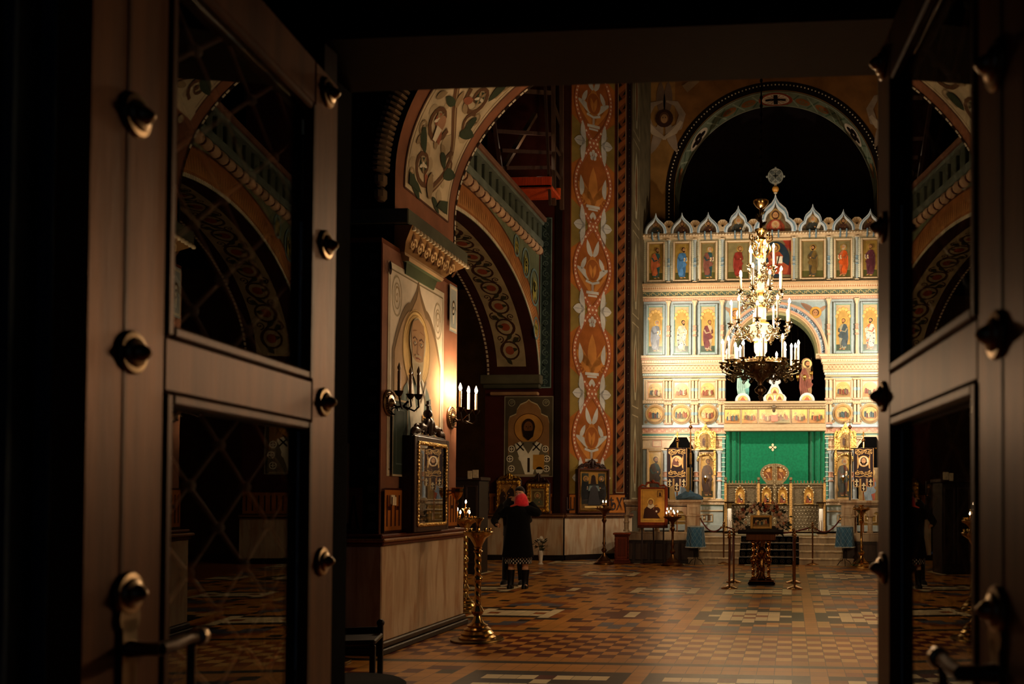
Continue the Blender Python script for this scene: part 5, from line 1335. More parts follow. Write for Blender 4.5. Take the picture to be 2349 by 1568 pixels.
for s_ in (-1, 1):
    m1 = MB(); x0, x1 = sorted((IX0+s_*1.30, IX0+s_*3.40))
    m1.box(x0, x1, YI-.11, YI, .7, IZ(1160), c('#a9b3ae'), .01); m1.box(x0, x1, YI-.2, YI, .7, .86, c('#9fa8a4'), .015); m1.box(x0, x1, YI-.15, YI, IZ(1172), IZ(1169), CR1, .008)
    for o_ in (1.72, 2.38, 3.05):
        cx = IX0+s_*o_; rframe(m1, cx-.16, cx+.16, IZ(1196), IZ(1178), .025, YI-.14, YI-.1, CR2, .006); m1.box(cx-.10, cx-.02, YI-.118, YI-.1, IZ(1193), IZ(1181), c('#6a5138')); m1.ball((cx-.06, YI-.12, IZ(1187)), .03, CR1, 8, 5); m1.box(cx+.03, cx+.1, YI-.118, YI-.1, IZ(1193), IZ(1181), c('#6a5138'))
    rb(m1, 'plinth', M_enamel)
# ---- colonettes
def colonette(x, z0, z1, r, ca, cb, pair=False):
    m1 = MB(); h = z1-z0; n = 14
    def cf(i, j): return (ca, cb)[(i//2 + (1 if (i % 4 == 1) else 0)) % 2]
    prof = [(r*1.5, 0), (r*1.5, h*.03), (r*.9, h*.04), (r, h*.12), (r*.8, h*.30), (r*.8, h*.36), (r*1.35, h*.37), (r*1.35, h*.385), (r*1.0, h*.395), (r*1.0, h*.44), (r*1.35, h*.45), (r*1.35, h*.465), (r*1.0, h*.475), (r*1.0, h*.53), (r*1.3, h*.54), (r*1.3, h*.55), (r*.8, h*.56), (r*.8, h*.9), (r*1.1, h*.92), (r*1.6, h*.97), (r*1.6, h)]
    m1.lathe(prof, ca, (x, YI-.09, z0), n, colfn=lambda i, j: cb if 5 <= i <= 14 and i not in (8, 9) else ca)
    m1.box(x-r*1.7, x+r*1.7, YI-.09-r*1.7, YI, z0-.0, z0+h*.025, CR1, .006); m1.box(x-r*1.8, x+r*1.8, YI-.09-r*1.8, YI, z1-h*.03, z1, CR1, .006)
    rb(m1, 'colonette', M_enamel)
mid = [(OFF[0]+OFF[1])/2, (OFF[1]+OFF[2])/2, 1.345]
for s_ in (-1, 1):
    for o_ in mid:
        colonette(IX0+s_*o_, zt['p1b']-.02, zt['p1t']+.02, .032, c('#9aa3a0'), BLU2)
        colonette(IX0+s_*o_, zt['p2b']-.02, zt['p2t']+.02, .036, CR1, PNK)
        m1 = MB()
        for (a, b) in ((zt['s1b'], zt['s1t']), (zt['s2b'], zt['s2t'])):
            for dx in (-.045, .045):
                m1.cyl((IX0+s_*o_+dx, YI-.06, a), (IX0+s_*o_+dx, YI-.06, b), .035, CR1, 10)
                zc_ = (a+b)/2; m1.cyl((IX0+s_*o_+dx, YI-.06, zc_-.04), (IX0+s_*o_+dx, YI-.06, zc_+.04), .042, c('#8fa8ac'), 10)
            m1.box(IX0+s_*o_-.10, IX0+s_*o_+.10, YI-.12, YI, a, a+.05, PNK, .008); m1.box(IX0+s_*o_-.10, IX0+s_*o_+.10, YI-.12, YI, b-.05, b, CR2, .008)
        rb(m1, 'paired_colonette', M_enamel)
    colonette(IX0+s_*.47*1.0, zt['p1b']-.02, zt['p1t']+.02, .03, c('#9aa3a0'), BLU2)
    for o_ in (2.78, 2.0, 1.40):
        colonette(IX0+s_*o_, zt['b4'], IZ(1030), .055, c('#b9c4c8'), PNK)
    m1 = MB(); m1.box(IX0+s_*1.30-.035, IX0+s_*1.30+.035, YI-.1, YI, zt['b4'], IZ(1004), c('#4f8a7c'), .004)
    for q in range(14): m1.box(IX0+s_*1.30-.045, IX0+s_*1.30+.045, YI-.115, YI, zt['b4']+q*.118, zt['b4']+q*.118+.015, c('#d8dccc'), .003)
    rb(m1, 'green_pilaster', M_enamel)
# ---- ogee gables on top
def ogee_pts(cx, z0, w_, h, tref=False):
    if tref: half = [(-.5, 0), (-.5, .12), (-.46, .24), (-.38, .33), (-.31, .38), (-.29, .50), (-.24, .62), (-.16, .70), (-.09, .77), (-.03, .88), (0, 1)]
    else: half = [(-.5, 0), (-.5, .12), (-.47, .28), (-.40, .42), (-.29, .55), (-.17, .66), (-.08, .77), (-.025, .89), (0, 1)]
    L = [(cx+a*w_, z0+b*h) for a, b in half]; return L + [(2*cx-a, b) for a, b in L[-2::-1]]
for o_ in xs:
    cx = IX0+o_; big = abs(o_) < 1; cen = o_ == 0
    w_ = 1.10 if cen else .74 if big else .58; h = (IZ(449)-IZ(536)) if cen else (IZ(476)-IZ(538)) if big else (IZ(490)-IZ(539))
    z0 = IZ(537); m1 = MB()
    for sc, d0, col in ((1.0, .10, c('#dcdfe0')), (.93, .14, c('#8fb0c4')), (.84, .18, c('#cdd6da'))):
        o1 = ogee_pts(cx, z0, w_*sc, h*(sc if sc == 1 else sc*.98), big); i1 = ogee_pts(cx, z0, w_*(sc-.10), h*(sc-.10), big)
        m1.band(i1, o1, front(YI), d0, 0.02 if sc == 1 else .09, col)
    g = rb(m1, 'ogee_gable', M_enamel)
    m2 = MB(); a = Art(m2, front(YI-.03), .003); a.nx(); a.poly(ogee_pts(cx, z0, w_*.80, h*.80, big), c('#6f5a3c'))
    bust(a, cx, z0+.03, h*.62, c('#8a3c24') if cen else c(('#3c3c34', '#8a4a24', '#5a3a2a')[int(abs(o_)*10) % 3]), c('#9c7840'), int(abs(o_)*7) % 4)
    if cen: a.nx(); a.disc(cx, z0+.2, .13, c('#a8523c'), 20); a.nx(); a.disc(cx, z0+.2, .10, c('#c8a070'), 18); a.nx(); a.disc(cx, z0+.22, .04, SKIN)
    elif big: a.nx(); a.poly([(cx+.08, z0+.06), (cx+.16, z0+.26), (cx+.24, z0+.24), (cx+.15, z0+.04)], c('#d8d0bc'))
    rb(m2, 'painting', M_icon).parent = g
gx = [(-3.06-2.385)/2, (-2.385-1.71)/2, -1.34, -.56]
for o_ in [q for q in gx] + [-q for q in gx]:
    m1 = MB(); cx = IX0+o_; z0 = IZ(537); r = .13; zt_ = z0+.24
    m1.prism([(cx-r*.6, z0), (cx+r*.6, z0), (cx+r*.75, z0+.14), (cx+r, zt_)] + [(cx+r*cos(PI*k/8), zt_+r*.8*sin(PI*k/8)*(1+.08*(k % 2))) for k in range(1, 8)] + [(cx-r, zt_), (cx-r*.75, z0+.14)], front(YI), .09, .0, CR1)
    a = Art(m1, front(YI-.092), .003); a.nx()
    for q in range(5): t = PI/2+(q-2)*.42; a.leaf(cx, zt_-.08, .17, t, .018, c('#b08a5a'))
    rb(m1, 'shell_finial', M_enamel)
# orb and wheel cross
m1 = MB(); zk = IZ(449)-.02
m1.lathe([(.03, 0), (.05, .03), (.025, .05)], c('#a89878'), (IX0, YI-.1, zk), 14); m1.ball((IX0, YI-.1, zk+.12), .085, c('#c88a34'), 18, 12); m1.cyl((IX0, YI-.1, zk+.18), (IX0, YI-.1, zk+.27), .035, c('#9a9078'), 10)
rb(m1, 'orb', M_enamel)
m1 = MB(); zc_ = IZ(411); r = .20
m1.lathe([(.001, 0), (r, 0), (r, .05), (.001, .05)], c('#6f7068'), (IX0, YI-.07, zc_), 30, (0, -1, 0))
a = Art(m1, front(YI-.122), .006); a.nx(); a.ring(IX0, zc_, r-.02, .03, c('#9a9c90'), 30)
for q in range(4):
    t = PI/4+q*PI/2; a.disc(IX0+.11*cos(t), zc_+.11*sin(t), .075, c('#8d9086'), 14); a.k += 1; a.disc(IX0+.11*cos(t), zc_+.11*sin(t), .05, c('#5a5e58'), 12); a.k -= 1
    m1.ball((IX0+(r+.015)*cos(q*PI/2), YI-.095, zc_+(r+.015)*sin(q*PI/2)), .033, c('#8a8c80'), 10, 6)
a.nx(); a.nx(); a.rect(IX0-.07, zc_-.015, IX0+.07, zc_+.015, c('#2f322e')); a.rect(IX0-.015, zc_-.07, IX0+.015, zc_+.07, c('#2f322e'))
rb(m1, 'wheel_cross', M_enamel)
# ---- central arch
m1 = MB()
def arcp(r, n=48, a0=0, a1=PI): return [(IX0+r*cos(a0+(a1-a0)*k/n), za+r*sin(a0+(a1-a0)*k/n)) for k in range(n+1)]
for r0, r1, d, col in ((1.08, 1.12, .16, CR2), (1.12, 1.16, .20, PNK), (1.16, 1.26, .12, c('#a9bfc8')), (1.26, 1.30, .19, PNK), (1.30, 1.335, .14, CR1)): m1.band(arcp(r0), arcp(r1), front(YI), d, 0, col)
m1.band(arcp(1.02), arcp(1.08), front(YI+.22), .22, -.35, c('#8a8a60'), c('#6f7450'))
for s_ in (-1, 1): m1.box(IX0+s_*1.02, IX0+s_*1.335, YI-.18, YI, za-.12, za, CR1, .012)
a = Art(m1, front(YI-.122), .003)
arch = rb(m1, 'arch', M_enamel)
import itertools
txt = 'ВЕЛИЧИТЪ ДУША МОЯ ГОСПОДА И ВОЗРАДОВАСЯ ДУХЪ МОЙ О БОЗѢ СПАСѢ МОЕМЪ'
tm = []
for i, ch in enumerate(txt):
    if ch == ' ': continue
    t = PI*(1-(i+.8)/(len(txt)+.6)); o = letters(ch, (0, 0, 0), 0, .095, c('#3f5a78'), name='letter_tmp', ext=.002)
    R = Matrix.Translation((IX0+1.178*cos(t), YI-.125, za+1.178*sin(t))) @ Matrix.Rotation(-(t-PI/2), 4, 'Y') @ Matrix.Rotation(PI/2, 4, 'X')
    o.data.transform(R); tm.append(o)
m1 = MB()
for o in tm:
    off = len(m1.v); m1.v += [tuple(v.co) for v in o.data.vertices]
    for p in o.data.polygons: m1.f.append(tuple(i+off for i in p.vertices)); m1.c.append(c('#3f5a78'))
    me = o.data; bpy.data.objects.remove(o); bpy.data.meshes.remove(me)
rb(m1, 'inscription', M_paint, sm=0).parent = arch
# spandrel angels
for s_ in (-1, 1):
    m1 = MB(); x_o = IX0+s_*1.275
    A_ = Art(m1, front(YI-.004), .004)
    z1_ = zt['p2t']-.03
    for w_, col in ((.03, GRN), (.0, c('#93a6a8'))):
        A_.nx(); arcseg = [(IX0+s_*(1.345+w_)*cos(t), za+(1.345+w_)*sin(t)) for t in [k*PI/40 for k in range(2, 18)]]
        A_.poly([(x_o-s_*w_, arcseg[0][1]+.1)] + [p for p in arcseg if abs(p[0]-IX0) < 1.26-w_] + [(IX0+s_*.5, z1_-w_), (x_o-s_*w_, z1_-w_)], col)
    hx_, hz_ = IX0+s_*1.02, z1_-.28
    A_.nx(); A_.leaf(hx_, hz_, .46, PI/2+s_*.98, .07, c('#8a6a54')); A_.leaf(hx_, hz_-.02, .45, -PI/2+s_*.35, .07, c('#b09a8c')); A_.leaf(hx_+s_*.05, hz_, .28, PI/2-s_*.9, .05, c('#9a7a60'))
    A_.nx(); A_.disc(hx_, hz_, .15, GLD2, 18); A_.nx(); A_.disc(hx_, hz_, .09, c('#5a3a24'), 14); A_.nx(); A_.disc(hx_-s_*.01, hz_-.01, .065, SKIN, 12, .08); A_.nx(); A_.disc(hx_-.03, hz_, .01, BLACK, 6); A_.disc(hx_+.02, hz_, .01, BLACK, 6)
    rb(m1, 'angel_spandrel', M_enamel)
# ---- beam over the royal doors
zb0, zb1 = IZ(991), IZ(925); m1 = MB(); yb = YI-.35
BC = c('#b59c78')
for f0, f1, d in ((0, .10, .06), (.10, .24, .02), (.24, .76, 0), (.76, .84, .04), (.84, .92, .09), (.92, 1, .15)):
    m1.box(IX0-1.27, IX0+1.27, yb-d, YI+.1, zb0+(zb1-zb0)*f0, zb0+(zb1-zb0)*f1, BC, .01)
for q in range(64): m1.ball((IX0-1.24+q*.0394, yb-.045, zb0+(zb1-zb0)*.80), .018, c('#d0b890'), 6, 4)
m1.ball((IX0-.02, yb-.13, zb0+(zb1-zb0)*.80), .055, c('#6a5a44'), 12, 8); m1.lathe([(.02, 0), (.045, .05), (.01, .12)], c('#5a4a38'), (IX0-.02, yb-.13, zb0+(zb1-zb0)*.62), 10)
beam = rb(m1, 'beam', M_enamel)
zz0, zz1 = zb0+(zb1-zb0)*.26, zb0+(zb1-zb0)*.75
for q, (a0, a1) in enumerate(((1664, 1700), (1703, 1739), (1742, 1813), (1816, 1852), (1855, 1891))):
    x0, x1 = IX0+(a0-1778)*MP, IX0+(a1-1778)*MP; m2 = MB(); a = Art(m2, front(yb-.004), .0025); a.nx(); a.rect(x0, zz0, x1, zz1, c('#6a4c28')); a.nx(); a.rect(x0+.012, zz0+.012, x1-.012, zz1-.012, c('#d9b260'))
    if q == 2: scene_art(a, x0+.02, zz0+.01, (x0+x1)/2, zz1-.01, 91); scene_art(a, (x0+x1)/2, zz0+.01, x1-.02, zz1-.01, 93); a.nx(); a.rect((x0+x1)/2-.08, zz0+.04, (x0+x1)/2+.08, zz0+.2, c('#b0503a')); a.disc((x0+x1)/2, zz1-.1, .07, c('#e0c080'))
    else: scene_art(a, x0+.02, zz0+.01, x1-.02, zz1-.01, 70+q)
    rb(m2, 'painting', M_icon).parent = beam
# ornaments standing on the beam
for s_ in (-1, 1):
    cx = IX0+s_*.80; m1 = MB(); pt = [(cx+.19*cos(PI*k/20), zb1+.19*sin(PI*k/20)+.03) for k in range(21)]
    m1.prism([(cx+.19, zb1)] + pt + [(cx-.19, zb1)], front(YI-.3), .06, .0, c('#b8c0c4'))
    m1.band([(cx+.10*cos(PI*k/16), zb1+.03+.10*sin(PI*k/16)) for k in range(17)], [(cx+.125*cos(PI*k/16), zb1+.03+.125*sin(PI*k/16)) for k in range(17)], front(YI-.3), .08, .05, GLD)
    a = Art(m1, front(YI-.365), .003); a.nx(); a.poly([(cx+.10*cos(PI*k/10), zb1+.03+.10*sin(PI*k/10)) for k in range(11)], c('#d8a868')); a.nx(); a.poly([(cx-.07, zb1+.03), (cx+.07, zb1+.03), (cx+.04, zb1+.08), (cx, zb1+.12), (cx-.04, zb1+.08)], c('#b05a34'))
    rb(m1, 'round_topped_icon', M_enamel)
m1 = MB(); cx = IX0
half = [(.28, 0), (.29, .10), (.24, .17), (.20, .19), (.16, .26), (.12, .34), (.09, .40), (.085, .44), (.12, .45), (.15, .49), (.14, .54), (.10, .55), (.06, .53), (.055, .60), (.04, .66), (.0, .70)]
HH = [(cx+a, zb1+b) for a, b in half]; m1.prism(HH + [(2*cx-a, b) for a, b in HH[-2::-1]], front(YI-.3), .07, .0, c('#c4c8c8'))
a = Art(m1, front(YI-.372), .003)
for q, (dx, dz) in enumerate(((-.12, .10), (.12, .10), (0, .26))):
    a.k = 1; a.disc(cx+dx, zb1+dz, .10, c('#c89a50'), 20); a.nx(); a.disc(cx+dx, zb1+dz, .085, c('#e0c284'), 20); a.nx(); a.poly([(cx+dx-.06, zb1+dz-.06), (cx+dx+.06, zb1+dz-.06), (cx+dx+.03, zb1+dz+.01), (cx+dx-.03, zb1+dz+.01)], c('#8a4a30')); a.disc(cx+dx, zb1+dz+.025, .022, SKIN, 8)
rb(m1, 'trefoil_cross', M_enamel)
for s_, col1, col2 in ((-1, '#5f9a94', '#8fb4a8'), (1, '#8a6a44', '#7a4434')):      # painted standing figures behind the beam
    cx = IX0+s_*.79; m1 = MB(); z0 = zb1-.05; z1 = z0+1.18
    out = [(cx-.11, z0), (cx+.11, z0), (cx+.13, z0+.5), (cx+.11, z0+.85), (cx+.12, z0+.98)] + [(cx+.125*cos(t), z0+1.06+.125*sin(t)) for t in [-.3+k*.4 for k in range(10)]] + [(cx-.12, z0+.98), (cx-.11, z0+.85), (cx-.13, z0+.5)]
    m1.prism(out, front(YI-.02), .03, .0, c(col1))
    a = Art(m1, front(YI-.052), .003); saint(a, cx, z0+.02, 1.13, c(col1), c(col2), c('#d8b878'), hair=0)
    rb(m1, 'standing_figure_panel', M_paint)
# central dark board between (altar side) : curtain, cross
m1 = MB(); zc0, zc1 = 1.2, IZ(990); yc = YI-.06; n = 110; r0 = []; r1 = []
for k in range(n+1):
    u = k/n; x = IX0-1.25+2.5*u; e = min(u, 1-u); amp = .045 if e < .16 else .006
    y = yc - (.05 if e < .14 else 0) + amp*sin(k*.9 + (1.5 if e < .14 else 0))
    if .497 < u < .503: y += .02
    r0.append(Vector((x, y, zc0))); r1.append(Vector((x, y, zc1)))
m1.loft([r0, [(a+b)/2 for a, b in zip(r0, r1)], r1], c('#0a6a46'), closed=False)
m1.loft([[p+Vector((0, .012, 0)) for p in r0], [p+Vector((0, .012, 0)) for p in r1]], c('#0a6a46'), closed=False)
cur = rb(m1, 'green_curtain', M_cloth, sm=60); 
cur.parent = None; cur.location = ICO.location; cur.scale = ICO.scale
cr = MB(); cx, cz = IX0+(1773-1778)*MP, IZ(1026)
for q in range(4):
    t = q*PI/2; ux, uz = cos(t), sin(t)
    pts = [(0, .015), (.04, .02), (.06, .035), (.085, .02), (.10, 0), (.085, -.02), (.06, -.035), (.04, -.02), (0, -.015)]
    cr.prism([(cx+a*ux-b*uz, cz+a*uz+b*ux) for a, b in pts], front(yc-.012), .008, 0, c('#e0c8a0'))
rb(cr, 'appliqué_cross' if 0 else 'sewn_cross', M_cloth).parent = cur
for ch in cur.children: ch.location = (0, 0, 0)
tag(cur, 'smooth green curtain with a small pale cross, hanging behind the royal doors', 'curtain')
# ======================= ROYAL DOORS (low metal screen) =======================
YI = 24.0; IX0 = PY(1778, 900, YI).x; MP = (PY(1988, 900, YI).x - PY(1568, 900, YI).x)/420.0
YR = YI-.60
def RX(px): return PY(px, 1160, YR).x
def RZ(py): return PY(1778, py, YR).z
SIL = c('#665840'); SIL2 = c('#84704e'); SGOLD = c('#c89a58')
rx0 = (RX(1662)+RX(1894))/2
RD = thing('royal_doors', 'low chased metal gates with arched icons and a round top, in front of the green curtain', 'gate', (rx0, YR, .60))
LOCR = Vector(RD.location)
def rr(mb, name, m, parent=None, sm=35):
    mb.v = [(a-LOCR.x, b-LOCR.y, d-LOCR.z) for a, b, d in mb.v]
    return mb.build(name, m, parent or RD, sm=sm)
zb_ = .60; zt1 = RZ(1109); zmid = RZ(1156); hw_ = (RX(1894)-RX(1662))/2
def gate_panel(x0, x1, nm, fig, studs=True, mirror=1):
    m1 = MB()
    m1.box(x0, x1, YR-.02, YR+.03, zb_+.04, zt1, SIL, .008)
    rframe(m1, x0, x1, zb_+.04, zt1, .035, YR-.05, YR-.01, SIL2, .008)
    m1.box(x0, x1, YR-.045, YR-.01, zmid-.02, zmid+.02, SIL2, .006); m1.box(x0+.02, x1-.02, YR-.045, YR-.01, zt1-.10, zt1-.085, SIL2, .004)
    z = zb_+.10; k = 0
    while z < zmid-.06:
        x = x0+.07 + (.04 if k % 2 else 0)
        while x < x1-.05: m1.ball((x, YR-.03, z), .013, c('#e0d0b0'), 6, 4); x += .085
        z += .085; k += 1
    for q in range(5): 
        for xx in (x0+.018, x1-.018): m1.ball((xx, YR-.055, zb_+.1+q*(zt1-zb_-.2)/4), .014, c('#e8d8b8'), 6, 4)
    o = rr(m1, nm, M_silver)
    if fig:
        cx, w_ = fig; m2 = MB(); za2, zb2 = zmid+.03, zt1-.13
        arch = [(cx-w_, za2), (cx-w_, zb2-.13), (cx-w_*.85, zb2-.06), (cx-w_*.5, zb2-.01), (cx, zb2+.03), (cx+w_*.5, zb2-.01), (cx+w_*.85, zb2-.06), (cx+w_, zb2-.13), (cx+w_, za2)]
        outp = [(cx+(a-cx)*1.25, b+(.035 if b > za2 else 0)) for a, b in arch]
        m2.band(arch, outp, front(YR), .07, .03, SGOLD); m2.box(cx-w_*1.3, cx+w_*1.3, YR-.075, YR-.03, za2-.03, za2, SGOLD, .006)
        for a_, b_ in outp[1:-1]: m2.ball((a_, YR-.07, b_), .02, c('#f0dcb0'), 8, 5)
        fr = rr(m2, 'icon_frame', M_gilt, o)
        m3 = MB(); a = Art(m3, front(YR-.032), .002); a.nx(); a.poly(arch, c('#a8782c'))
        a.nx(); a.disc(cx, zb2-.16, .065, c('#d8b058'), 14); a.nx(); a.poly([(cx-w_*.8, za2+.01), (cx-w_*.5, za2+.16), (cx-w_*.3, zb2-.26), (cx+w_*.3, zb2-.26), (cx+w_*.6, za2+.14), (cx+w_*.8, za2+.01)], c('#7a3a20')); a.nx(); a.strip([(cx-w_*.4, za2+.2), (cx, za2+.12), (cx+w_*.5, za2+.08)], .04, c('#4a3a26')); a.disc(cx, zb2-.17, .038, SKIN, 10); a.poly([(cx+w_*.1, za2+.1), (cx+w_*.5, za2+.16), (cx+w_*.7, za2+.1), (cx+w_*.3, za2+.04)], c('#d8c8a0'))
        q = rr(m3, 'painting', M_paint, o)
    return o
xL0, xG0, xG1, xL1 = RX(1662), RX(1741), RX(1813), RX(1894); xm = (xG0+xG1)/2
gate_panel(xL0, xG0-.04, 'side_panel', (RX(1698), .10)); gate_panel(xG1+.04, xL1, 'side_panel', (RX(1855), .10))
for s_ in (-1, 1):
    x0, x1 = sorted((xm+s_*.012, xm+s_*(xG1-xG0)/2))
    leaf_ = gate_panel(x0, x1, 'gate_leaf', ((x0+x1)/2, .10))
    m2 = MB(); r = .39; zc = RZ(1089)
    half = [(s_*.012, RZ(1110)), (s_*.20, RZ(1110)), (s_*.30, zc-.13), (s_*.37, zc-.03), (s_*.385, zc+.06), (s_*.35, zc+.16), (s_*.27, zc+.24), (s_*.15, zc+.29), (s_*.012, zc+.305)]
    half = [(xm+a, b) for a, b in half]; ccx = xm+s_*.17; inn = [(ccx+(a-ccx)*.66, zc+.05+(b-zc-.05)*.66) for a, b in half]
    m2.prism(half, front(YR), .02, -.02, SIL); m2.band(inn+[inn[0]], half+[half[0]], front(YR), .055, .02, SIL2)
    for a_, b_ in inn[2:-1]: m2.ball((a_, YR-.06, b_), .018, c('#ecd8ac'), 8, 5)
    h2 = rr(m2, 'round_crest', M_silver, leaf_)
    m3 = MB(); a = Art(m3, front(YR-.023), .002); a.nx(); a.poly(inn, c('#8f5a24')); a.nx(); cc = ccx
    a.poly([(cc-.08, zc-.09), (cc-.07, zc+.06), (cc, zc+.13), (cc+.06, zc+.05), (cc+.07, zc-.09)], c('#6a3a1c')); a.nx(); a.disc(cc, zc+.13, .05, c('#c89a4c')); a.nx(); a.disc(cc, zc+.13, .03, SKIN); a.strip([(cc-.06, zc+.05), (cc, zc-.02), (cc+.02, zc-.09)], .025, c('#a8784c'))
    rr(m3, 'crest_painting', M_paint, leaf_)
for xx in (xL0+.03, xG0-.01, xG1+.01, xL1-.03):
    m1 = MB(); m1.box(xx-.035, xx+.035, YR-.08, YR+.04, zb_, zt1+.02, SGOLD, .01); m1.box(xx-.045, xx+.045, YR-.09, YR+.05, zt1+.02, zt1+.05, SIL, .006); m1.box(xx-.04, xx+.04, YR-.08, YR+.03, zt1+.09, zt1+.17, SIL2, .012); m1.cyl((xx, YR-.02, zt1+.05), (xx, YR-.02, zt1+.09), .02, SIL, 8)
    rr(m1, 'post', M_silver)
for x0, x1 in ((xL0+.08, xG0-.06), (xG1+.06, xL1-.08)):
    m1 = MB(); n = 9
    for q in range(n):
        x = x0+(x1-x0)*(q+.5)/n; m1.ball((x, YR, zt1+.03), .022, SIL2, 8, 5); m1.lathe([(.012, 0), (.02, .02), (.002, .045)], SIL2, (x, YR, zt1+.045), 8)
    m1.box(x0, x1, YR-.02, YR+.02, zt1, zt1+.015, SIL2); rr(m1, 'cresting', M_silver)
m1 = MB(); m1.box(xL0-.04, xL1+.04, YR-.14, YR+.1, zb_, zb_+.05, c('#2a2018'), .01); rr(m1, 'threshold', M_bronze)
m1 = MB(); m1.box(xm-.016, xm+.016, YR-.07, YR+.02, zb_+.05, RZ(1063), SIL2, .006)
for q in range(12): m1.ball((xm, YR-.075, zb_+.15+q*.125), .017, c('#e8d8b0'), 6, 4)
rr(m1, 'meeting_bar', M_silver)
# white columns standing before the side panels
for k, px in enumerate((1675, 1882.5)):
    x = RX(px); y = YR-.24; z0, z1 = .65, RZ(1152)
    t = thing('column_lantern', ('white glass column lantern in a dark metal frame, left of the royal doors', 'white glass column lantern in a dark metal frame, right of the royal doors')[k], 'lantern', (x, y, .60), group='column lanterns beside the royal doors')
    h = RZ(1152)-.60
    m1 = MB(); m1.box(-.13, .13, -.1, .12, 0, .06, c('#2a1f16'), .01); m1.box(-.13, .13, -.1, .12, h-.02, h+.02, c('#3a2a1c'), .01)
    for a in (-.12, .11): m1.box(a, a+.012, -.01, .01, .05, h-.02, c('#2a1f16'))
    m1.lathe([(.05, h-.16), (.05, h-.13), (.065, h-.1), (.085, h-.03), (.09, h-.02)], c('#c8b898'), n=16)
    m1.build('frame', M_bronze, t)
    m1 = MB(); m1.lathe([(.052, h*.44), (.055, h*.45), (.055, h-.17), (.05, h-.16)], c('#efe6d6'), n=18); m1.build('white_shaft', M_porcelain, t)
    m1 = MB(); m1.lathe([(.055, .07), (.06, .08), (.06, h*.40), (.052, h*.44)], c('#d8ccb8'), n=18, colfn=lambda i, j: c('#d8ccb8') if (i+j) % 3 else c('#5a4030')); m1.build('patterned_base', M_porcelain, t)
# ======================= CHANDELIER =======================
CHY = 16.2; q = PY(1745, 700, CHY); CHX = q.x
def CZ(py): return PY(1745, py, CHY).z
CH = thing('chandelier', 'great brass and white porcelain chandelier with four rings of lit candle lamps', 'chandelier', (CHX, CHY, CZ(921)))
ZB = CZ(921)
def cz(py): return CZ(py)-ZB
def bl(mb, n, m, p=None, sm=40): return mb.build(n, m, p or CH, sm=sm)
P1 = MB()
P1.lathe([(.002, cz(921)), (.022, cz(917)), (.03, cz(913)), (.05, cz(909)), (.02, cz(907)), (.045, cz(904)), (.10, cz(899)), (.11, cz(893)), (.07, cz(887)), (.04, cz(884)), (.045, cz(876)), (.08, cz(871)), (.10, cz(868)), (.15, cz(866)), (.26, cz(858)), (.33, cz(846)), (.345, cz(838)), (.31, cz(834)), (.34, cz(830)), (.30, cz(826)), (.10, cz(824))], BRONZE, n=32)
bl(P1, 'bronze_bowl', M_bronze)
def porcelain(prof, name='porcelain_body'):
    m = MB(); m.lathe([(r, cz(p)) for r, p in prof], c('#efe4d0'), n=28, colfn=lambda i, j: c('#cfc2aa'))
    for r, p in (prof[0], prof[-1]): m.lathe([(r*.9, cz(p)-.02), (r*1.12, cz(p)-.012), (r*1.12, cz(p)+.012), (r*.9, cz(p)+.02)], BRASS, n=24)
    return bl(m, name, M_porcelain)
porcelain([(.13, 823), (.10, 818), (.08, 814), (.09, 812), (.115, 806), (.12, 790), (.11, 786)])
porcelain([(.06, 786), (.09, 783), (.16, 779), (.19, 772), (.205, 763), (.20, 754), (.19, 750), (.205, 747), (.14, 742)])
porcelain([(.08, 738), (.11, 733), (.10, 728), (.105, 724), (.10, 708), (.09, 704)])
porcelain([(.07, 702), (.10, 698), (.17, 690), (.19, 684), (.14, 679)])
porcelain([(.05, 672), (.10, 668), (.06, 662), (.07, 656), (.075, 642), (.06, 638)])
porcelain([(.05, 634), (.09, 629), (.07, 624), (.05, 620), (.055, 600), (.06, 590)])
m = MB(); m.cyl((0, 0, .2), (0, 0, cz(545)), .035, BRASS, 10); m.lathe([(.04, cz(590)), (.08, cz(584)), (.05, cz(578)), (.05, cz(560)), (.11, cz(552)), (.09, cz(546)), (.03, cz(541)), (.05, cz(536)), (.11, cz(531)), (.12, cz(527)), (.03, cz(524)), (.02, cz(500)), (.03, cz(480)), (.05, cz(478)), (.09, cz(474)), (.14, cz(466)), (.145, cz(461)), (.03, cz(458))], PALEGOLD, n=24)
bl(m, 'stem', M_brass)
for k in range(6):      # leafy crown and scrolls
    a = k*PI/3+.3; m = MB(); dx, dy = cos(a), sin(a)
    def S(r, z): return (r*dx, r*dy, z)
    m.tube([S(.06, cz(594)), S(.13, cz(586)), S(.18, cz(572)), S(.16, cz(560)), S(.10, cz(562)), S(.10, cz(570)), S(.14, cz(570))], .016, PALEGOLD, 6); m.tube([S(.06, cz(565)), S(.14, cz(556)), S(.22, cz(548)), S(.21, cz(538)), S(.16, cz(540)), S(.17, cz(547))], .014, PALEGOLD, 6); m.tube([S(.03, cz(545)), S(.07, cz(535)), S(.06, cz(529))], .01, PALEGOLD, 6)
    bl(m, 'crown_scroll', M_brass)
m = MB()
for k in range(14):
    a = k*PI/7; m.tube([(0, 0, cz(520)+.02*k), (.06*cos(a), .06*sin(a), cz(515)+.016*k), (.11*cos(a), .11*sin(a), cz(508)+.014*k)], [.012, .022, .003], c('#3a2f1c'), 6)
bl(m, 'leaf_cluster', M_bronze)
m = MB(); zt_ = 15.0-ZB-.02; m.cyl((0, 0, cz(458)), (0, 0, zt_), .014, c('#2a2018'), 8)
for k in range(40): m.ball((0, 0, cz(440)+k*.16), .03, c('#2a2018'), 8, 5, (1, .5, 1.6))
bl(m, 'suspension_rod', M_bronze)
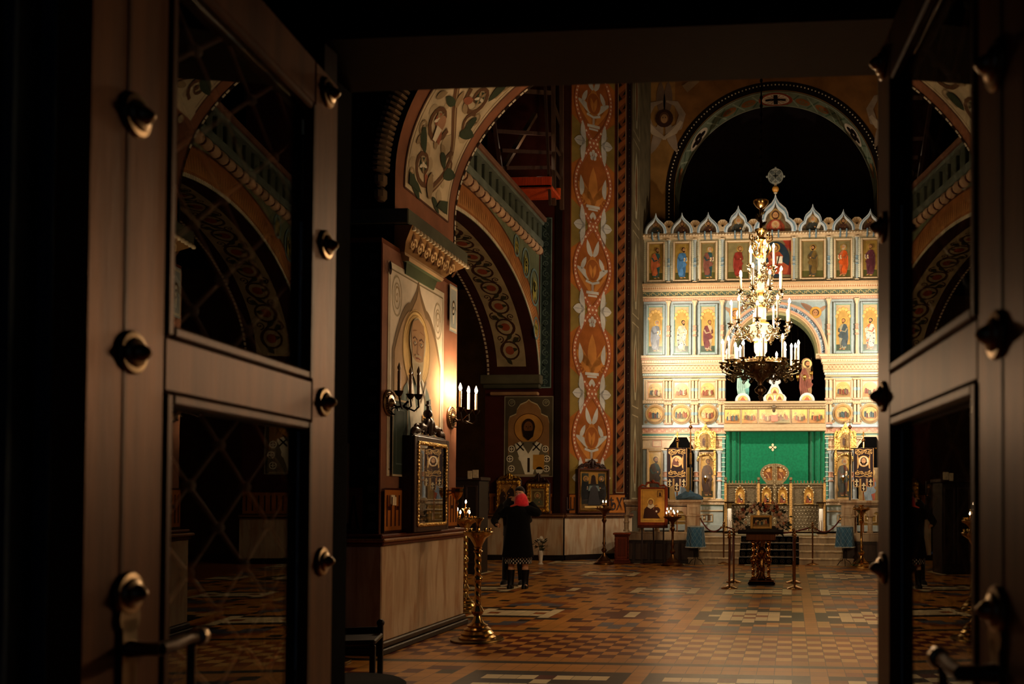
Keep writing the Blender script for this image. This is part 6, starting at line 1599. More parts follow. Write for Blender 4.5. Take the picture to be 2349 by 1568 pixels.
# candle lamp prototype
def candle_lamp(h, r=.021):
    cd = MB(); cd.lathe([(r, 0), (r, h), (r*.7, h+.004)], c('#f3e6cc'), n=10)
    c0 = cd.mesh('candle', M_wax)
    fl_ = MB(); fl_.lathe([(.006, 0), (.020, .02), (.023, .035), (.016, .06), (.002, .09)], WHITE, n=8)
    return c0, fl_.mesh('flame', M_flame_ch, 0)
def cup_mesh():
    m = MB(); m.lathe([(.002, -.17), (.02, -.15), (.012, -.13), (.03, -.11), (.055, -.08), (.05, -.055), (.02, -.045), (.03, -.03), (.07, -.012), (.075, 0), (.03, 0)], c('#a89878'), n=14); return m.mesh('cup', M_brass, 40)
CUP = cup_mesh(); c_l, f_l = candle_lamp(.34); c_s, f_s = candle_lamp(.22)
def obj(name, me, parent, loc, rz=0):
    o = bpy.data.objects.new(name, me); C.objects.link(o); o.parent = parent; o.location = loc; o.rotation_euler = (0, 0, rz); return o
tiers = [  # radius, cup z, number, hub radius, tall share
    (.235, cz(611), 5, .06), (.40, cz(668), 8, .10), (.545, cz(742), 9, .14), (.70, cz(832), 12, .22)]
nc = 0
for ti, (R_, zc_, n_, hub) in enumerate(tiers):
    arm = MB()
    d_ = R_-hub
    pts = [(hub, 0, -.10), (hub+d_*.25, 0, -.22), (hub+d_*.55, 0, -.24), (hub+d_*.85, 0, -.20), (R_+.01, 0, -.17)]
    arm.tube(pts, [.018, .016, .016, .014, .012], c('#857860'), 8)
    for sx_, r_, px_, pz_ in ((1, .06, hub+d_*.45, -.15), (-1, .05, hub+d_*.72, -.28), (1, .04, hub+d_*.2, -.30)):
        arm.tube([(px_+r_*(1-t/14)*cos(t*.7*sx_), 0, pz_+r_*(1-t/14)*sin(t*.7*sx_)) for t in range(13)], .010, c('#857860'), 5)
        arm.tube([(px_-.03, .025, pz_), (px_, .05, pz_+.05), (px_+.04, .02, pz_+.07)], [.004, .016, .003], c('#857860'), 5); arm.tube([(px_-.03, -.025, pz_), (px_, -.05, pz_+.05), (px_+.04, -.02, pz_+.07)], [.004, .016, .003], c('#857860'), 5)
    arm_me = arm.mesh('arm', M_brass if ti < 3 else M_bronze, 50)
    for k in range(n_):
        a = 2*PI*(k+.27+.31*ti)/n_ - PI/2
        obj('arm', arm_me, CH, (0, 0, zc_), a); p = (R_*cos(a), R_*sin(a), zc_)
        cu = obj('cup', CUP, CH, p); tall = (k+ti) % 3 != 1 or ti == 0 and k < 3
        cd = obj('candle', c_l if tall else c_s, CH, p); obj('flame', f_l, cd, (0, 0, .34 if tall else .22)); nc += 1
    if ti == 3:
        for k in range(6):
            a = 2*PI*(k+.5)/6; p = (.52*cos(a), .52*sin(a), zc_+.03); obj('cup', CUP, CH, p); cd = obj('candle', c_s, CH, p); obj('flame', f_l, cd, (0, 0, .22))
m = MB()
for k in range(36):
    a = 2*PI*k/36; m.tube([(.34*cos(a), .34*sin(a), cz(834)), (.42*cos(a+.05), .42*sin(a+.05), cz(826)), (.46*cos(a+.1), .46*sin(a+.1), cz(834)), (.42*cos(a+.12), .42*sin(a+.12), cz(840))], .011, c('#8a7450'), 5)
m.lathe([(.50, cz(838)-.01), (.52, cz(838)), (.50, cz(838)+.02), (.48, cz(838))], c('#8a7450'), n=40)
bl(m, 'pierced_gallery', M_bronze)
def nth(s, k, n): return s % ('first', 'second', 'third', 'fourth', 'fifth', 'sixth', 'seventh')[k]
# ======================= BRASS CANDLE STANDS =======================
def taper(x, y, z, h, lean=0, az=0, label='', grp='', lit=True, r=.005):
    t = thing('taper_candle', label, 'candle', (x, y, z), group=grp)
    m = MB(); e = Vector((sin(lean)*cos(az)*h, sin(lean)*sin(az)*h, h*cos(lean))); m.cyl((0, 0, 0), e, r, c('#d8933c'), 6); m.build('wax_stick', M_wax, t)
    if lit:
        m = MB(); m.lathe([(.002, 0), (.011, .012), (.012, .022), (.008, .036), (.001, .05)], WHITE, n=8); f = m.build('flame', M_flame_tp, t); f.location = e
    return t
def candle_stand(name, label, loc, h, rb_, rd, col, style=0, holders=10, mtl=None, group=None, tray=True):
    t = thing(name, label, 'candle stand', loc, group=group); M_ = mtl or M_brass
    m = MB(); m.lathe([(rb_, 0), (rb_, .012), (rb_*.98, .02), (rb_*.80, .022)], tuple(k*.5 for k in col), n=40); 
    if tray: m.build('floor_tray', M_bronze, t)
    m = MB()
    if style == 0: pf = [(rb_*.70, .02), (rb_*.70, .04), (rb_*.60, .06), (rb_*.62, .08), (rb_*.50, .11), (rb_*.52, .125), (rb_*.38, .15), (rb_*.40, .165), (rb_*.24, .19), (rb_*.16, .23), (rb_*.13, .26), (rb_*.20, .28), (rb_*.24, .31), (rb_*.18, .345), (rb_*.12, .37)]
    else: pf = [(rb_*.9, .02), (rb_*.9, .04), (rb_*.6, .09), (rb_*.62, .10), (rb_*.35, .16), (rb_*.18, .22), (rb_*.12, .26), (rb_*.22, .29), (rb_*.27, .33), (rb_*.18, .36), (rb_*.10, .38)]
    m.lathe(pf, col, n=32); m.build('foot', M_, t, sm=30)
    m = MB(); z0 = pf[-1][1]; z1 = h-.30; r = .034
    if style == 0:
        rings = []; nn = 90
        for i in range(nn+1):
            z = z0+(z1-z0)*i/nn; rings.append([Vector(((r+.0035*sin(2*(2*PI*j/18)+z*75))*cos(2*PI*j/18), (r+.0035*sin(2*(2*PI*j/18)+z*75))*sin(2*PI*j/18), z)) for j in range(18)])
        m.loft(rings, col)
        zm = (z0+z1)/2; m.lathe([(.03, zm-.04), (.045, zm-.02), (.05, zm), (.045, zm+.02), (.03, zm+.04)], col, n=18)
    else: m.lathe([(.03, z0), (.024, z0+.05), (.045, z0+.10), (.028, z0+.14), (.026, z1-.12), (.045, z1-.09), (.06, z1-.05), (.03, z1)], col, n=18)
    m.lathe([(.03, z1), (.05, z1+.02), (.03, z1+.04), (.045, z1+.06)], col, n=18); m.build('column', M_, t, sm=50)
    m = MB(); m.lathe([(.03, z1+.05), (.05, z1+.10), (rd*.55, z1+.16), (rd*.96, z1+.20), (rd, z1+.225), (rd*.98, z1+.23), (rd*.9, z1+.215), (.02, z1+.20)], col, n=32); m.build('dish', M_, t, sm=30)
    zt2 = z1+.215; hm = MB(); hm.lathe([(.010, 0), (.012, .01), (.009, .03), (.016, .04), (.014, .05)], col, n=10); me = hm.mesh('holder', M_, 40)
    for k in range(holders): a = 2*PI*k/holders; obj('holder', me, t, (rd*.82*cos(a), rd*.82*sin(a), zt2))
    e_ = .07 if style == 0 else 0
    m = MB(); m.lathe([(.04, zt2-.01), (.022, zt2+.03), (.018, zt2+.03+e_*.6), (.03, zt2+.05+e_), (.06, zt2+.08+e_), (.055, zt2+.09+e_), (.02, zt2+.09+e_), (.015, zt2+.06+e_)], col, n=20); m.build('lamp_cup', M_, t)
    return t, zt2
BR2 = c('#b8955a')
q = PZ(1095, 1468); st1, z_ = candle_stand('candle_stand', 'tall brass candle stand with twisted stem, in front of the near pillar', (q.x, q.y, 0), 1.22, .275, .155, BR2)
q = PZ(1066, 1402); st2, z2 = candle_stand('candle_stand', 'brass candle stand with burning tapers, half hidden behind the near pillar', (q.x, q.y, 0), 1.30, .25, .165, BR2)
for k_t, (px, py, h_) in enumerate(((1046, 1163, .16), (1052, 1166, .14), (1058, 1180, .08), (1063, 1149, .20), (1067, 1167, .14), (1073, 1182, .08))):
    p = PY(px, py, q.y); taper(min(p.x, q.x+.13+.001*k_t), q.y + (.05 if px % 2 else -.04), z2+.03, max(.05, p.z-z2-.03-.03), lean=.08*((px % 5)-2), label=nth('thin lit taper behind the near pillar, %s from the left', k_t, 6), grp='tapers behind the near pillar')
q = PZ(1386, 1290); q = Vector((PY(1386, 1200, 20.05).x, 20.05, 0)); st3, z3 = candle_stand('candle_stand', 'dark bronze baluster candle stand before the icon on the orange painted pier', (q.x, q.y, 0), 1.36, .24, .20, c('#8a6238'), style=1, mtl=M_bronze)
for dx in (-.03, .04): taper(q.x+dx, q.y, z3+.09, .05, label=('left' if dx < 0 else 'right')+' one of two short lit candles on the dark baluster candle stand', grp='candles on the bronze stand')
q = Vector((PY(1543, 1240, 19.75).x, 19.75, 0)); st4, z4 = candle_stand('candle_stand', 'bronze candle stand crowded with lit tapers, beside the easel icon', (q.x, q.y, 0), 1.18, .26, .21, c('#8a6238'), style=1, mtl=M_bronze)
for k_t, (px, py) in enumerate(((1528, 1175), (1531, 1166), (1535, 1172), (1540, 1165), (1544, 1171), (1548, 1176), (1554, 1172))):
    p = PY(px, py, q.y); taper(p.x, q.y+rnd.uniform(-.08, .08), z4+.02, max(.05, p.z-z4-.05), label=nth('thin lit taper beside the easel icon, %s from the left', k_t, 7), grp='tapers by the easel icon')
q = PZ(1976, 1302); q = Vector((PY(1976, 1200, 19.80).x, 19.80, 0)); st5, z5 = candle_stand('candle_stand', 'bright brass candle stand without candles, before the right balustrade', (q.x, q.y, 0), 1.38, .28, .20, c('#d0a25a'), style=1)
q = Vector((PY(749, 1300, 7.75).x, 7.75, 0)); st6, _ = candle_stand('candle_stand', 'brass candle stand almost hidden by the edge of the left door leaf', (q.x, q.y, 0), 1.0, .22, .15, BR2)
# ======================= SCONCES on the near pillar =======================
def sconce(px, py, lit, label, mir=False):
    p = PX(px, py, NPX+.01); t = thing('wall_sconce', label, 'sconce', (NPX+.008 if not mir else 2*XC-NPX-.008, p.y, p.z), PI if mir else 0)
    m = MB(); m.lathe([(.135, 0), (.135, .01), (.12, .02), (.11, .012), (.085, .014), (.08, .028), (.05, .03), (.03, .05), (.012, .06)], c('#6a5238'), n=36, axis=(1, 0, 0), sx=1.0, sy=1.0)
    for k in range(24): m.ball((.02, .098*cos(k*PI/12), .098*sin(k*PI/12)), .008, c('#8a7050'), 6, 4)
    m.build('back_plate', M_bronze, t)
    spots = [(.16, -.13, 0), (.30, .0, -.02), (.16, .13, 0)]
    m = MB(); m.tube([(.03, 0, 0), (.08, 0, -.04), (.15, 0, -.03), (.20, 0, .02)], .012, c('#2a2018'), 8)
    m.tube([(.06+.035*cos(t_*.6), 0, -.08+.035*sin(t_*.6)) for t_ in range(9)], .007, c('#2a2018'), 6); m.build('stem', M_bronze, t)
    for k, (x, y, z) in enumerate(spots):
        m = MB(); m.tube([(.14, 0, -.03), (x*.7+.05, y*.5, -.06+z), (x*.95+.02, y*.95, -.02+z), (x, y, .06+z)], .009, c('#2a2018'), 7)
        m.lathe([(.01, .05+z), (.03, .07+z), (.045, .10+z), (.046, .104+z), (.02, .105+z)], c('#3a2c20'), (x, y, 0), 14); m.build('arm', M_bronze, t)
        cc = c('#f0dfc0') if lit else c('#8a6a48')
        m = MB(); m.lathe([(.015, .105+z), (.015, .30+z), (.01, .302+z)], cc, (x, y, 0), 12); cd = m.build('candle', M_wax, t)
        m = MB(); m.lathe([(.008, 0), (.017, .02), (.018, .035), (.010, .06), (.001, .085)], WHITE if lit else c('#a08a6a'), (x, y, .302+z), 10)
        m.build('bulb', M_flame_sc if lit else M_porcelain, cd)
    return t
sconce(893, 924, False, 'bronze wall sconce with three unlit candles, on the pillar left of the bishop fresco')
sconce(1035, 957, True, 'bronze wall sconce with three glowing candle bulbs, on the far edge of the near pillar')
sconce(893, 924, True, 'unseen lit bronze wall sconce added on the southern pillar, nearer the door', True)  # unseen pair added to light the near pillar, arch and floor
sconce(1035, 957, True, 'unseen lit bronze wall sconce added on the southern pillar, farther from the door', True)
# ======================= ICON CASE on the near pillar =======================
xc = NPX+.17; ya = PX(950, 1213, xc).y; yb_ = PX(1029, 1205, xc).y; z0 = 1.152; z1 = PX(950, 997, xc).z
t = thing('icon_case', 'dark wooden glazed icon case with gilt edge and carved crest, on the near pillar', 'icon case', (NPX+.01, ya, z0))
D_ = xc-NPX-.01; Wc = yb_-ya; Hc = z1-z0
m = MB(); m.box(0, D_-.03, 0, .03, 0, Hc, c('#2a150b'), .005); m.box(0, D_-.03, Wc-.03, Wc, 0, Hc, c('#2a150b'), .005); m.box(0, D_-.03, .03, Wc-.03, Hc-.03, Hc, c('#2a150b'), .005); m.box(0, D_-.03, .03, Wc-.03, 0, .03, c('#2a150b'), .005); m.box(0, .015, .03, Wc-.03, .03, Hc-.03, c('#1a0f0a'))
m.build('cabinet', M_wood, t)
m = MB()
for a in ((0, .07, 0, Hc), (Wc-.07, Wc, 0, Hc), (.07, Wc-.07, 0, .06), (.07, Wc-.07, Hc-.06, Hc)): m.box(D_-.03, D_, a[0], a[1], a[2], a[3], c('#3a1d10'), .006)
m.build('door_frame', M_gloss, t)
m = MB(); x_ = D_+.004
for (a, b, dr) in (((x_, .085, .07), (x_, Wc-.085, .07), 1), ((x_, .085, Hc-.07), (x_, Wc-.085, Hc-.07), 1), ((x_, .085, .07), (x_, .085, Hc-.07), 0), ((x_, Wc-.085, .07), (x_, Wc-.085, Hc-.07), 0)):
    a, b = Vector(a), Vector(b); n_ = int((b-a).length/.035)
    for k in range(n_): p = a+(b-a)*((k+.5)/n_); m.ball(p, .021, GLD, 8, 5, (.6, 1, 1))
m.build('gilt_moulding', M_gilt, t)
m = MB(); m.box(D_-.016, D_-.010, .07, Wc-.07, .06, Hc-.06, WHITE); m.build('glass', M_caseglass, t, sm=0)
m = MB(); a = Art(m, lambda u, v, d=0: Vector((.10+d, u, v)), .002); a.nx(); a.rect(.05, .05, Wc-.05, Hc-.05, c('#4a331c')); a.nx(); a.border(.12, .12, Wc-.12, Hc-.12, .03, c('#7a5a2c')); saint(a, Wc*.5, .18, Hc*.72, c('#6a4a30'), c('#8a7050'), c('#a8803c'), hair=1)
for k in range(60): a.disc(.15+rnd.random()*(Wc-.3), .2+rnd.random()*(Hc-.4), .008, c('#b8945a'), 6)
m.build('icon_painting', M_paint, t)
def crest(m, w_, h_, col, mp):
    """carved scroll crest, centre at u=0"""
    def T3(pts, r):
        rr = list(r) if isinstance(r, (list, tuple)) else [r]*len(pts); q = [(a, b, e) for (a, b), e in zip(pts, rr)]
        for _ in range(2): q = [q[0]] + [tuple(x*(1-f)+y*f for x, y in zip(q[i], q[i+1])) for i in range(len(q)-1) for f in (.25, .75)] + [q[-1]]
        m.tube([mp(a, b) for a, b, e in q], [e for a, b, e in q], col, 10)
    for s_ in (-1, 1):
        T3([(s_*w_*.5, .0), (s_*w_*.42, h_*.18), (s_*w_*.30, h_*.12), (s_*w_*.25, h_*.30), (s_*w_*.12, h_*.26), (s_*w_*.08, h_*.45), (0, h_*.5)], [w_*.02, w_*.045, w_*.035, w_*.05, w_*.035, w_*.05, w_*.03])
        for (u, v, r) in ((.36, .18, .07), (.18, .22, .08), (.08, .10, .06)): T3([(s_*w_*u+r*w_*(1-k/12)*cos(k*.75*s_), h_*v+r*w_*(1-k/12)*sin(k*.75)) for k in range(10)], w_*.018)
    T3([(-w_*.5, .0), (w_*.5, .0)], w_*.022)
    T3([(0, h_*.1), (0, h_*.45), (0, h_*.62)], [w_*.05, w_*.07, w_*.02])
    return m
m = MB(); crest(m, Wc*.94, .36, c('#3a2014'), lambda u, v: Vector((D_-.05, Wc*.5+u, Hc+v+.01)))
m.ball((D_-.06, Wc*.5, Hc+.26), .05, c('#3a2014'), 10, 7); m.box(D_-.075, D_-.045, Wc*.5-.01, Wc*.5+.01, Hc+.28, Hc+.40, c('#3a2014'), .004); m.box(D_-.075, D_-.045, Wc*.5-.04, Wc*.5+.04, Hc+.34, Hc+.36, c('#3a2014'), .004)
m.build('crest', M_gloss, t)
p = PX(1030, 1128, xc+.05); t = thing('oil_lamp', 'small brass oil lamp on a bracket beside the icon case', 'lamp', (NPX+.01, ya+Wc+.09, p.z))
m = MB(); m.tube([(0, 0, 0), (.1, 0, -.03), (.19, 0, .0)], .008, BRASS, 7); m.build('bracket', M_brass, t)
m = MB(); m.lathe([(.002, -.16), (.02, -.13), (.012, -.09), (.05, -.05), (.07, .0), (.065, .04), (.085, .05), (.06, .055)], BRASS, (.22, 0, 0), 8); m.build('cup', M_brass, t)
p = PX(890, 1146, NPX+.01); t = thing('light_switch', 'small ivory light switch box with two rockers on the lettered band', 'switch', (NPX+.008, p.y, p.z))
m = MB(); m.lathe([(.07, 0), (.07, .012), (.06, .016)], c('#5a3a22'), n=24, axis=(1, 0, 0)); m.build('wall_plate', M_wood, t)
m = MB(); m.box(.014, .06, -.045, .045, -.045, .05, c('#e8d4b0'), .008); b_ = m.build('switch_box', M_porcelain, t)
m = MB(); m.box(.058, .072, -.04, -.003, -.055, .03, c('#e8d4b0'), .004); m.build('rocker', M_porcelain, t); m = MB(); m.box(.058, .072, .003, .04, -.055, .03, c('#e8d4b0'), .004); m.build('rocker', M_porcelain, t)
# framed icon on the near face of the pillar
p0, p1 = PY(742, 1200, NPY0-.01), PY(803, 1016, NPY0-.01)
t = thing('framed_icon', 'dim multi-scene icon in a beaded gilt frame, on the porch side of the near pillar', 'icon', (p0.x, NPY0-.01, p0.z)); w_, h_ = p1.x-p0.x, p1.z-p0.z
m = MB(); m.box(0, w_, -.05, 0, 0, h_, c('#2a150c'), .008); m.build('backboard', M_wood, t)
m = MB()
for k in range(int(h_/.03)): m.ball((w_-.02, -.055, .02+k*.03), .012, GOLD, 6, 4); m.ball((.02, -.055, .02+k*.03), .012, GOLD, 6, 4)
for k in range(int(w_/.03)): m.ball((.02+k*.03, -.055, .02), .012, GOLD, 6, 4); m.ball((.02+k*.03, -.055, h_-.02), .012, GOLD, 6, 4)
m.build('beaded_edge', M_gilt, t)
m = MB(); a = Art(m, lambda u, v, d=0: Vector((u, -.053-d, v)), .002); a.nx(); a.rect(.04, .04, w_-.04, h_-.04, c('#5a4226'))
for k in range(3): scene_art(a, .06, .06+k*(h_-.1)/3, w_-.06, .04+(k+1)*(h_-.1)/3, 40+k)
m.build('painting', M_paint, t)
# ======================= ICONS leaning on the pier ledge =======================
def wall_icon(x0, x1, z0, z1, y, depth, label, cr=0, fcol=GLD2, fmat=None, art=None, rz=0, loc=None, gilt_w=.09, bg=c('#8a6a34')):
    w_, h_ = x1-x0, z1-z0
    t = thing('framed_icon', label, 'icon', loc or ((x0+x1)/2, y, z0), rz)
    m = MB(); m.box(-w_/2, w_/2, -depth, 0, 0, h_, c('#2c150b'), .01); m.build('case', M_wood, t)
    m = MB()
    if gilt_w:
        for (a, b, e, f) in ((-w_/2+.02, -w_/2+gilt_w, .02, h_-.02), (w_/2-gilt_w, w_/2-.02, .02, h_-.02), (-w_/2+gilt_w, w_/2-gilt_w, .02, gilt_w), (-w_/2+gilt_w, w_/2-gilt_w, h_-gilt_w, h_-.02)): m.box(a, b, -depth-.02, -depth+.0, e, f, fcol, .008)
        n_ = int(h_/.05)
        for k in range(n_+1):
            for s_ in (-1, 1): m.ball((s_*(w_/2-gilt_w*.5), -depth-.02, .04+(h_-.08)*k/n_), gilt_w*.3*(.8+.4*(k % 2)), fcol, 7, 5)
        n_ = int(w_/.05)
        for k in range(n_+1):
            for zz in (gilt_w*.5, h_-gilt_w*.5): m.ball((-w_/2+.04+(w_-.08)*k/n_, -depth-.02, zz), gilt_w*.3*(.8+.4*(k % 2)), fcol, 7, 5)
        m.build('gilt_frame', fmat or M_gilt, t)
    m = MB(); a = Art(m, lambda u, v, d=0: Vector((u, -depth-.004-d, v)), .002); a.nx(); a.rect(-w_/2+gilt_w, gilt_w, w_/2-gilt_w, h_-gilt_w, bg)
    art(a, w_, h_); m.build('painting', M_paint, t)
    if cr: m = MB(); crest(m, w_*.9, cr, c('#2c150b') if cr != .28 else fcol, lambda u, v: Vector((u, -depth*.5, h_+v))); m.build('crest', M_gilt if cr == .28 else M_gloss, t)
    return t
Y1 = 20.98
def XZ(px, py, Y=Y1): p = PY(px, py, Y); return p.x, p.z
LED = 1.145
a0, a1 = XZ(1147, 0)[0], XZ(1205, 0)[0]
wall_icon(a0, a1, LED, XZ(1170, 1100)[1], Y1+.1, .12, 'gilt framed icon with curled gilt crest, left one of the two behind the couple', cr=.28, gilt_w=.12, bg=c('#8a5f2a'),
          art=lambda a, w_, h_: (saint(a, .06, .13, h_*.74, c('#2c1c12'), c('#22160e'), c('#a8782c'), hair=3, pose=-1, facing=-1), saint(a, -.12, .13, h_*.6, c('#3a2416'), c('#2a1a10'), c('#a8782c'), hair=0)))
a0, a1 = XZ(1215, 0)[0], XZ(1269, 0)[0]
wall_icon(a0, a1, LED, XZ(1240, 1107)[1], Y1+.1, .10, 'squarish gilt framed icon with dark carved crest, right one behind the couple', cr=.40, gilt_w=.13, bg=c('#5a4424'),
          art=lambda a, w_, h_: (a.nx(), a.border(-w_*.28, h_*.22, w_*.28, h_*.78, .03, c('#8a7444')), bust(a, 0, h_*.27, h_*.45, c('#5a5a40'), c('#8a7a4a'), 1)))
a0, a1 = XZ(1115, 0)[0], XZ(1130, 0)[0]
wall_icon(a0, a1, LED, XZ(1122, 1098)[1], Y1+.1, .06, 'narrow dark icon in a thin gilt frame, at the left end of the pier ledge', gilt_w=.025, fcol=c('#7a5a2c'), bg=c('#2a1d12'), art=lambda a, w_, h_: saint(a, 0, .08, h_*.8, c('#4a3420'), c('#2c2014'), c('#6a4c22'), hair=0))
# large icon of three saints on the chamfer
P2_, P3_ = Vector((*PF[2], 0)), Vector((*PF[3], 0)); dch = (P3_-P2_).normalized(); rzc = math.atan2(dch.y, dch.x); nch = Vector((dch.y, -dch.x, 0))
def on_chamfer(px, py):
    d = ray(px, py); o = P2_+nch*.16; tt = (o-CAMP).dot(nch)/d.dot(nch); p = CAMP+d*tt; return (p-o).dot(dch), p.z
u0, _ = on_chamfer(1325, 1110); u1, _ = on_chamfer(1397, 1110); _, zt3 = on_chamfer(1360, 1075)
lc = P2_+nch*.02+dch*((u0+u1)/2); Wi = u1-u0
def three(a, w_, h_):
    a.nx(); a.rect(-w_/2+.09, .09, w_/2-.09, h_-.09, c('#3c4038')); a.nx(); a.border(-w_/2+.07, .07, w_/2-.07, h_-.07, .04, c('#c08a3c')); a.rect(-w_/2+.1, .1, w_/2-.1, .22, c('#8a6a3a'))
    a.rect(-.13, h_*.66, .13, h_*.90, c('#c8943c')); a.nx(); a.poly([(-.08, h_*.66), (.08, h_*.66), (.05, h_*.84), (0, h_*.87), (-.05, h_*.84)], c('#3a1c10'))
    saint(a, -w_*.26, .2, h_*.66, c('#26282a'), c('#1c1c20'), c('#d8a04a'), hair=1, book=c('#e8e0d0')); saint(a, w_*.26, .2, h_*.66, c('#1e1816'), c('#241a16'), c('#d8a04a'), hair=3, facing=-1)
    a.nx(); a.poly([(-.16, .55), (.16, .55), (.12, h_*.62), (-.12, h_*.62)], c('#56645e')); a.nx(); a.poly([(-.17, .2), (.17, .2), (.1, .6), (.0, .72), (-.1, .6)], c('#1e1412')); a.rect(-.25, .13, .25, .18, c('#c8a25c'))
big = wall_icon(-Wi/2, Wi/2, 0, zt3-LED, 0, .12, 'large cased icon of three dark robed saints, below the orange painted panel', cr=.42, gilt_w=.0, art=three, rz=rzc, loc=(lc.x, lc.y, LED))
m = MB(); h_ = zt3-LED
for (a, b, e, f) in ((-Wi/2+.03, -Wi/2+.08, .03, h_-.03), (Wi/2-.08, Wi/2-.03, .03, h_-.03), (-Wi/2+.08, Wi/2-.08, .03, .08), (-Wi/2+.08, Wi/2-.08, h_-.08, h_-.03)): m.box(a, b, -.14, -.12, e, f, c('#c8944a'), .006)
m.build('gilt_edge', M_brass, big)
m = MB(); m.box(-Wi/2+.03, Wi/2-.03, -.165, -.158, .03, h_-.03, WHITE); m.build('glass', M_caseglass, big, sm=0)
m = MB()
for (a, b, e, f) in ((-Wi/2, -Wi/2+.035, 0, h_), (Wi/2-.035, Wi/2, 0, h_), (-Wi/2+.035, Wi/2-.035, 0, .035), (-Wi/2+.035, Wi/2-.035, h_-.035, h_)): m.box(a, b, -.18, -.12, e, f, c('#4a2010'), .006)
m.build('case_front', M_gloss, big)
# ======================= small reddish cabinet by the pier =======================
q = Vector((PY(1427, 1280, 20.28).x, 20.28, 0)); t = thing('offering_box', 'small reddish wooden pedestal box with twisted corner columns, beside the pier dado', 'box', (q.x, q.y, 0), 0.1)
h_ = PY(1423, 1221, q.y).z
m = MB(); m.box(-.19, .19, -.15, .15, .0, .07, c('#5a2410'), .015); m.box(-.165, .165, -.13, .13, .07, .12, c('#6a2c14'), .01); m.build('base', M_gloss, t)
m = MB(); m.box(-.14, .14, -.11, .11, .12, h_-.08, c('#6e2e16'), .006); m.box(-.09, .09, -.118, -.11, .18, h_-.14, c('#5a2410'), .004); m.build('body', M_gloss, t)
m = MB(); m.box(-.17, .17, -.14, .14, h_-.08, h_-.045, c('#5a2410'), .01); m.box(-.20, .20, -.17, .17, h_-.045, h_, c('#7a3418'), .014); m.build('top', M_gloss, t)
for sx_ in (-1, 1):
    m = MB(); rg = []
    for i in range(41): z = .12+(h_-.2)*i/40; rg.append([Vector((sx_*.15+(.014+.005*sin(2*a_+z*70))*cos(a_), -.125+(.014+.005*sin(2*a_+z*70))*sin(a_), z)) for a_ in [2*PI*j/10 for j in range(10)]])
    m.loft(rg, c('#5a2410')); m.build('twisted_column', M_gloss, t)
# ======================= vase =======================
q = PZ(1240, 1294); t = thing('flower_vase', 'white floor vase holding white roses, against the pier dado', 'vase', (q.x, q.y, 0))
zv = PY(1240, 1262, q.y).z
m = MB(); m.lathe([(.06, 0), (.065, .01), (.04, .04), (.04, .08), (.055, zv*.7), (.062, zv-.01), (.06, zv), (.045, zv-.01), (.03, .06)], c('#e6dccb'), n=24); m.build('vase', M_porcelain, t)
m = MB(); rr_ = random.Random(4)
for k in range(60):
    a = rr_.uniform(0, 2*PI); r = rr_.uniform(.02, .13); z = zv+rr_.uniform(-.0, .24); p = Vector((r*cos(a), r*sin(a), z)); d = Vector((cos(a+.4), sin(a+.4), rr_.uniform(-.5, .8))).normalized()*.12; w = d.cross(Vector((0, 0, 1))).normalized()*.035
    m.add([p, p+d*.5+w, p+d, p+d*.5-w], [(0, 1, 2, 3)], c('#243018'))
for k in range(8): a = k*.8; m.tube([(0, 0, zv-.1), (.04*cos(a), .04*sin(a), zv+.1), (.08*cos(a), .08*sin(a), zv+.26)], .004, c('#2a3a1c'), 5)
m.build('foliage', M_leaf, t, sm=0)
def rose(r, col, n=3):
    m = MB()
    for L_ in range(n):
        for k in range(5):
            a = k*2*PI/5+L_*.6; rr2 = r*(.35+.28*L_); pts = []
            up = 1.25-.35*L_
            for (s_, e) in ((-.5, 0), (.5, 0), (.62, .6), (.25, 1), (-.25, 1), (-.62, .6)):
                aa = a+s_*.9; rr3 = rr2*(.5+.5*e); pts.append((rr3*cos(aa), rr3*sin(aa), r*(-.4+e*up)))
            m.add(pts, [tuple(range(6))], col)
    m.ball((0, 0, 0), r*.42, col, 8, 6); return m
rose_me = rose(.06, c('#f4ead4')).mesh('rose', M_leaf, 60)
for (dx, dy, dz) in ((-.05, -.04, .23), (.02, -.06, .27), (.07, -.03, .22), (.0, .05, .28), (-.02, -.08, .20)): obj('rose', rose_me, t, (dx, dy, zv+dz))
# ======================= LECTERN with flowers =======================
q = PZ(1747, 1340); LX, LY = q.x, q.y+.1
def LZ(py): return PY(1747, py, LY).z
def LXx(px): return PY(px, 1200, LY).x-LX
t = thing('lectern', 'brass lectern on twisted columns with dark sloping top, in front of the steps', 'lectern', (LX, LY, 0))
GB = c('#b07e44')
m = MB(); m.box(-.24, .24, -.21, .21, 0, .05, c('#4a3422'), .02); m.box(-.22, .22, -.19, .19, .05, .085, GB, .012); m.build('base', M_brass, t)
colsp = [(LXx(1729), -.13), (LXx(1764), -.13), (LXx(1751), .12), (LXx(1738), .12)]
ztop = LZ(1237)
for k, (x, y) in enumerate(colsp):
    m = MB(); rg = []; z0, z1 = .12, ztop
    for i in range(121):
        z = z0+(z1-z0)*i/120; f = .026
        rg.append([Vector((x+(f+.006*sin(3*a_+z*55))*cos(a_), y+(f+.006*sin(3*a_+z*55))*sin(a_), z)) for a_ in [2*PI*j/12 for j in range(12)]])
    m.loft(rg, GB); zm = LZ(1283)
    for zz in (.11, ztop-.03): m.lathe([(.03, zz-.03), (.045, zz-.01), (.045, zz+.01), (.03, zz+.03)], GB, (x, y, 0), 14)
    m.lathe([(.03, zm-.07), (.05, zm-.06), (.035, zm-.045), (.055, zm-.02), (.06, zm), (.055, zm+.02), (.035, zm+.045), (.05, zm+.06), (.03, zm+.07)], GB, (x, y, 0), 16); m.lathe([(.045, .085), (.055, .10), (.03, .13)], GB, (x, y, 0), 14)
    m.build('twisted_column', M_brass, t)
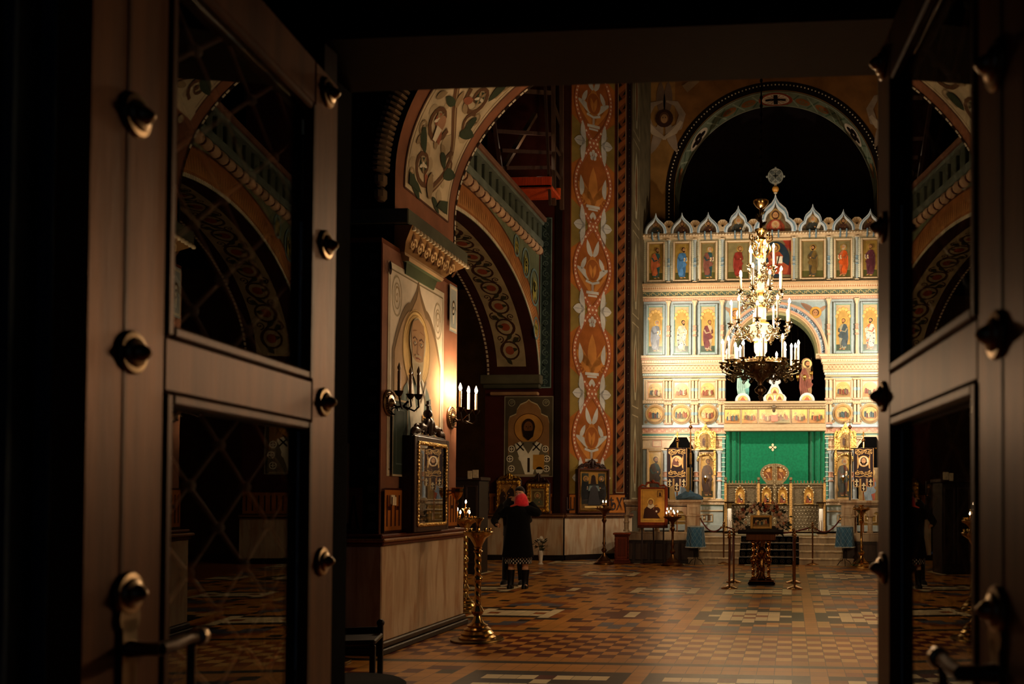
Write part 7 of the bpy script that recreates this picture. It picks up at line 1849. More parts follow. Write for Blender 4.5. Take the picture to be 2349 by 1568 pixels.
m = MB(); m.lathe([(.05, .085), (.09, .10), (.05, .16), (.03, .22), (.06, .30), (.04, .34), (.03, .45), (.07, .50), (.09, .56), (.07, .62), (.03, .66), (.03, .8), (.05, ztop)], GB, (0, 0, 0), 18); m.build('centre_baluster', M_brass, t)
m = MB(); x0, x1 = LXx(1713), LXx(1779); m.box(x0, x1, -.22, .22, ztop-.005, LZ(1221), c('#5e3418'), .012); m.build('apron', M_gloss, t)
za_ = LZ(1222); m = MB(); m.box(-.40, .40, -.26, .26, -.02, .02, c('#1c100a'), .008); tp = m.build('sloping_top', M_coat, t); tp.location = ((x0+x1)/2, 0, za_+.055); tp.rotation_euler = (.18, 0, 0)
# icon on it
iw = (LXx(1771)-LXx(1722)); ih = .25
ic = thing('table_icon', 'small icon in a deep gilt box frame lying on the lectern, ringed by flowers', 'icon', (LX+(LXx(1722)+LXx(1771))/2, LY-.12, za_+.07)); ic.rotation_euler = (-.35, 0, 0)
m = MB(); 
for (a, b, e, f) in ((-iw/2, -iw/2+.045, 0, ih), (iw/2-.045, iw/2, 0, ih), (-iw/2+.045, iw/2-.045, 0, .04), (-iw/2+.045, iw/2-.045, ih-.04, ih)): m.box(a, b, -.05, .0, e, f, c('#c8984c'), .008)
m.build('frame', M_icon, ic)
m = MB(); m.box(-iw/2+.04, iw/2-.04, -.02, -.0, .035, ih-.035, c('#2a1a10')); a = Art(m, lambda u, v, d=0: Vector((u, -.021-d, v)), .0015); scene_art(a, -iw/2+.05, .045, iw/2-.05, ih-.045, 8); m.build('painting', M_paint, ic)
# wreath of flowers : foliage as one stuff mass, blooms one by one
cxw = (LXx(1722)+LXx(1771))/2; rr_ = random.Random(9)
gar = thing('flower_garland', 'arched garland of cream and rust roses with dark leaves, round the icon on the lectern', 'flowers', (LX+cxw, LY+.02, za_+.07))
fo = MB(); 
def arch_pt(tt):    # tt 0..1 over the arch
    a = PI*(1.18-1.36*tt); return Vector((.385*cos(a), -.05+.05*abs(cos(a)), .13+.26*sin(a)))
for k in range(230):
    p = arch_pt(rr_.random())+Vector((rr_.gauss(0, .045), rr_.gauss(0, .05), rr_.gauss(0, .045)))
    d = Vector((rr_.uniform(-1, 1)+p.x*2.5, rr_.uniform(-1, .4), rr_.uniform(-1, 1))).normalized()*rr_.uniform(.06, .11); w = d.cross(Vector((.3, 1, .2))).normalized()*.018
    fo.add([p, p+d*.5+w, p+d, p+d*.5-w], [(0, 1, 2, 3)], c('#2b3320') if k % 3 else c('#3f3a2c'))
fo.build('foliage', M_leaf, gar, sm=0)['kind'] = 'stuff'
fcols = ['#ecd0b0', '#dcb492', '#f0dcc0', '#a04428', '#cc8860', '#7f4040']
meshes = [rose(.042 if i < 4 else .034, c(h)).mesh('rose', M_leaf, 60) for i, h in enumerate(fcols)]
for k in range(84):
    tt = (k+.5)/84; p = arch_pt(tt)+Vector((rr_.gauss(0, .045), -.075+rr_.gauss(0, .02), rr_.gauss(0, .045))); i = rr_.randrange(6) if .3 < tt < .7 else rr_.choice([0, 1, 2, 0, 2, 4])
    o = obj('rose', meshes[i], gar, p); o.rotation_euler = (PI/2+rr_.uniform(-.5, .3), rr_.uniform(-.4, .4), rr_.uniform(0, 6)); s_ = rr_.uniform(.85, 1.35); o.scale = (s_, s_, s_)
# ======================= STANCHIONS and ropes =======================
def stanchion():
    t = bpy.data.objects.new('rope_post', None); C.objects.link(t)
    m = MB(); m.lathe([(.14, 0), (.14, .012), (.125, .022), (.06, .045), (.025, .06)], c('#b89060'), n=28); m.build('base', M_brass, t)
    m = MB(); m.cyl((0, 0, .05), (0, 0, .86), .018, c('#9a6c40'), 14); m.build('pole', M_brass, t)
    m = MB(); m.lathe([(.018, .84), (.035, .85), (.035, .87), (.02, .88), (.03, .89), (.034, .905), (.03, .92), (.012, .93), (.01, .935)], c('#b88c58'), n=16); m.ball((0, 0, .955), .028, c('#b88c58'), 14, 9); m.build('finial', M_brass, t)
    return t
PST = []
proto = None
for k, ((px, py), lab) in enumerate(zip(((1673, 1349), (1683, 1335), (1823, 1350), (1820, 1336), (1660, 1293), (1864, 1295)),
      ('front left brass rope post beside the lectern', 'brass rope post just behind the front left post, near the lectern', 'front right brass rope post beside the lectern', 'brass rope post just behind the front right post, near the lectern', 'brass rope post standing at the left end of the altar steps', 'brass rope post standing at the right end of the altar steps'))):
    p = PZ(px, py)
    if proto is None: proto = stanchion(); o = proto; o.location = p
    else: o = copy_tree(proto, None, p)
    tag(o, lab, 'rope post', 'brass rope posts round the lectern'); PST.append(Vector(p))
def rope(a, b, sag, label, r=.017):
    a, b = Vector(a), Vector(b); n = 22; org = Vector((a.x, a.y, min(a.z, b.z)-sag))
    m = MB(); pts = [a+(b-a)*(k/n)-Vector((0, 0, sag*4*(k/n)*(1-k/n))) for k in range(n+1)]
    m.tube([p-org for p in pts], r, c('#5a1814'), 9)
    t = thing('barrier_rope', label, 'rope', org, group='dark red velvet ropes'); m.build('velvet_cord', M_velvet, t)
    m = MB(); d0 = (pts[1]-pts[0]).normalized(); d1 = (pts[-2]-pts[-1]).normalized()
    m.cyl(pts[0]-org, pts[0]+d0*.05-org, .021, BRASS, 10); m.cyl(pts[-1]-org, pts[-1]+d1*.05-org, .021, BRASS, 10); m.build('end_caps', M_brass, t)
up = Vector((0, 0, .86))
o1 = Vector((.045, .0, 0)); of = Vector((0, .045, 0))
rope(PST[0]+up+of, PST[1]+up-of, .42, 'dark red rope drooping between the two left posts by the lectern')
rope(PST[2]+up+of, PST[3]+up-of, .42, 'dark red rope drooping between the two right posts by the lectern')
rope(PST[4]+up+o1, PST[5]+up-o1, .16, 'long dark red rope slung across the steps behind the lectern')
# ======================= BALUSTRADES =======================
MW = c('#cdb898'); YBF = 20.64
def balustrade(mir, label):
    s_ = 1 if mir else -1
    xi = PY(1606 if not mir else 1930, 1160, YBF).x; xo = xi - 1.75 if not mir else xi+1.75
    xo = max(xo, -4.02) if not mir else min(xo, 3.06)
    za0 = .53; zt_ = PY(1600, 1146, YBF).z
    t = thing('balustrade', label, 'balustrade', ((xi+xo)/2, YBF, za0)); cx = (xi+xo)/2; a, b = sorted((xi-cx, xo-cx)); H = zt_-za0
    m = MB(); m.box(a, b, -.13, .13, 0, .17, MW, .012); m.box(a, b, -.11, .11, .17, .20, MW, .008); m.build('plinth', M_marble, t)
    m = MB(); m.box(a-.05, b+.05, -.17, .17, H-.07, H, MW, .02); m.box(a-.02, b+.02, -.14, .14, H-.10, H-.07, MW, .01); m.build('handrail', M_marble, t)
    e = b if not mir else a; pw = .30
    p0, p1 = (e-pw, e) if not mir else (e, e+pw)
    m = MB(); m.box(p0, p1, -.13, .13, .20, H-.10, MW, .01)
    for z0, z1 in ((.26, .56), (.62, H-.16)): rframe(m, p0+.05, p1-.05, z0, z1, .02, -.145, -.13, MW, .004)
    m.box(p0-.02, p1+.02, -.15, .15, .57, .61, MW, .008); m.build('end_pier', M_marble, t)
    x0, x1 = (a, e-pw) if not mir else (e+pw, b); n = max(2, int(round((x1-x0)/.36))); st = (x1-x0)/n; zs = H-.36
    for k in range(n+1):
        x = x0+k*st
        m = MB(); m.lathe([(.075, .20), (.075, .24), (.055, .25), (.058, .40), (.07, .41), (.07, .44), (.055, .45), (.052, zs-.04), (.075, zs-.02), (.08, zs)], MW, (x, 0, 0), 16); m.build('baluster', M_marble, t)
    m = MB(); m.box(x0, x1, -.07, .07, zs+.26-.06, H-.10, MW)
    for k in range(n):
        cxx = x0+(k+.5)*st; r = st/2-.07
        fr = lambda y: (lambda u, v, d=0: Vector((u, y-d, v)))
        inn = [(cxx+r*cos(PI*j/12), zs+r*sin(PI*j/12)) for j in range(13)]
        m.prism([(cxx+st/2, zs), (cxx+st/2, zs+.22), (cxx-st/2, zs+.22), (cxx-st/2, zs)] + inn[::-1], fr(0), .07, -.07, MW)
        m.band([(cxx+r*1.05*cos(PI*j/12), zs+r*1.05*sin(PI*j/12)) for j in range(13)], [(cxx+r*1.25*cos(PI*j/12), zs+r*1.25*sin(PI*j/12)) for j in range(13)], fr(0), .085, .06, MW)
    m.build('arcade', M_marble, t)
    return xi, zt_
xl, zl_ = balustrade(False, 'pale marble balustrade with small arches, left of the altar steps')
xr, zr_ = balustrade(True, 'pale marble balustrade with small arches, right of the altar steps')
rope((xl+.02, YBF-.16, PY(1606, 1187, YBF).z), PST[4]+up-o1, .20, 'dark red rope hung from the left balustrade to its rope post')
rope((xr-.02, YBF-.16, PY(1927, 1187, YBF).z), PST[5]+up+o1, .20, 'dark red rope hung from the right balustrade to its rope post')
# ======================= blue cloth covered stands =======================
def cloth_stand(px, label):
    y = 20.14; p0 = PY(px, 1206, y); t = thing('draped_stand', label, 'stand', (p0.x, y, 0), group=None); H = p0.z; hb = PY(px, 1254, y).z; R_ = .185
    def ringp(r, z, ph, amp, n=48): return [Vector(((r+amp*sin(6*2*PI*j/n+ph))*cos(2*PI*j/n), (r+amp*sin(6*2*PI*j/n+ph))*sin(2*PI*j/n), z)) for j in range(n)]
    m = MB(); m.loft([ringp(.01, H, 0, 0), ringp(R_-.02, H, 0, 0), ringp(R_, H-.012, 0, .0), ringp(R_+.005, H-.15, 0, .012), ringp(R_+.012, H-.3, 0, .022), ringp(R_+.018, hb, 0, .030)], c('#3f6c8c'), cap=False)
    for s2 in (-1, 1):     # quilted diamond lines of lighter braid
        for k in range(12):
            pts = []
            for i in range(25):
                f = i/24; a = 2*PI*k/12+s2*f*1.5; rr2 = R_+.004+.016*f+(.030*f)*sin(6*a); pts.append((rr2*cos(a), rr2*sin(a), H-.03+(hb-H+.03)*f))
            m.tube(pts, .0035, c('#86a8bc'), 4)
    m.build('brocade_cloth', M_cloth, t, sm=60)
    m = MB(); 
    for zz, r in ((hb, R_+.027), (H-.012, R_+.003)):
        n = 60
        for j in range(n): a = 2*PI*j/n; rr2 = r-.006+(.030*sin(6*a) if zz == hb else 0); m.ball((rr2*cos(a), rr2*sin(a), zz), .013, c('#c8ccc4'), 6, 4)
    m.build('fringe', M_cloth, t)
    for k in range(3):
        a = 2*PI*k/3+.5; m = MB(); pts = [(r*cos(a), r*sin(a), z) for r, z in ((.05, H-.02), (.06, hb), (.03, .22), (.05, .13), (.12, .10), (.17, .03), (.20, .006))]; m.tube(pts, .008, c('#2a1f18'), 7); m.build('iron_leg', M_bronze, t)
cloth_stand(1596, 'small stand draped in quilted blue cloth, left of the steps'); cloth_stand(1938, 'small stand draped in quilted blue cloth, right of the steps')
# ======================= easel icon =======================
YE_ = 20.12; p0, p1 = PY(1463, 1205, YE_), PY(1532, 1117, YE_); w_ = p1.x-p0.x; h_ = p1.z-p0.z
t = thing('easel_icon', 'gold ground icon of a seated elder in a red wooden frame, on a dark easel', 'icon', ((p0.x+p1.x)/2, YE_, 0)); z0 = p0.z
RW = c('#7a3216')
m = MB(); m.box(-w_/2, w_/2, 0, .05, z0, z0+h_, c('#4a2010'), .008)
for (a, b, e, f) in ((-w_/2, -w_/2+.07, z0, z0+h_), (w_/2-.07, w_/2, z0, z0+h_), (-w_/2+.07, w_/2-.07, z0, z0+.08), (-w_/2+.07, w_/2-.07, z0+h_-.04, z0+h_)): m.box(a, b, -.035, .0, e, f, RW, .01)
m.build('frame', M_gloss, t)
m = MB(); 
for s_ in (-1, 1):
    m.tube([(s_*w_*.46, 0, z0+h_), (s_*w_*.36, 0, z0+h_+.05), (s_*w_*.25, 0, z0+h_+.03), (s_*w_*.18, 0, z0+h_+.10), (s_*w_*.05, 0, z0+h_+.11), (0, 0, z0+h_+.15)], [.02, .028, .022, .03, .025, .02], RW, 7)
m.ball((0, 0, z0+h_+.13), .045, RW, 10, 7); m.build('crest', M_gloss, t)
m = MB(); a = Art(m, lambda u, v, d=0: Vector((u, -.012-d, v)), .002); x0, x1, y0, y1 = -w_/2+.07, w_/2-.07, z0+.08, z0+h_-.04; W2 = x1-x0; H2 = y1-y0
a.nx(); a.rect(x0, y0, x1, y1, c('#c8943c')); a.nx(); a.border(x0+.03, y0+.03, x1-.03, y1-.03, .008, c('#8a5c22')); a.rect(x0, y0, x1, y0+H2*.10, c('#d8aa50'))
cx = x0+W2*.42; a.nx(); a.disc(cx, y0+H2*.62, .09, c('#e0b860'), 20); a.ring(cx, y0+H2*.62, .09, .008, c('#8a5c22'))
a.nx(); a.poly([(x0+W2*.1, y0+H2*.12), (x0+W2*.16, y0+H2*.4), (cx-.08, y0+H2*.48), (cx+.1, y0+H2*.5), (cx+.14, y0+H2*.3), (x0+W2*.72, y0+H2*.22), (x0+W2*.82, y0+H2*.12)], c('#3c1c12'))
a.nx(); a.disc(x0+W2*.68, y0+H2*.36, .075, c('#4a2414')); a.poly([(cx-.08, y0+H2*.46), (cx, y0+H2*.40), (cx+.09, y0+H2*.48), (cx+.05, y0+H2*.56), (cx-.05, y0+H2*.56)], c('#d8cbb0')); a.disc(cx, y0+H2*.6, .055, c('#7a4a28'), 14, .065)
a.nx(); a.disc(cx, y0+H2*.59, .035, SKIN, 12, .05); a.disc(x0+W2*.66, y0+H2*.33, .022, c('#e8e0d0')); a.nx()
for s_ in (-1, 1): a.disc(cx+s_*.013, y0+H2*.6, .005, BLACK, 6)
a.strip([(x0+W2*.52, y0+H2*.38), (x0+W2*.6, y0+H2*.5), (x0+W2*.7, y0+H2*.52)], .02, c('#8a5a34'))
a.rect(x1-.17, y1-.19, x1-.05, y1-.04, c('#5a3418')); a.nx(); a.rect(x1-.16, y1-.18, x1-.06, y1-.05, c('#b08438')); a.nx(); a.poly([(x1-.14, y1-.17), (x1-.07, y1-.17), (x1-.09, y1-.09), (x1-.12, y1-.08)], c('#3c1c12'))
m.build('painting', M_paint, t)
for x, y in ((-w_*.36, -.0), (w_*.36, -.0)): m = MB(); m.tube([(x, .03, z0), (x, -.02, .02)], .018, c('#2a150c'), 8); m.build('leg', M_wood, t)
m = MB(); m.tube([(0, .08, z0), (0, .27, .02)], .018, c('#2a150c'), 8); m.build('leg', M_wood, t)
m = MB(); m.box(-w_*.5, w_*.5, -.05, .08, z0-.05, z0, c('#4a2010'), .008); m.build('ledge', M_gloss, t)
# ======================= processional banners =======================
def banner(px, label, face, ptop=1000):
    y = 22.9; zf = .60; X = lambda p: PY(p, 1060, y).x; Z = lambda p: PY(px, p, y).z; x = X(px)
    t = thing('banner', label, 'banner', (x, y, zf), group=None); w_ = (X(px+23)-X(px-23))/2; D = c('#1e0d0d'); G_ = c('#b88a4c')
    zt_, zb_, = Z(1028)-zf, Z(1098)-zf; zx = Z(1118)-zf
    m = MB(); m.cyl((0, .05, 0), (0, .05, Z(1012)-zf), .018, c('#7a4a28'), 10); m.build('pole', M_gloss, t)
    m = MB(); zt2 = Z(1012)-zf; m.cyl((0, .05, zt2-.25), (0, .05, zt2), .024, GOLD, 10); m.ball((0, .05, zt2+.03), .05, c('#8a5a34'), 12, 8); m.box(-.012, .012, .04, .06, zt2+.07, zt2+.26, GOLD, .003); m.box(-.06, .06, .04, .06, zt2+.16, zt2+.18, GOLD, .003); m.box(-.03, .03, .04, .06, zt2+.21, zt2+.225, GOLD, .003)
    m.build('finial_cross', M_brass, t)
    m = MB(); m.cyl((-w_-.05, 0, zt_), (w_+.05, 0, zt_), .014, c('#4a2c1c'), 8)
    for s_ in (-1, 1): m.ball((s_*(w_+.06), 0, zt_), .022, GOLD, 8, 6); m.tube([(s_*w_, 0, zt_), (0, .05, zt2-.16)], .005, c('#5a5a64'), 5)
    m.build('crossbar', M_brass, t)
    m = MB(); fr = lambda u, v, d=0: Vector((u, .0-d, v)); tw = w_*2/3
    tails = []
    pts = [(-w_, zt_)]
    pts += [(-w_, zb_-.02)]
    def tail(xa, xb, zt3, zb3): return [(xa, zb3+.05)] + [((xa+xb)/2+(xb-xa)/2*cos(PI+PI*k/8), zb3+.05+.05*sin(PI+PI*k/8)) for k in range(9)] + [(xb, zb3+.05)]
    pts += tail(-w_, -w_+tw*.9, zb_, Z(1117)-zf) + [(-w_+tw*.9, zb_)] + [(-tw*.42, zb_)] + tail(-tw*.42, tw*.42, zb_, Z(1128)-zf) + [(tw*.42, zb_)] + [(w_-tw*.9, zb_)] + tail(w_-tw*.9, w_, zb_, Z(1117)-zf) + [(w_, zt_)]
    m.prism(pts, fr, .012, 0, D); cl = m.build('cloth', M_velvet, t, sm=0)
    m = MB(); a = Art(m, lambda u, v, d=0: Vector((u, -.013-d, v)), .0025); a.nx()
    a.strip([(p[0]*.97, p[1]+.008) for p in pts[1:]], .014, c('#a8783c')); cz_ = zt_-(zt_-zb_)*.42; H = zt_-zb_
    a.nx()
    for zz, s2 in ((zt_-H*.14, 1), (zb_+H*.18, -1)):
        for s_ in (-1, 1):
            a.spiral(s_*w_*.55, zz, w_*.26, .022, G_, 1.3, 0, s_*s2); a.spiral(s_*w_*.2, zz+.01, w_*.2, .02, G_, 1.3, PI, -s_*s2); a.leaf(s_*w_*.3, zz, w_*.5, PI/2-s_*1.1, .025, G_, .3*s_); a.leaf(s_*w_*.78, zz-.03, w_*.3, PI/2, .02, G_)
        a.strip([(-w_*.85, zz+s2*.07), (-w_*.4, zz+s2*.09), (0, zz+s2*.06), (w_*.4, zz+s2*.09), (w_*.85, zz+s2*.07)], .018, G_)
    for s_ in (-1, 1): a.leaf(s_*w_*.55, cz_-.18, .32, PI/2, .02, G_)
    a.strip([(-w_*.62, cz_-.2), (-w_*.62, cz_+.2)], .012, G_); a.strip([(w_*.62, cz_-.2), (w_*.62, cz_+.2)], .012, G_)
    a.nx(); a.disc(0, cz_, w_*.56, G_, 28); a.nx(); a.disc(0, cz_, w_*.48, c('#d8bd94') if face else c('#c8a070'), 28)
    if face: a.nx(); a.disc(0, cz_+.01, .085, c('#5a3a22'), 16, .10); a.poly([(-.1, cz_-.02), (-.04, cz_-.11), (.04, cz_-.11), (.1, cz_-.02)], c('#5a3a22')); a.nx(); a.disc(0, cz_+.005, .05, SKIN, 14, .075); a.nx(); a.poly([(-.03, cz_-.04), (0, cz_-.09), (.03, cz_-.04)], c('#4a2c18')); a.disc(-.018, cz_+.02, .008, BLACK, 6); a.disc(.018, cz_+.02, .008, BLACK, 6)
    else: a.nx(); a.poly([(-.13, cz_-.09), (-.1, cz_+.05), (-.03, cz_+.11), (.04, cz_+.06), (.05, cz_-.12)], c('#5a2c1c')); a.disc(.07, cz_-.0, .055, c('#b88a50')); a.nx(); a.disc(-.015, cz_+.04, .04, SKIN, 12, .05); a.disc(.055, cz_+.01, .03, SKIN); a.nx(); a.disc(-.02, cz_+.045, .006, BLACK, 6)
    for (xx, zz) in ((-w_+tw*.45, Z(1107)-zf), (0, Z(1116)-zf), (w_-tw*.45, Z(1107)-zf)):
        a.nx(); a.rect(xx-.009, zz-.10, xx+.009, zz+.10, c('#e0c490')); a.rect(xx-.03, zz+.06, xx+.03, zz+.073, c('#e0c490')); a.rect(xx-.05, zz+.025, xx+.05, zz+.042, c('#e0c490')); a.poly([(xx-.035, zz-.03), (xx-.035, zz-.045), (xx+.035, zz-.065), (xx+.035, zz-.05)], c('#e0c490'))
    m.build('embroidery', M_brass if 0 else M_paint, cl)
banner(1553, 'dark maroon gold embroidered banner with a mother and child medallion', 0)
banner(1981, 'dark maroon gold embroidered banner with a bearded face medallion', 1)
for px, lab in ((1584, 'thin processional staff with gilt upper half, right of the mother and child banner'), (1949.5, 'thin processional staff with gilt upper half, left of the bearded face banner')):
    y = 23.1; x = PY(px, 1060, y).x; Z = lambda p: PY(px, p, y).z-.6; t = thing('processional_staff', lab, 'staff', (x, y, .6))
    m = MB(); m.cyl((0, 0, 0), (0, 0, Z(1065)), .026, c('#120c0a'), 10); m.build('dark_shaft', M_wood, t)
    m = MB(); m.cyl((0, 0, Z(1065)), (0, 0, Z(1038)), .032, c('#c89858'), 10); m.cyl((0, 0, Z(1038)), (0, 0, Z(990)), .020, c('#9a6a44'), 10); m.ball((0, 0, Z(979)), .05, c('#8a5434'), 12, 8); m.cyl((0, 0, Z(990)), (0, 0, Z(983)), .012, GOLD, 8); m.box(-.01, .01, -.01, .01, Z(975), Z(960), GOLD); m.box(-.05, .05, -.01, .01, Z(968)-.01, Z(968)+.01, GOLD)
    m.build('gilt_shaft', M_brass, t)
# blue gathered cloth lying on the left handrail
p = PY(1600, 1146, YBF); t = thing('folded_cloth', 'crumpled blue cloth resting on the left marble handrail', 'cloth', (p.x-.12, YBF+.02, zl_))
m = MB(); rg = []; rr_ = random.Random(2)
for i in range(9):
    f = i/8; s_ = sin(PI*min(1, f*1.0+.02)); rg.append([Vector((-.38+.62*f+.02*cos(j*2.3), .11*s_*cos(2*PI*j/14)*(1+.2*sin(j*3+i)), max(0, (.05+.07*s_*(1+.3*sin(i*2.1)))*(1+sin(2*PI*j/14))*(.8+.25*sin(j*2.7+i*1.3))*.9))) for j in range(14)])
m.loft(rg, c('#4a6a84')); m.build('cloth_folds', M_cloth, t, sm=60)
# ======================= hanging oil lamps in the arch =======================
yh = YI-.5
for k, px in enumerate((1800, 1815, 1830, 1846, 1861)):
    zc_ = PY(px, 866 if k < 4 else 858, yh).z; x = PY(px, 866, yh).x; zt_ = IZ(815)+math.sqrt(max(.01, 1.02**2-(x-IX0)**2))
    t = thing('hanging_lamp', nth('small gilt oil lamp hanging in the dark central arch, %s from the left', k, 5), 'lamp', (x, yh, zc_), group='oil lamps hanging in the arch')
    m = MB(); m.lathe([(.002, -.10), (.012, -.08), (.02, -.06), (.012, -.04), (.04, -.01), (.05, .03), (.04, .06), (.055, .065), (.05, .075)], GOLD, n=14); m.build('bowl', M_brass, t)
    m = MB()
    for q in range(3): a = q*2*PI/3; m.cyl((.045*cos(a), .045*sin(a), .07), (0, 0, .45), .003, c('#8a7a5c'), 4)
    m.cyl((0, 0, .45), (0, .15, min(zt_, IZ(700))-zc_), .003, c('#8a7a5c'), 4); m.build('chain', M_brass, t)
for px, py, lab in ((1618, 1099, 'tiny gilt oil lamp before the left royal icon'), (1934, 1098, 'tiny gilt oil lamp before the right royal icon')):
    p = PY(px, py, YI-.35); t = thing('hanging_lamp', lab, 'lamp', p)
    m = MB(); m.lathe([(.002, -.12), (.015, -.09), (.01, -.05), (.045, -.01), (.055, .03), (.06, .05), (.04, .05)], GOLD, n=14); m.build('bowl', M_brass, t)
    m = MB(); m.tube([(0, 0, -.05), (0, .15, -.04), (0, .27, .02)], .008, GOLD, 6); m.build('bracket', M_brass, t)
    m = MB(); m.lathe([(.002, 0), (.014, .015), (.002, .045)], WHITE, (0, 0, .05), 8); m.build('flame', M_flame_tp, t)
# ======================= aisle clutter behind the near pillar =======================
t = thing('aisle_cabinet', 'tall dark cabinet with pale papers pinned on top, in the shadowy aisle', 'cabinet', (PY(1082, 1180, 17.4).x, 17.4, 0))
zc_ = PY(1082, 1085, 17.4).z
m = MB(); m.box(-.4, .25, -.25, .25, 0, zc_-.15, c('#20110a'), .01); m.box(-.44, .29, -.28, .28, zc_-.15, zc_-.08, c('#2a160c'), .01); m.build('body', M_wood, t)
for (a, b, e, f) in ((.04, .13, -.02, .14), (.14, .26, .0, .16)): m = MB(); m.box(a-.02, b-.02, -.30, -.288, zc_-.10+e, zc_-.10+f, c('#cdbb98'), .002); m.build('paper', M_cloth, t)
for (a, b, e, f) in ((-.36, -.08, .2, zc_-.25), (-.04, .21, .2, zc_-.25)): m = MB(); rframe(m, a, b, e, f, .04, -.27, -.25, c('#2c1a10'), .004); m.build('door', M_wood, t)
# ======================= dark furniture inside the porch =======================
zt_ = .60; p = PZ(772, 1572, zt_)
t = thing('round_table', 'dark round wooden table at the bottom corner by the left door leaf', 'table', (p.x-.02, p.y, 0))
m = MB(); m.lathe([(.30, zt_-.03), (.33, zt_-.025), (.335, zt_-.01), (.32, zt_), (.001, zt_)], c('#0c0604'), n=40); m.build('table_top', M_coat, t)
m = MB(); m.lathe([(.16, 0), (.16, .02), (.05, .06), (.035, .2), (.05, .35), (.035, .45), (.10, zt_-.03)], c('#1c0d08'), n=20); m.build('pedestal', M_gloss, t)
yk = 6.4; xk = PY(806, 1440, yk).x; zk = PY(806, 1440, yk).z
t = thing('wooden_chair', 'dark wooden chair with turned crest rail, between the left door leaf and the near pillar', 'chair', (xk, yk, 0), .3)
hk = zk
m = MB(); m.box(-.2, .2, -.2, .2, .42, .46, c('#1c0d08'), .01); m.build('seat', M_gloss, t)
for x in (-.18, .18):
    m = MB(); m.box(x-.02, x+.02, .16, .2, 0, hk, c('#1c0d08'), .006); m.ball((x, .18, hk+.01), .03, c('#1c0d08'), 10, 6); m.build('back_leg', M_gloss, t)
    m = MB(); m.box(x-.02, x+.02, -.2, -.16, 0, .42, c('#1c0d08'), .006); m.build('front_leg', M_gloss, t)
m = MB(); m.box(-.18, .18, .165, .195, hk-.10, hk-.02, c('#1c0d08'), .01)
for x in (-.09, 0, .09): m.box(x-.02, x+.02, .17, .19, .46, hk-.1, c('#1c0d08'), .004)
m.build('backrest', M_gloss, t)
# ======================= scaffolding on the gallery =======================
def timber(px0, py0, Ya, px1, py1, Yb, w_=.09, col=c('#4a3526')): return (PY(px0, py0, Ya), PY(px1, py1, Yb), w_, col)
t = thing('scaffold', 'rough timber scaffold standing on the dark gallery above the arcade', 'scaffold', (-7.6, 20.0, 7.64))
L0 = Vector((-7.6, 20.0, 7.64))
for (a, b, w_, col) in [timber(1271, 470, 20.65, 1269, 190, 20.65), timber(1289, 480, 20.77, 1288, 190, 20.77), timber(1262, 470, 20.03, 1250, 190, 20.03, .06, c('#3c2a20')), timber(1155, 385, 19.59, 1228, 262, 20.84, .1, c('#5a4432')), timber(1140, 205, 19.28, 1262, 213, 20.53), timber(1130, 300, 19.28, 1262, 308, 20.53, .08, c('#3c241a')), timber(1150, 345, 19.28, 1262, 350, 20.53, .08, c('#3c241a')), timber(1160, 385, 19.28, 1262, 384, 20.53, .08, c('#3c241a')), timber(1270, 330, 20.65, 1288, 362, 20.77, .06), timber(1270, 385, 20.65, 1288, 415, 20.77, .06), timber(1268, 230, 20.65, 1288, 290, 20.77, .07), timber(1120, 190, 18.97, 1150, 395, 19.28, .08, c('#3c241a'))]:
    m = MB(); d = b-a; m.lathe([(w_*.7, 0), (w_*.7, d.length)], col, a-L0, 4, d); m.build('timber', M_wood, t)
yb2 = 20.75; pB, pC = PY(1283, 432, yb2), PY(1282, 458, yb2)
m = MB(); m.box(pB.x-.95, pB.x+.04, 19.9, 20.75, pC.z-.0, pC.z+.07, c('#c8481c'), .01); m.box(pB.x-.95, pB.x+.04, 20.7, 20.75, pC.z+.07, pB.z, c('#d8561e'), .01); m.box(pB.x-.95, pB.x+.04, 19.9, 19.95, pC.z, pC.z+.26, c('#b83c18'), .01)  # orange red lamplight on the planks put into their colour
m.v = [tuple(Vector(v)-L0) for v in m.v]; m.build('red_lit_plank_tray', M_wood, t)
g = point('gallery_hidden_bulb', (pB.x-.5, 20.2, pB.z+.75), 5, (1, .72, .45), .05)  # unseen bulb added to light the scaffold planks

# ======================= stair carpet and rug =======================
cx0, cx1 = PY(1695, 1290, 20.35).x, PY(1833, 1290, 20.35).x
t = thing('stair_carpet', 'black patterned carpet runner held by thin brass rods, down the middle of the altar steps', 'carpet', ((cx0+cx1)/2, 20.35, 0)); hw_ = (cx1-cx0)/2
prof = []
for k in range(4): prof += [(.3*k-.012, .15*k+.004 if k else .004), (.3*k-.012, .15*(k+1)+.012), (.3*k+.27, .15*(k+1)+.012)]
prof += [(1.25, .612)]
m = MB(); m.loft([[Vector((x, y, z)) for y, z in prof] for x in (-hw_, hw_)], c('#191512'), closed=False); m.loft([[Vector((x, y, z-.006)) for y, z in prof] for x in (-hw_, hw_)], c('#191512'), closed=False)
for k in range(4):
    a = Art(m, lambda u, v, d=0: Vector((u, .3*k-.016-d, v)), .002); a.nx()
    for q in range(9): a.ring(-hw_+hw_*2*(q+.5)/9, .15*k+.08, .045, .012, c('#3c342a'), 10); a.disc(-hw_+hw_*2*(q+.5)/9, .15*k+.08, .018, c('#3c342a'), 6)
m.build('runner', M_cloth, t, sm=0)
for k in range(1, 4): m = MB(); m.cyl((-hw_-.05, .3*k-.03, .15*k+.022), (hw_+.05, .3*k-.03, .15*k+.022), .004, BRONZE, 8); m.build('stair_rod', M_bronze, t)
t = thing('altar_rug', 'worn gold and green patterned rug on the altar platform before the doors', 'rug', (XC, 22.5, .603))
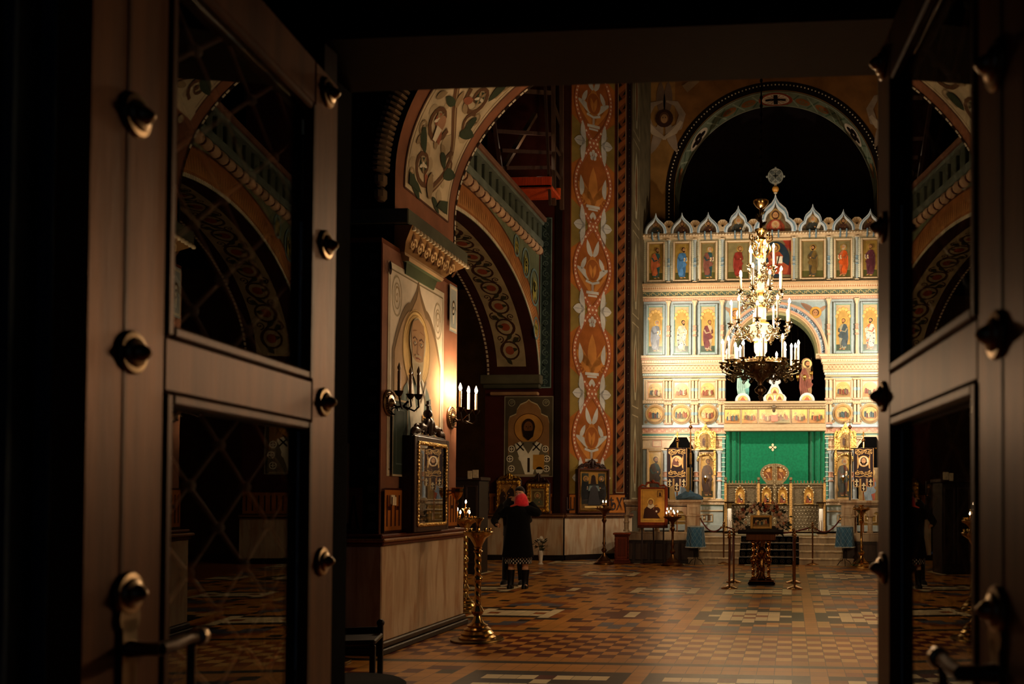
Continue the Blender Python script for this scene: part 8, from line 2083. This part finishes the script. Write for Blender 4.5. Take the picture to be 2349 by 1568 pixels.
m = MB(); m.box(-1.15, 1.15, -.75, .75, 0, .012, c('#7a6228')); a = Art(m, lambda u, v, d=0: Vector((u, v, .0125+d)), .001); a.nx(); a.border(-1.1, -.7, 1.1, .7, .1, c('#4c5a2c')); a.nx()
for q in range(9):
    for e in range(5): a.ring(-.9+q*.225, -.5+e*.25, .07, .025, c('#5a6430') if (q+e) % 2 else c('#9a7c38'), 8)
m.build('rug', M_cloth, t, sm=0)
# ======================= PEOPLE =======================
def skin_body(name, chains, material, parent, col, lvl=1):
    """chains: list of lists of (x,y,z,r); a chain may start at a named joint by giving an index tuple ('j',i)"""
    vs = []; es = []; rs = []
    for ch in chains:
        prev = None
        for p in ch:
            if isinstance(p, tuple) and len(p) == 2 and p[0] == 'j': prev = p[1]; continue
            vs.append(p[:3]); rs.append(p[3]); i = len(vs)-1
            if prev is not None: es.append((prev, i))
            prev = i
    me = bpy.data.meshes.new(name); me.from_pydata(vs, es, [])
    o = bpy.data.objects.new(name, me); C.objects.link(o)
    sk = o.modifiers.new('skin', 'SKIN'); 
    for i, r in enumerate(rs):
        r = r if isinstance(r, tuple) else (r, r); me.skin_vertices[0].data[i].radius = r
    me.skin_vertices[0].data[0].use_root = True
    ss = o.modifiers.new('sub', 'SUBSURF'); ss.levels = lvl+1; ss.render_levels = lvl+1
    bpy.context.view_layer.update(); dg = bpy.context.evaluated_depsgraph_get()
    nm = bpy.data.meshes.new_from_object(o.evaluated_get(dg), depsgraph=dg)
    bpy.data.objects.remove(o); bpy.data.meshes.remove(me)
    nm.name = name
    while nm.color_attributes: nm.color_attributes.remove(nm.color_attributes[0])
    a = nm.color_attributes.new('Col', 'FLOAT_COLOR', 'CORNER'); a.data.foreach_set('color', [*col, 1.0]*len(nm.loops))
    nm.materials.clear(); nm.materials.append(material); nm.polygons.foreach_set('use_smooth', [True]*len(nm.polygons))
    o = bpy.data.objects.new(name, nm); C.objects.link(o); o.parent = parent
    return o
def oval_rings(rows, n=32, fold=0.0, nf=7):
    """rows: (cx, cy, z, rx, ry)"""
    out = []
    for k, (cx, cy, z, rx, ry) in enumerate(rows):
        f = fold*k/max(1, len(rows)-1)
        out.append([Vector((cx+(rx+f*sin(nf*2*PI*j/n))*cos(2*PI*j/n), cy+(ry+f*sin(nf*2*PI*j/n))*sin(2*PI*j/n), z)) for j in range(n)])
    return out
SK = c('#c08a64')
def arm_chain(sh, el, wr, side=1): return [(*sh, .055), (*[(a+b)/2 for a, b in zip(sh, el)], .046), (*el, .040), (*[(a+b)/2 for a, b in zip(el, wr)], .036), (*wr, .026)]
def hand(wr, d, n_, parent, col=SK, side=1):
    """wrist position, pointing direction d, palm normal n_; five fingers"""
    d = Vector(d).normalized(); nn = Vector(n_); nn = (nn-d*nn.dot(d)).normalized(); s_ = d.cross(nn)*side; w0 = Vector(wr)
    ch = [[(*w0, .022), (*(w0+d*.03), (.030, .016)), (*(w0+d*.06), (.036, .014)), (*(w0+d*.085), (.036, .012))]]
    for k, (off, ln) in enumerate(((-.030, .062), (-.010, .074), (.010, .070), (.028, .055))):
        b = w0+d*.082+s_*off; c1 = b+d*ln*.5+nn*.006; c2 = b+d*ln*.95+nn*.022
        ch.append([('j', 3), (*b, .009), (*c1, .0085), (*c2, .0075)])
    b = w0+d*.03-s_*.030; ch.append([('j', 1), (*b, .011), (*(b-s_*.02+d*.028+nn*.008), .010), (*(b-s_*.022+d*.055+nn*.02), .008)])
    return ch
# --- woman in the black coat, seen from behind ---
pw = PZ(1188, 1349); SC = 1.0
wo = thing('person', 'person in a long black coat and bright red headscarf, seen from behind embracing another', 'person', (pw.x, pw.y, 0), 0.05)
body = [[(0, .0, .86, (.15, .11)), (0, 0, 1.02, (.125, .095)), (0, .01, 1.18, (.15, .10)), (0, .02, 1.30, (.13, .08)), (0, .03, 1.36, .055), (.01, .05, 1.42, .05), (.03, .07, 1.49, (.075, .085)), (.03, .07, 1.54, (.06, .07))],
        [('j', 0), (-.09, 0, .80, .09), (-.115, 0, .48, .058), (-.115, .01, .42, .055), (-.12, .0, .28, .056), (-.125, -.01, .10, .038), (-.13, -.01, .06, .04), (-.15, -.07, .035, .035)],
        [('j', 0), (.09, 0, .80, .09), (.115, 0, .48, .058), (.115, .01, .42, .055), (.12, .0, .28, .056), (.125, -.01, .10, .038), (.13, -.01, .06, .04), (.14, -.08, .035, .035)]]
LS, LE, LW = (-.17, .02, 1.30), (-.31, .10, 1.22), (-.10, .20, 1.44)
RS, RE, RW_ = (.17, .02, 1.30), (.29, .14, 1.26), (.14, .26, 1.42)
body += [[('j', 3)] + arm_chain(LS, LE, LW), [('j', 3)] + arm_chain(RS, RE, RW_)]
skin_body('body', body, M_skin, wo, SK)
for wr, d, nn, s_ in ((LW, (.75, -.15, .12), (.2, .8, -.5), 1), (RW_, (-.5, -.1, .3), (-.2, .8, -.4), -1)):
    h = skin_body('hand', hand(wr, d, nn, wo, side=s_), M_skin, wo, SK)
m = MB(); BK = c('#0d0b0b')
rows = [(0, -.02, .53, .265, .21), (0, -.015, .60, .255, .20), (0, -.005, .80, .228, .18), (0, 0, 1.0, .20, .155), (0, .0, 1.12, .192, .145), (0, .01, 1.24, .20, .135), (0, .02, 1.31, .19, .12), (0, .03, 1.36, .14, .095), (.0, .04, 1.395, .085, .075), (.01, .05, 1.43, .075, .07)]
m.loft(oval_rings(rows, 36, 0), BK)
co = m.build('coat', M_coat, wo, sm=60)
def sleeve(S_, E_, Wp, col, parent, name='sleeve', f=1.0):
    S_, E_, Wp = Vector(S_), Vector(E_), Vector(Wp); e2 = E_+(Wp-E_)*.93
    pts = [S_+Vector((-S_.x*.35, 0, .0)), S_, S_+(E_-S_)*.5, E_-(E_-S_)*.1, E_, E_+(Wp-E_)*.12, E_+(Wp-E_)*.5, e2]
    q = MB(); q.tube(pts, [.075*f, .088*f, .078*f, .072*f, .072*f, .072*f, .062*f, .055*f], col, 16); return q.build(name, M_coat, parent, sm=70)
sleeve(LS, LE, LW, BK, wo); sleeve(RS, RE, RW_, BK, wo)
m = MB(); m.tube([(-.20, -.03, .98), (-.24, -.01, .93)], .01, BK, 6)
# skirt : houndstooth check
m = MB(); n = 96; rg = []
for k in range(7):
    z = .60-.03*k; rg.append([Vector(((.232-.003*k+.008*sin(9*2*PI*j/n))*cos(2*PI*j/n), (.17+.008*sin(9*2*PI*j/n))*sin(2*PI*j/n), z)) for j in range(n)])
m.loft(rg, lambda i, j: c('#cfc4b4') if (i+j//2) % 2 and (j % 2) else c('#15110f'), cap=False); m.build('checked_skirt', M_cloth, wo)
for s_ in (-1, 1):
    m = MB(); x = s_*.122
    m.loft(oval_rings([(x, -.0, .0, .052, .075), (x, -.01, .03, .053, .085), (x, -.005, .07, .05, .07), (x, 0, .12, .053, .058), (x, 0, .22, .062, .063), (x, 0, .31, .070, .070), (x, 0, .315, .060, .060)], 20), c('#0c0a0a'))
    m.loft([[Vector((x+.052*cos(a), -.09+.06*sin(a)*-1 if 0 else -.03+(.12 if sin(a) > 0 else .10)*sin(a)*(1 if sin(a) < 0 else .9)+.05*0, z)) for a in [2*PI*j/18 for j in range(18)]] for z in (0, .035)] + [[Vector((x+.04*cos(a), -.03+.09*sin(a), .065)) for a in [2*PI*j/18 for j in range(18)]]], c('#0c0a0a'))
    m.build('boot', M_gloss, wo)
m = MB(); RD_ = c('#e0303c')
sc = [(.03, .07, 1.37, .05, .05), (.035, .05, 1.365, .115, .085), (.035, .045, 1.40, .118, .11), (.035, .05, 1.46, .112, .118), (.03, .06, 1.52, .10, .115), (.03, .07, 1.565, .07, .085), (.03, .08, 1.59, .02, .03)]
rg = []
for k, (cx, cy, z, rx, ry) in enumerate(sc): rg.append([Vector((cx+(rx+.007*sin(5*2*PI*j/30+k*.8))*cos(2*PI*j/30), cy+(ry+.007*sin(4*2*PI*j/30+k))*sin(2*PI*j/30), z)) for j in range(30)])
m.loft(rg, RD_); m.tube([(-.02, -.02, 1.40), (-.07, -.01, 1.375), (-.13, .0, 1.36), (-.165, .02, 1.345)], [.03, .03, .022, .006], c('#d0442c'), 8)
m.build('red_headscarf', M_cloth, wo, sm=70)
# --- taller person facing the camera, behind ---
pm = PY(1178, 1341, pw.y+.50); 
ma = thing('person', 'taller dark haired person in dark clothes and black sneakers, facing this way behind the headscarf', 'person', (pm.x, pw.y+.50, 0), 0)
Hx = (PY(1197, 1130, pw.y+.50).x-pm.x)
body = [[(0, .0, .92, (.15, .11)), (0, 0, 1.10, (.14, .10)), (-.01, .0, 1.28, (.17, .11)), (-.02, -.02, 1.40, (.15, .09)), (-.03, -.05, 1.48, .06), (-.05+0, -.09, 1.53, .055)],
        [('j', 0), (-.09, 0, .84, .09), (-.12, 0, .48, .06), (-.13, .01, .28, .052), (-.14, .01, .10, .038), (-.15, -.03, .05, .035)],
        [('j', 0), (.09, 0, .84, .09), (.12, 0, .48, .06), (.13, .01, .28, .052), (.14, .01, .10, .038), (.16, -.03, .05, .035)]]
aL = ((-.19, -.02, 1.36), (-.31, -.12, 1.12), (-.20, -.31, 1.05)); aR = ((.18, -.02, 1.36), (.29, -.10, 1.13), (.19, -.31, 1.06))
body += [[('j', 3)] + arm_chain(*aL), [('j', 3)] + arm_chain(*aR)]
skin_body('body', body, M_skin, ma, SK)
for wr, d, nn, s_ in ((aL[2], (.5, -.4, -.1), (0, -1, 0), 1), (aR[2], (-.6, -.3, -.2), (0, -1, 0), -1)): skin_body('hand', hand(wr, d, nn, ma, side=s_), M_skin, ma, SK)
hd = Vector((Hx, -.12, 1.575))
m = MB(); rings = []
for (dz, rx, ry, cy) in ((-.125, .02, .02, -.05), (-.115, .035, .04, -.04), (-.09, .055, .065, -.02), (-.05, .068, .082, -.008), (0, .074, .092, 0), (.04, .075, .094, .002), (.08, .066, .082, .006), (.11, .04, .05, .01), (.12, .01, .012, .012)):
    rings.append([hd+Vector((rx*cos(2*PI*j/24), cy+ry*sin(2*PI*j/24), dz)) for j in range(24)])
m.loft(rings, SK); m.tube([hd+Vector((0, -.088, .015)), hd+Vector((0, -.105, -.012)), hd+Vector((0, -.108, -.025)), hd+Vector((0, -.09, -.03))], [.008, .011, .013, .008], SK, 8)
for s_ in (-1, 1):
    m.ball(hd+Vector((s_*.030, -.078, .005)), .012, c('#e8ddd0'), 10, 7); m.ball(hd+Vector((s_*.030, -.088, .005)), .005, BLACK, 8, 5); m.tube([hd+Vector((s_*.048, -.078, .022)), hd+Vector((s_*.03, -.09, .028)), hd+Vector((s_*.012, -.09, .024))], .004, c('#20130c'), 5)
    m.ball(hd+Vector((s_*.078, .005, -.005)), .022, SK, 10, 7, (.4, .7, 1.2))
m.tube([hd+Vector((-.025, -.078, -.055)), hd+Vector((0, -.088, -.056)), hd+Vector((.025, -.078, -.055))], .006, c('#8a4a3c'), 6)
m.cyl((-.04, -.07, 1.47), hd+Vector((0, .01, -.06)), .052, SK, 14)
m.build('head', M_skin, ma, sm=70)
m = MB(); rings = []
for (dz, rx, ry, cy) in ((.02, .080, .070, .032), (.05, .083, .094, .014), (.075, .081, .098, .006), (.10, .070, .085, .006), (.125, .045, .058, .008), (.14, .012, .015, .01)):
    rings.append([hd+Vector((rx*(1+.03*sin(j*2.7))*cos(2*PI*j/26), cy+ry*(1+.03*sin(j*1.9))*sin(2*PI*j/26), dz)) for j in range(26)])
m.loft(rings, c('#17100c')); m.build('hair', M_cloth, ma, sm=70)
DJ = c('#1c1a1e')
m = MB(); m.loft(oval_rings([(0, 0, .86, .19, .13), (0, 0, 1.0, .185, .13), (0, 0, 1.2, .20, .13), (-.01, -.01, 1.36, .21, .12), (-.02, -.03, 1.43, .16, .10), (-.03, -.05, 1.49, .085, .08), (-.035, -.06, 1.51, .075, .075)], 32), DJ); m.build('jacket', M_cloth, ma, sm=70)
sleeve(*aL, c('#25211f'), ma, f=.85); sleeve(*aR, c('#25211f'), ma, f=.85)
m = MB(); m.loft(oval_rings([(0, 0, .90, .17, .12), (0, 0, .80, .175, .12), (0, 0, .74, .17, .115)], 28), c('#121114'))
for s_ in (-1, 1): m.tube([(s_*.08, 0, .86), (s_*.105, 0, .60), (s_*.125, .0, .42), (s_*.14, .01, .2), (s_*.145, .01, .09)], [.10, .088, .075, .065, .062], c('#121114'), 16)
m.build('trousers', M_cloth, ma, sm=70)
for s_ in (-1, 1):
    x = s_*.155; sn = thing_ = None
    m = MB()
    def foot(z, k, w_=.05): return [Vector((x+s_*.0+w_*k*cos(a)*(1 if sin(a) > -.2 else .92), -.05+.14*k*sin(a), z)) for a in [2*PI*j/22 for j in range(22)]]
    m.loft([foot(.022, 1), foot(.045, .98), foot(.07, .86)] + [[Vector((x+.042*cos(a), -.0+.065*sin(a), .10)) for a in [2*PI*j/22 for j in range(22)]]], c('#0e0d0e'))
    sh = m.build('sneaker', M_cloth, ma, sm=60)
    m = MB(); m.loft([foot(0, 1.03), foot(.024, 1.04)], c('#d8c8ac')); m.build('white_sole', M_wax, sh)
    m = MB(); m.tube([(x+s_*.04, -.13, .05), (x+s_*.046, -.06, .075), (x+s_*.05, .03, .045)], .005, c('#d8c8ac'), 6); m.build('side_stripe', M_wax, sh)
    m = MB()
    for q in range(4): m.tube([(x-.022, -.10+.022*q, .078+.006*q), (x+.022, -.10+.022*q, .078+.006*q)], .004, c('#d8c8ac'), 5)
    m.build('laces', M_cloth, sh)
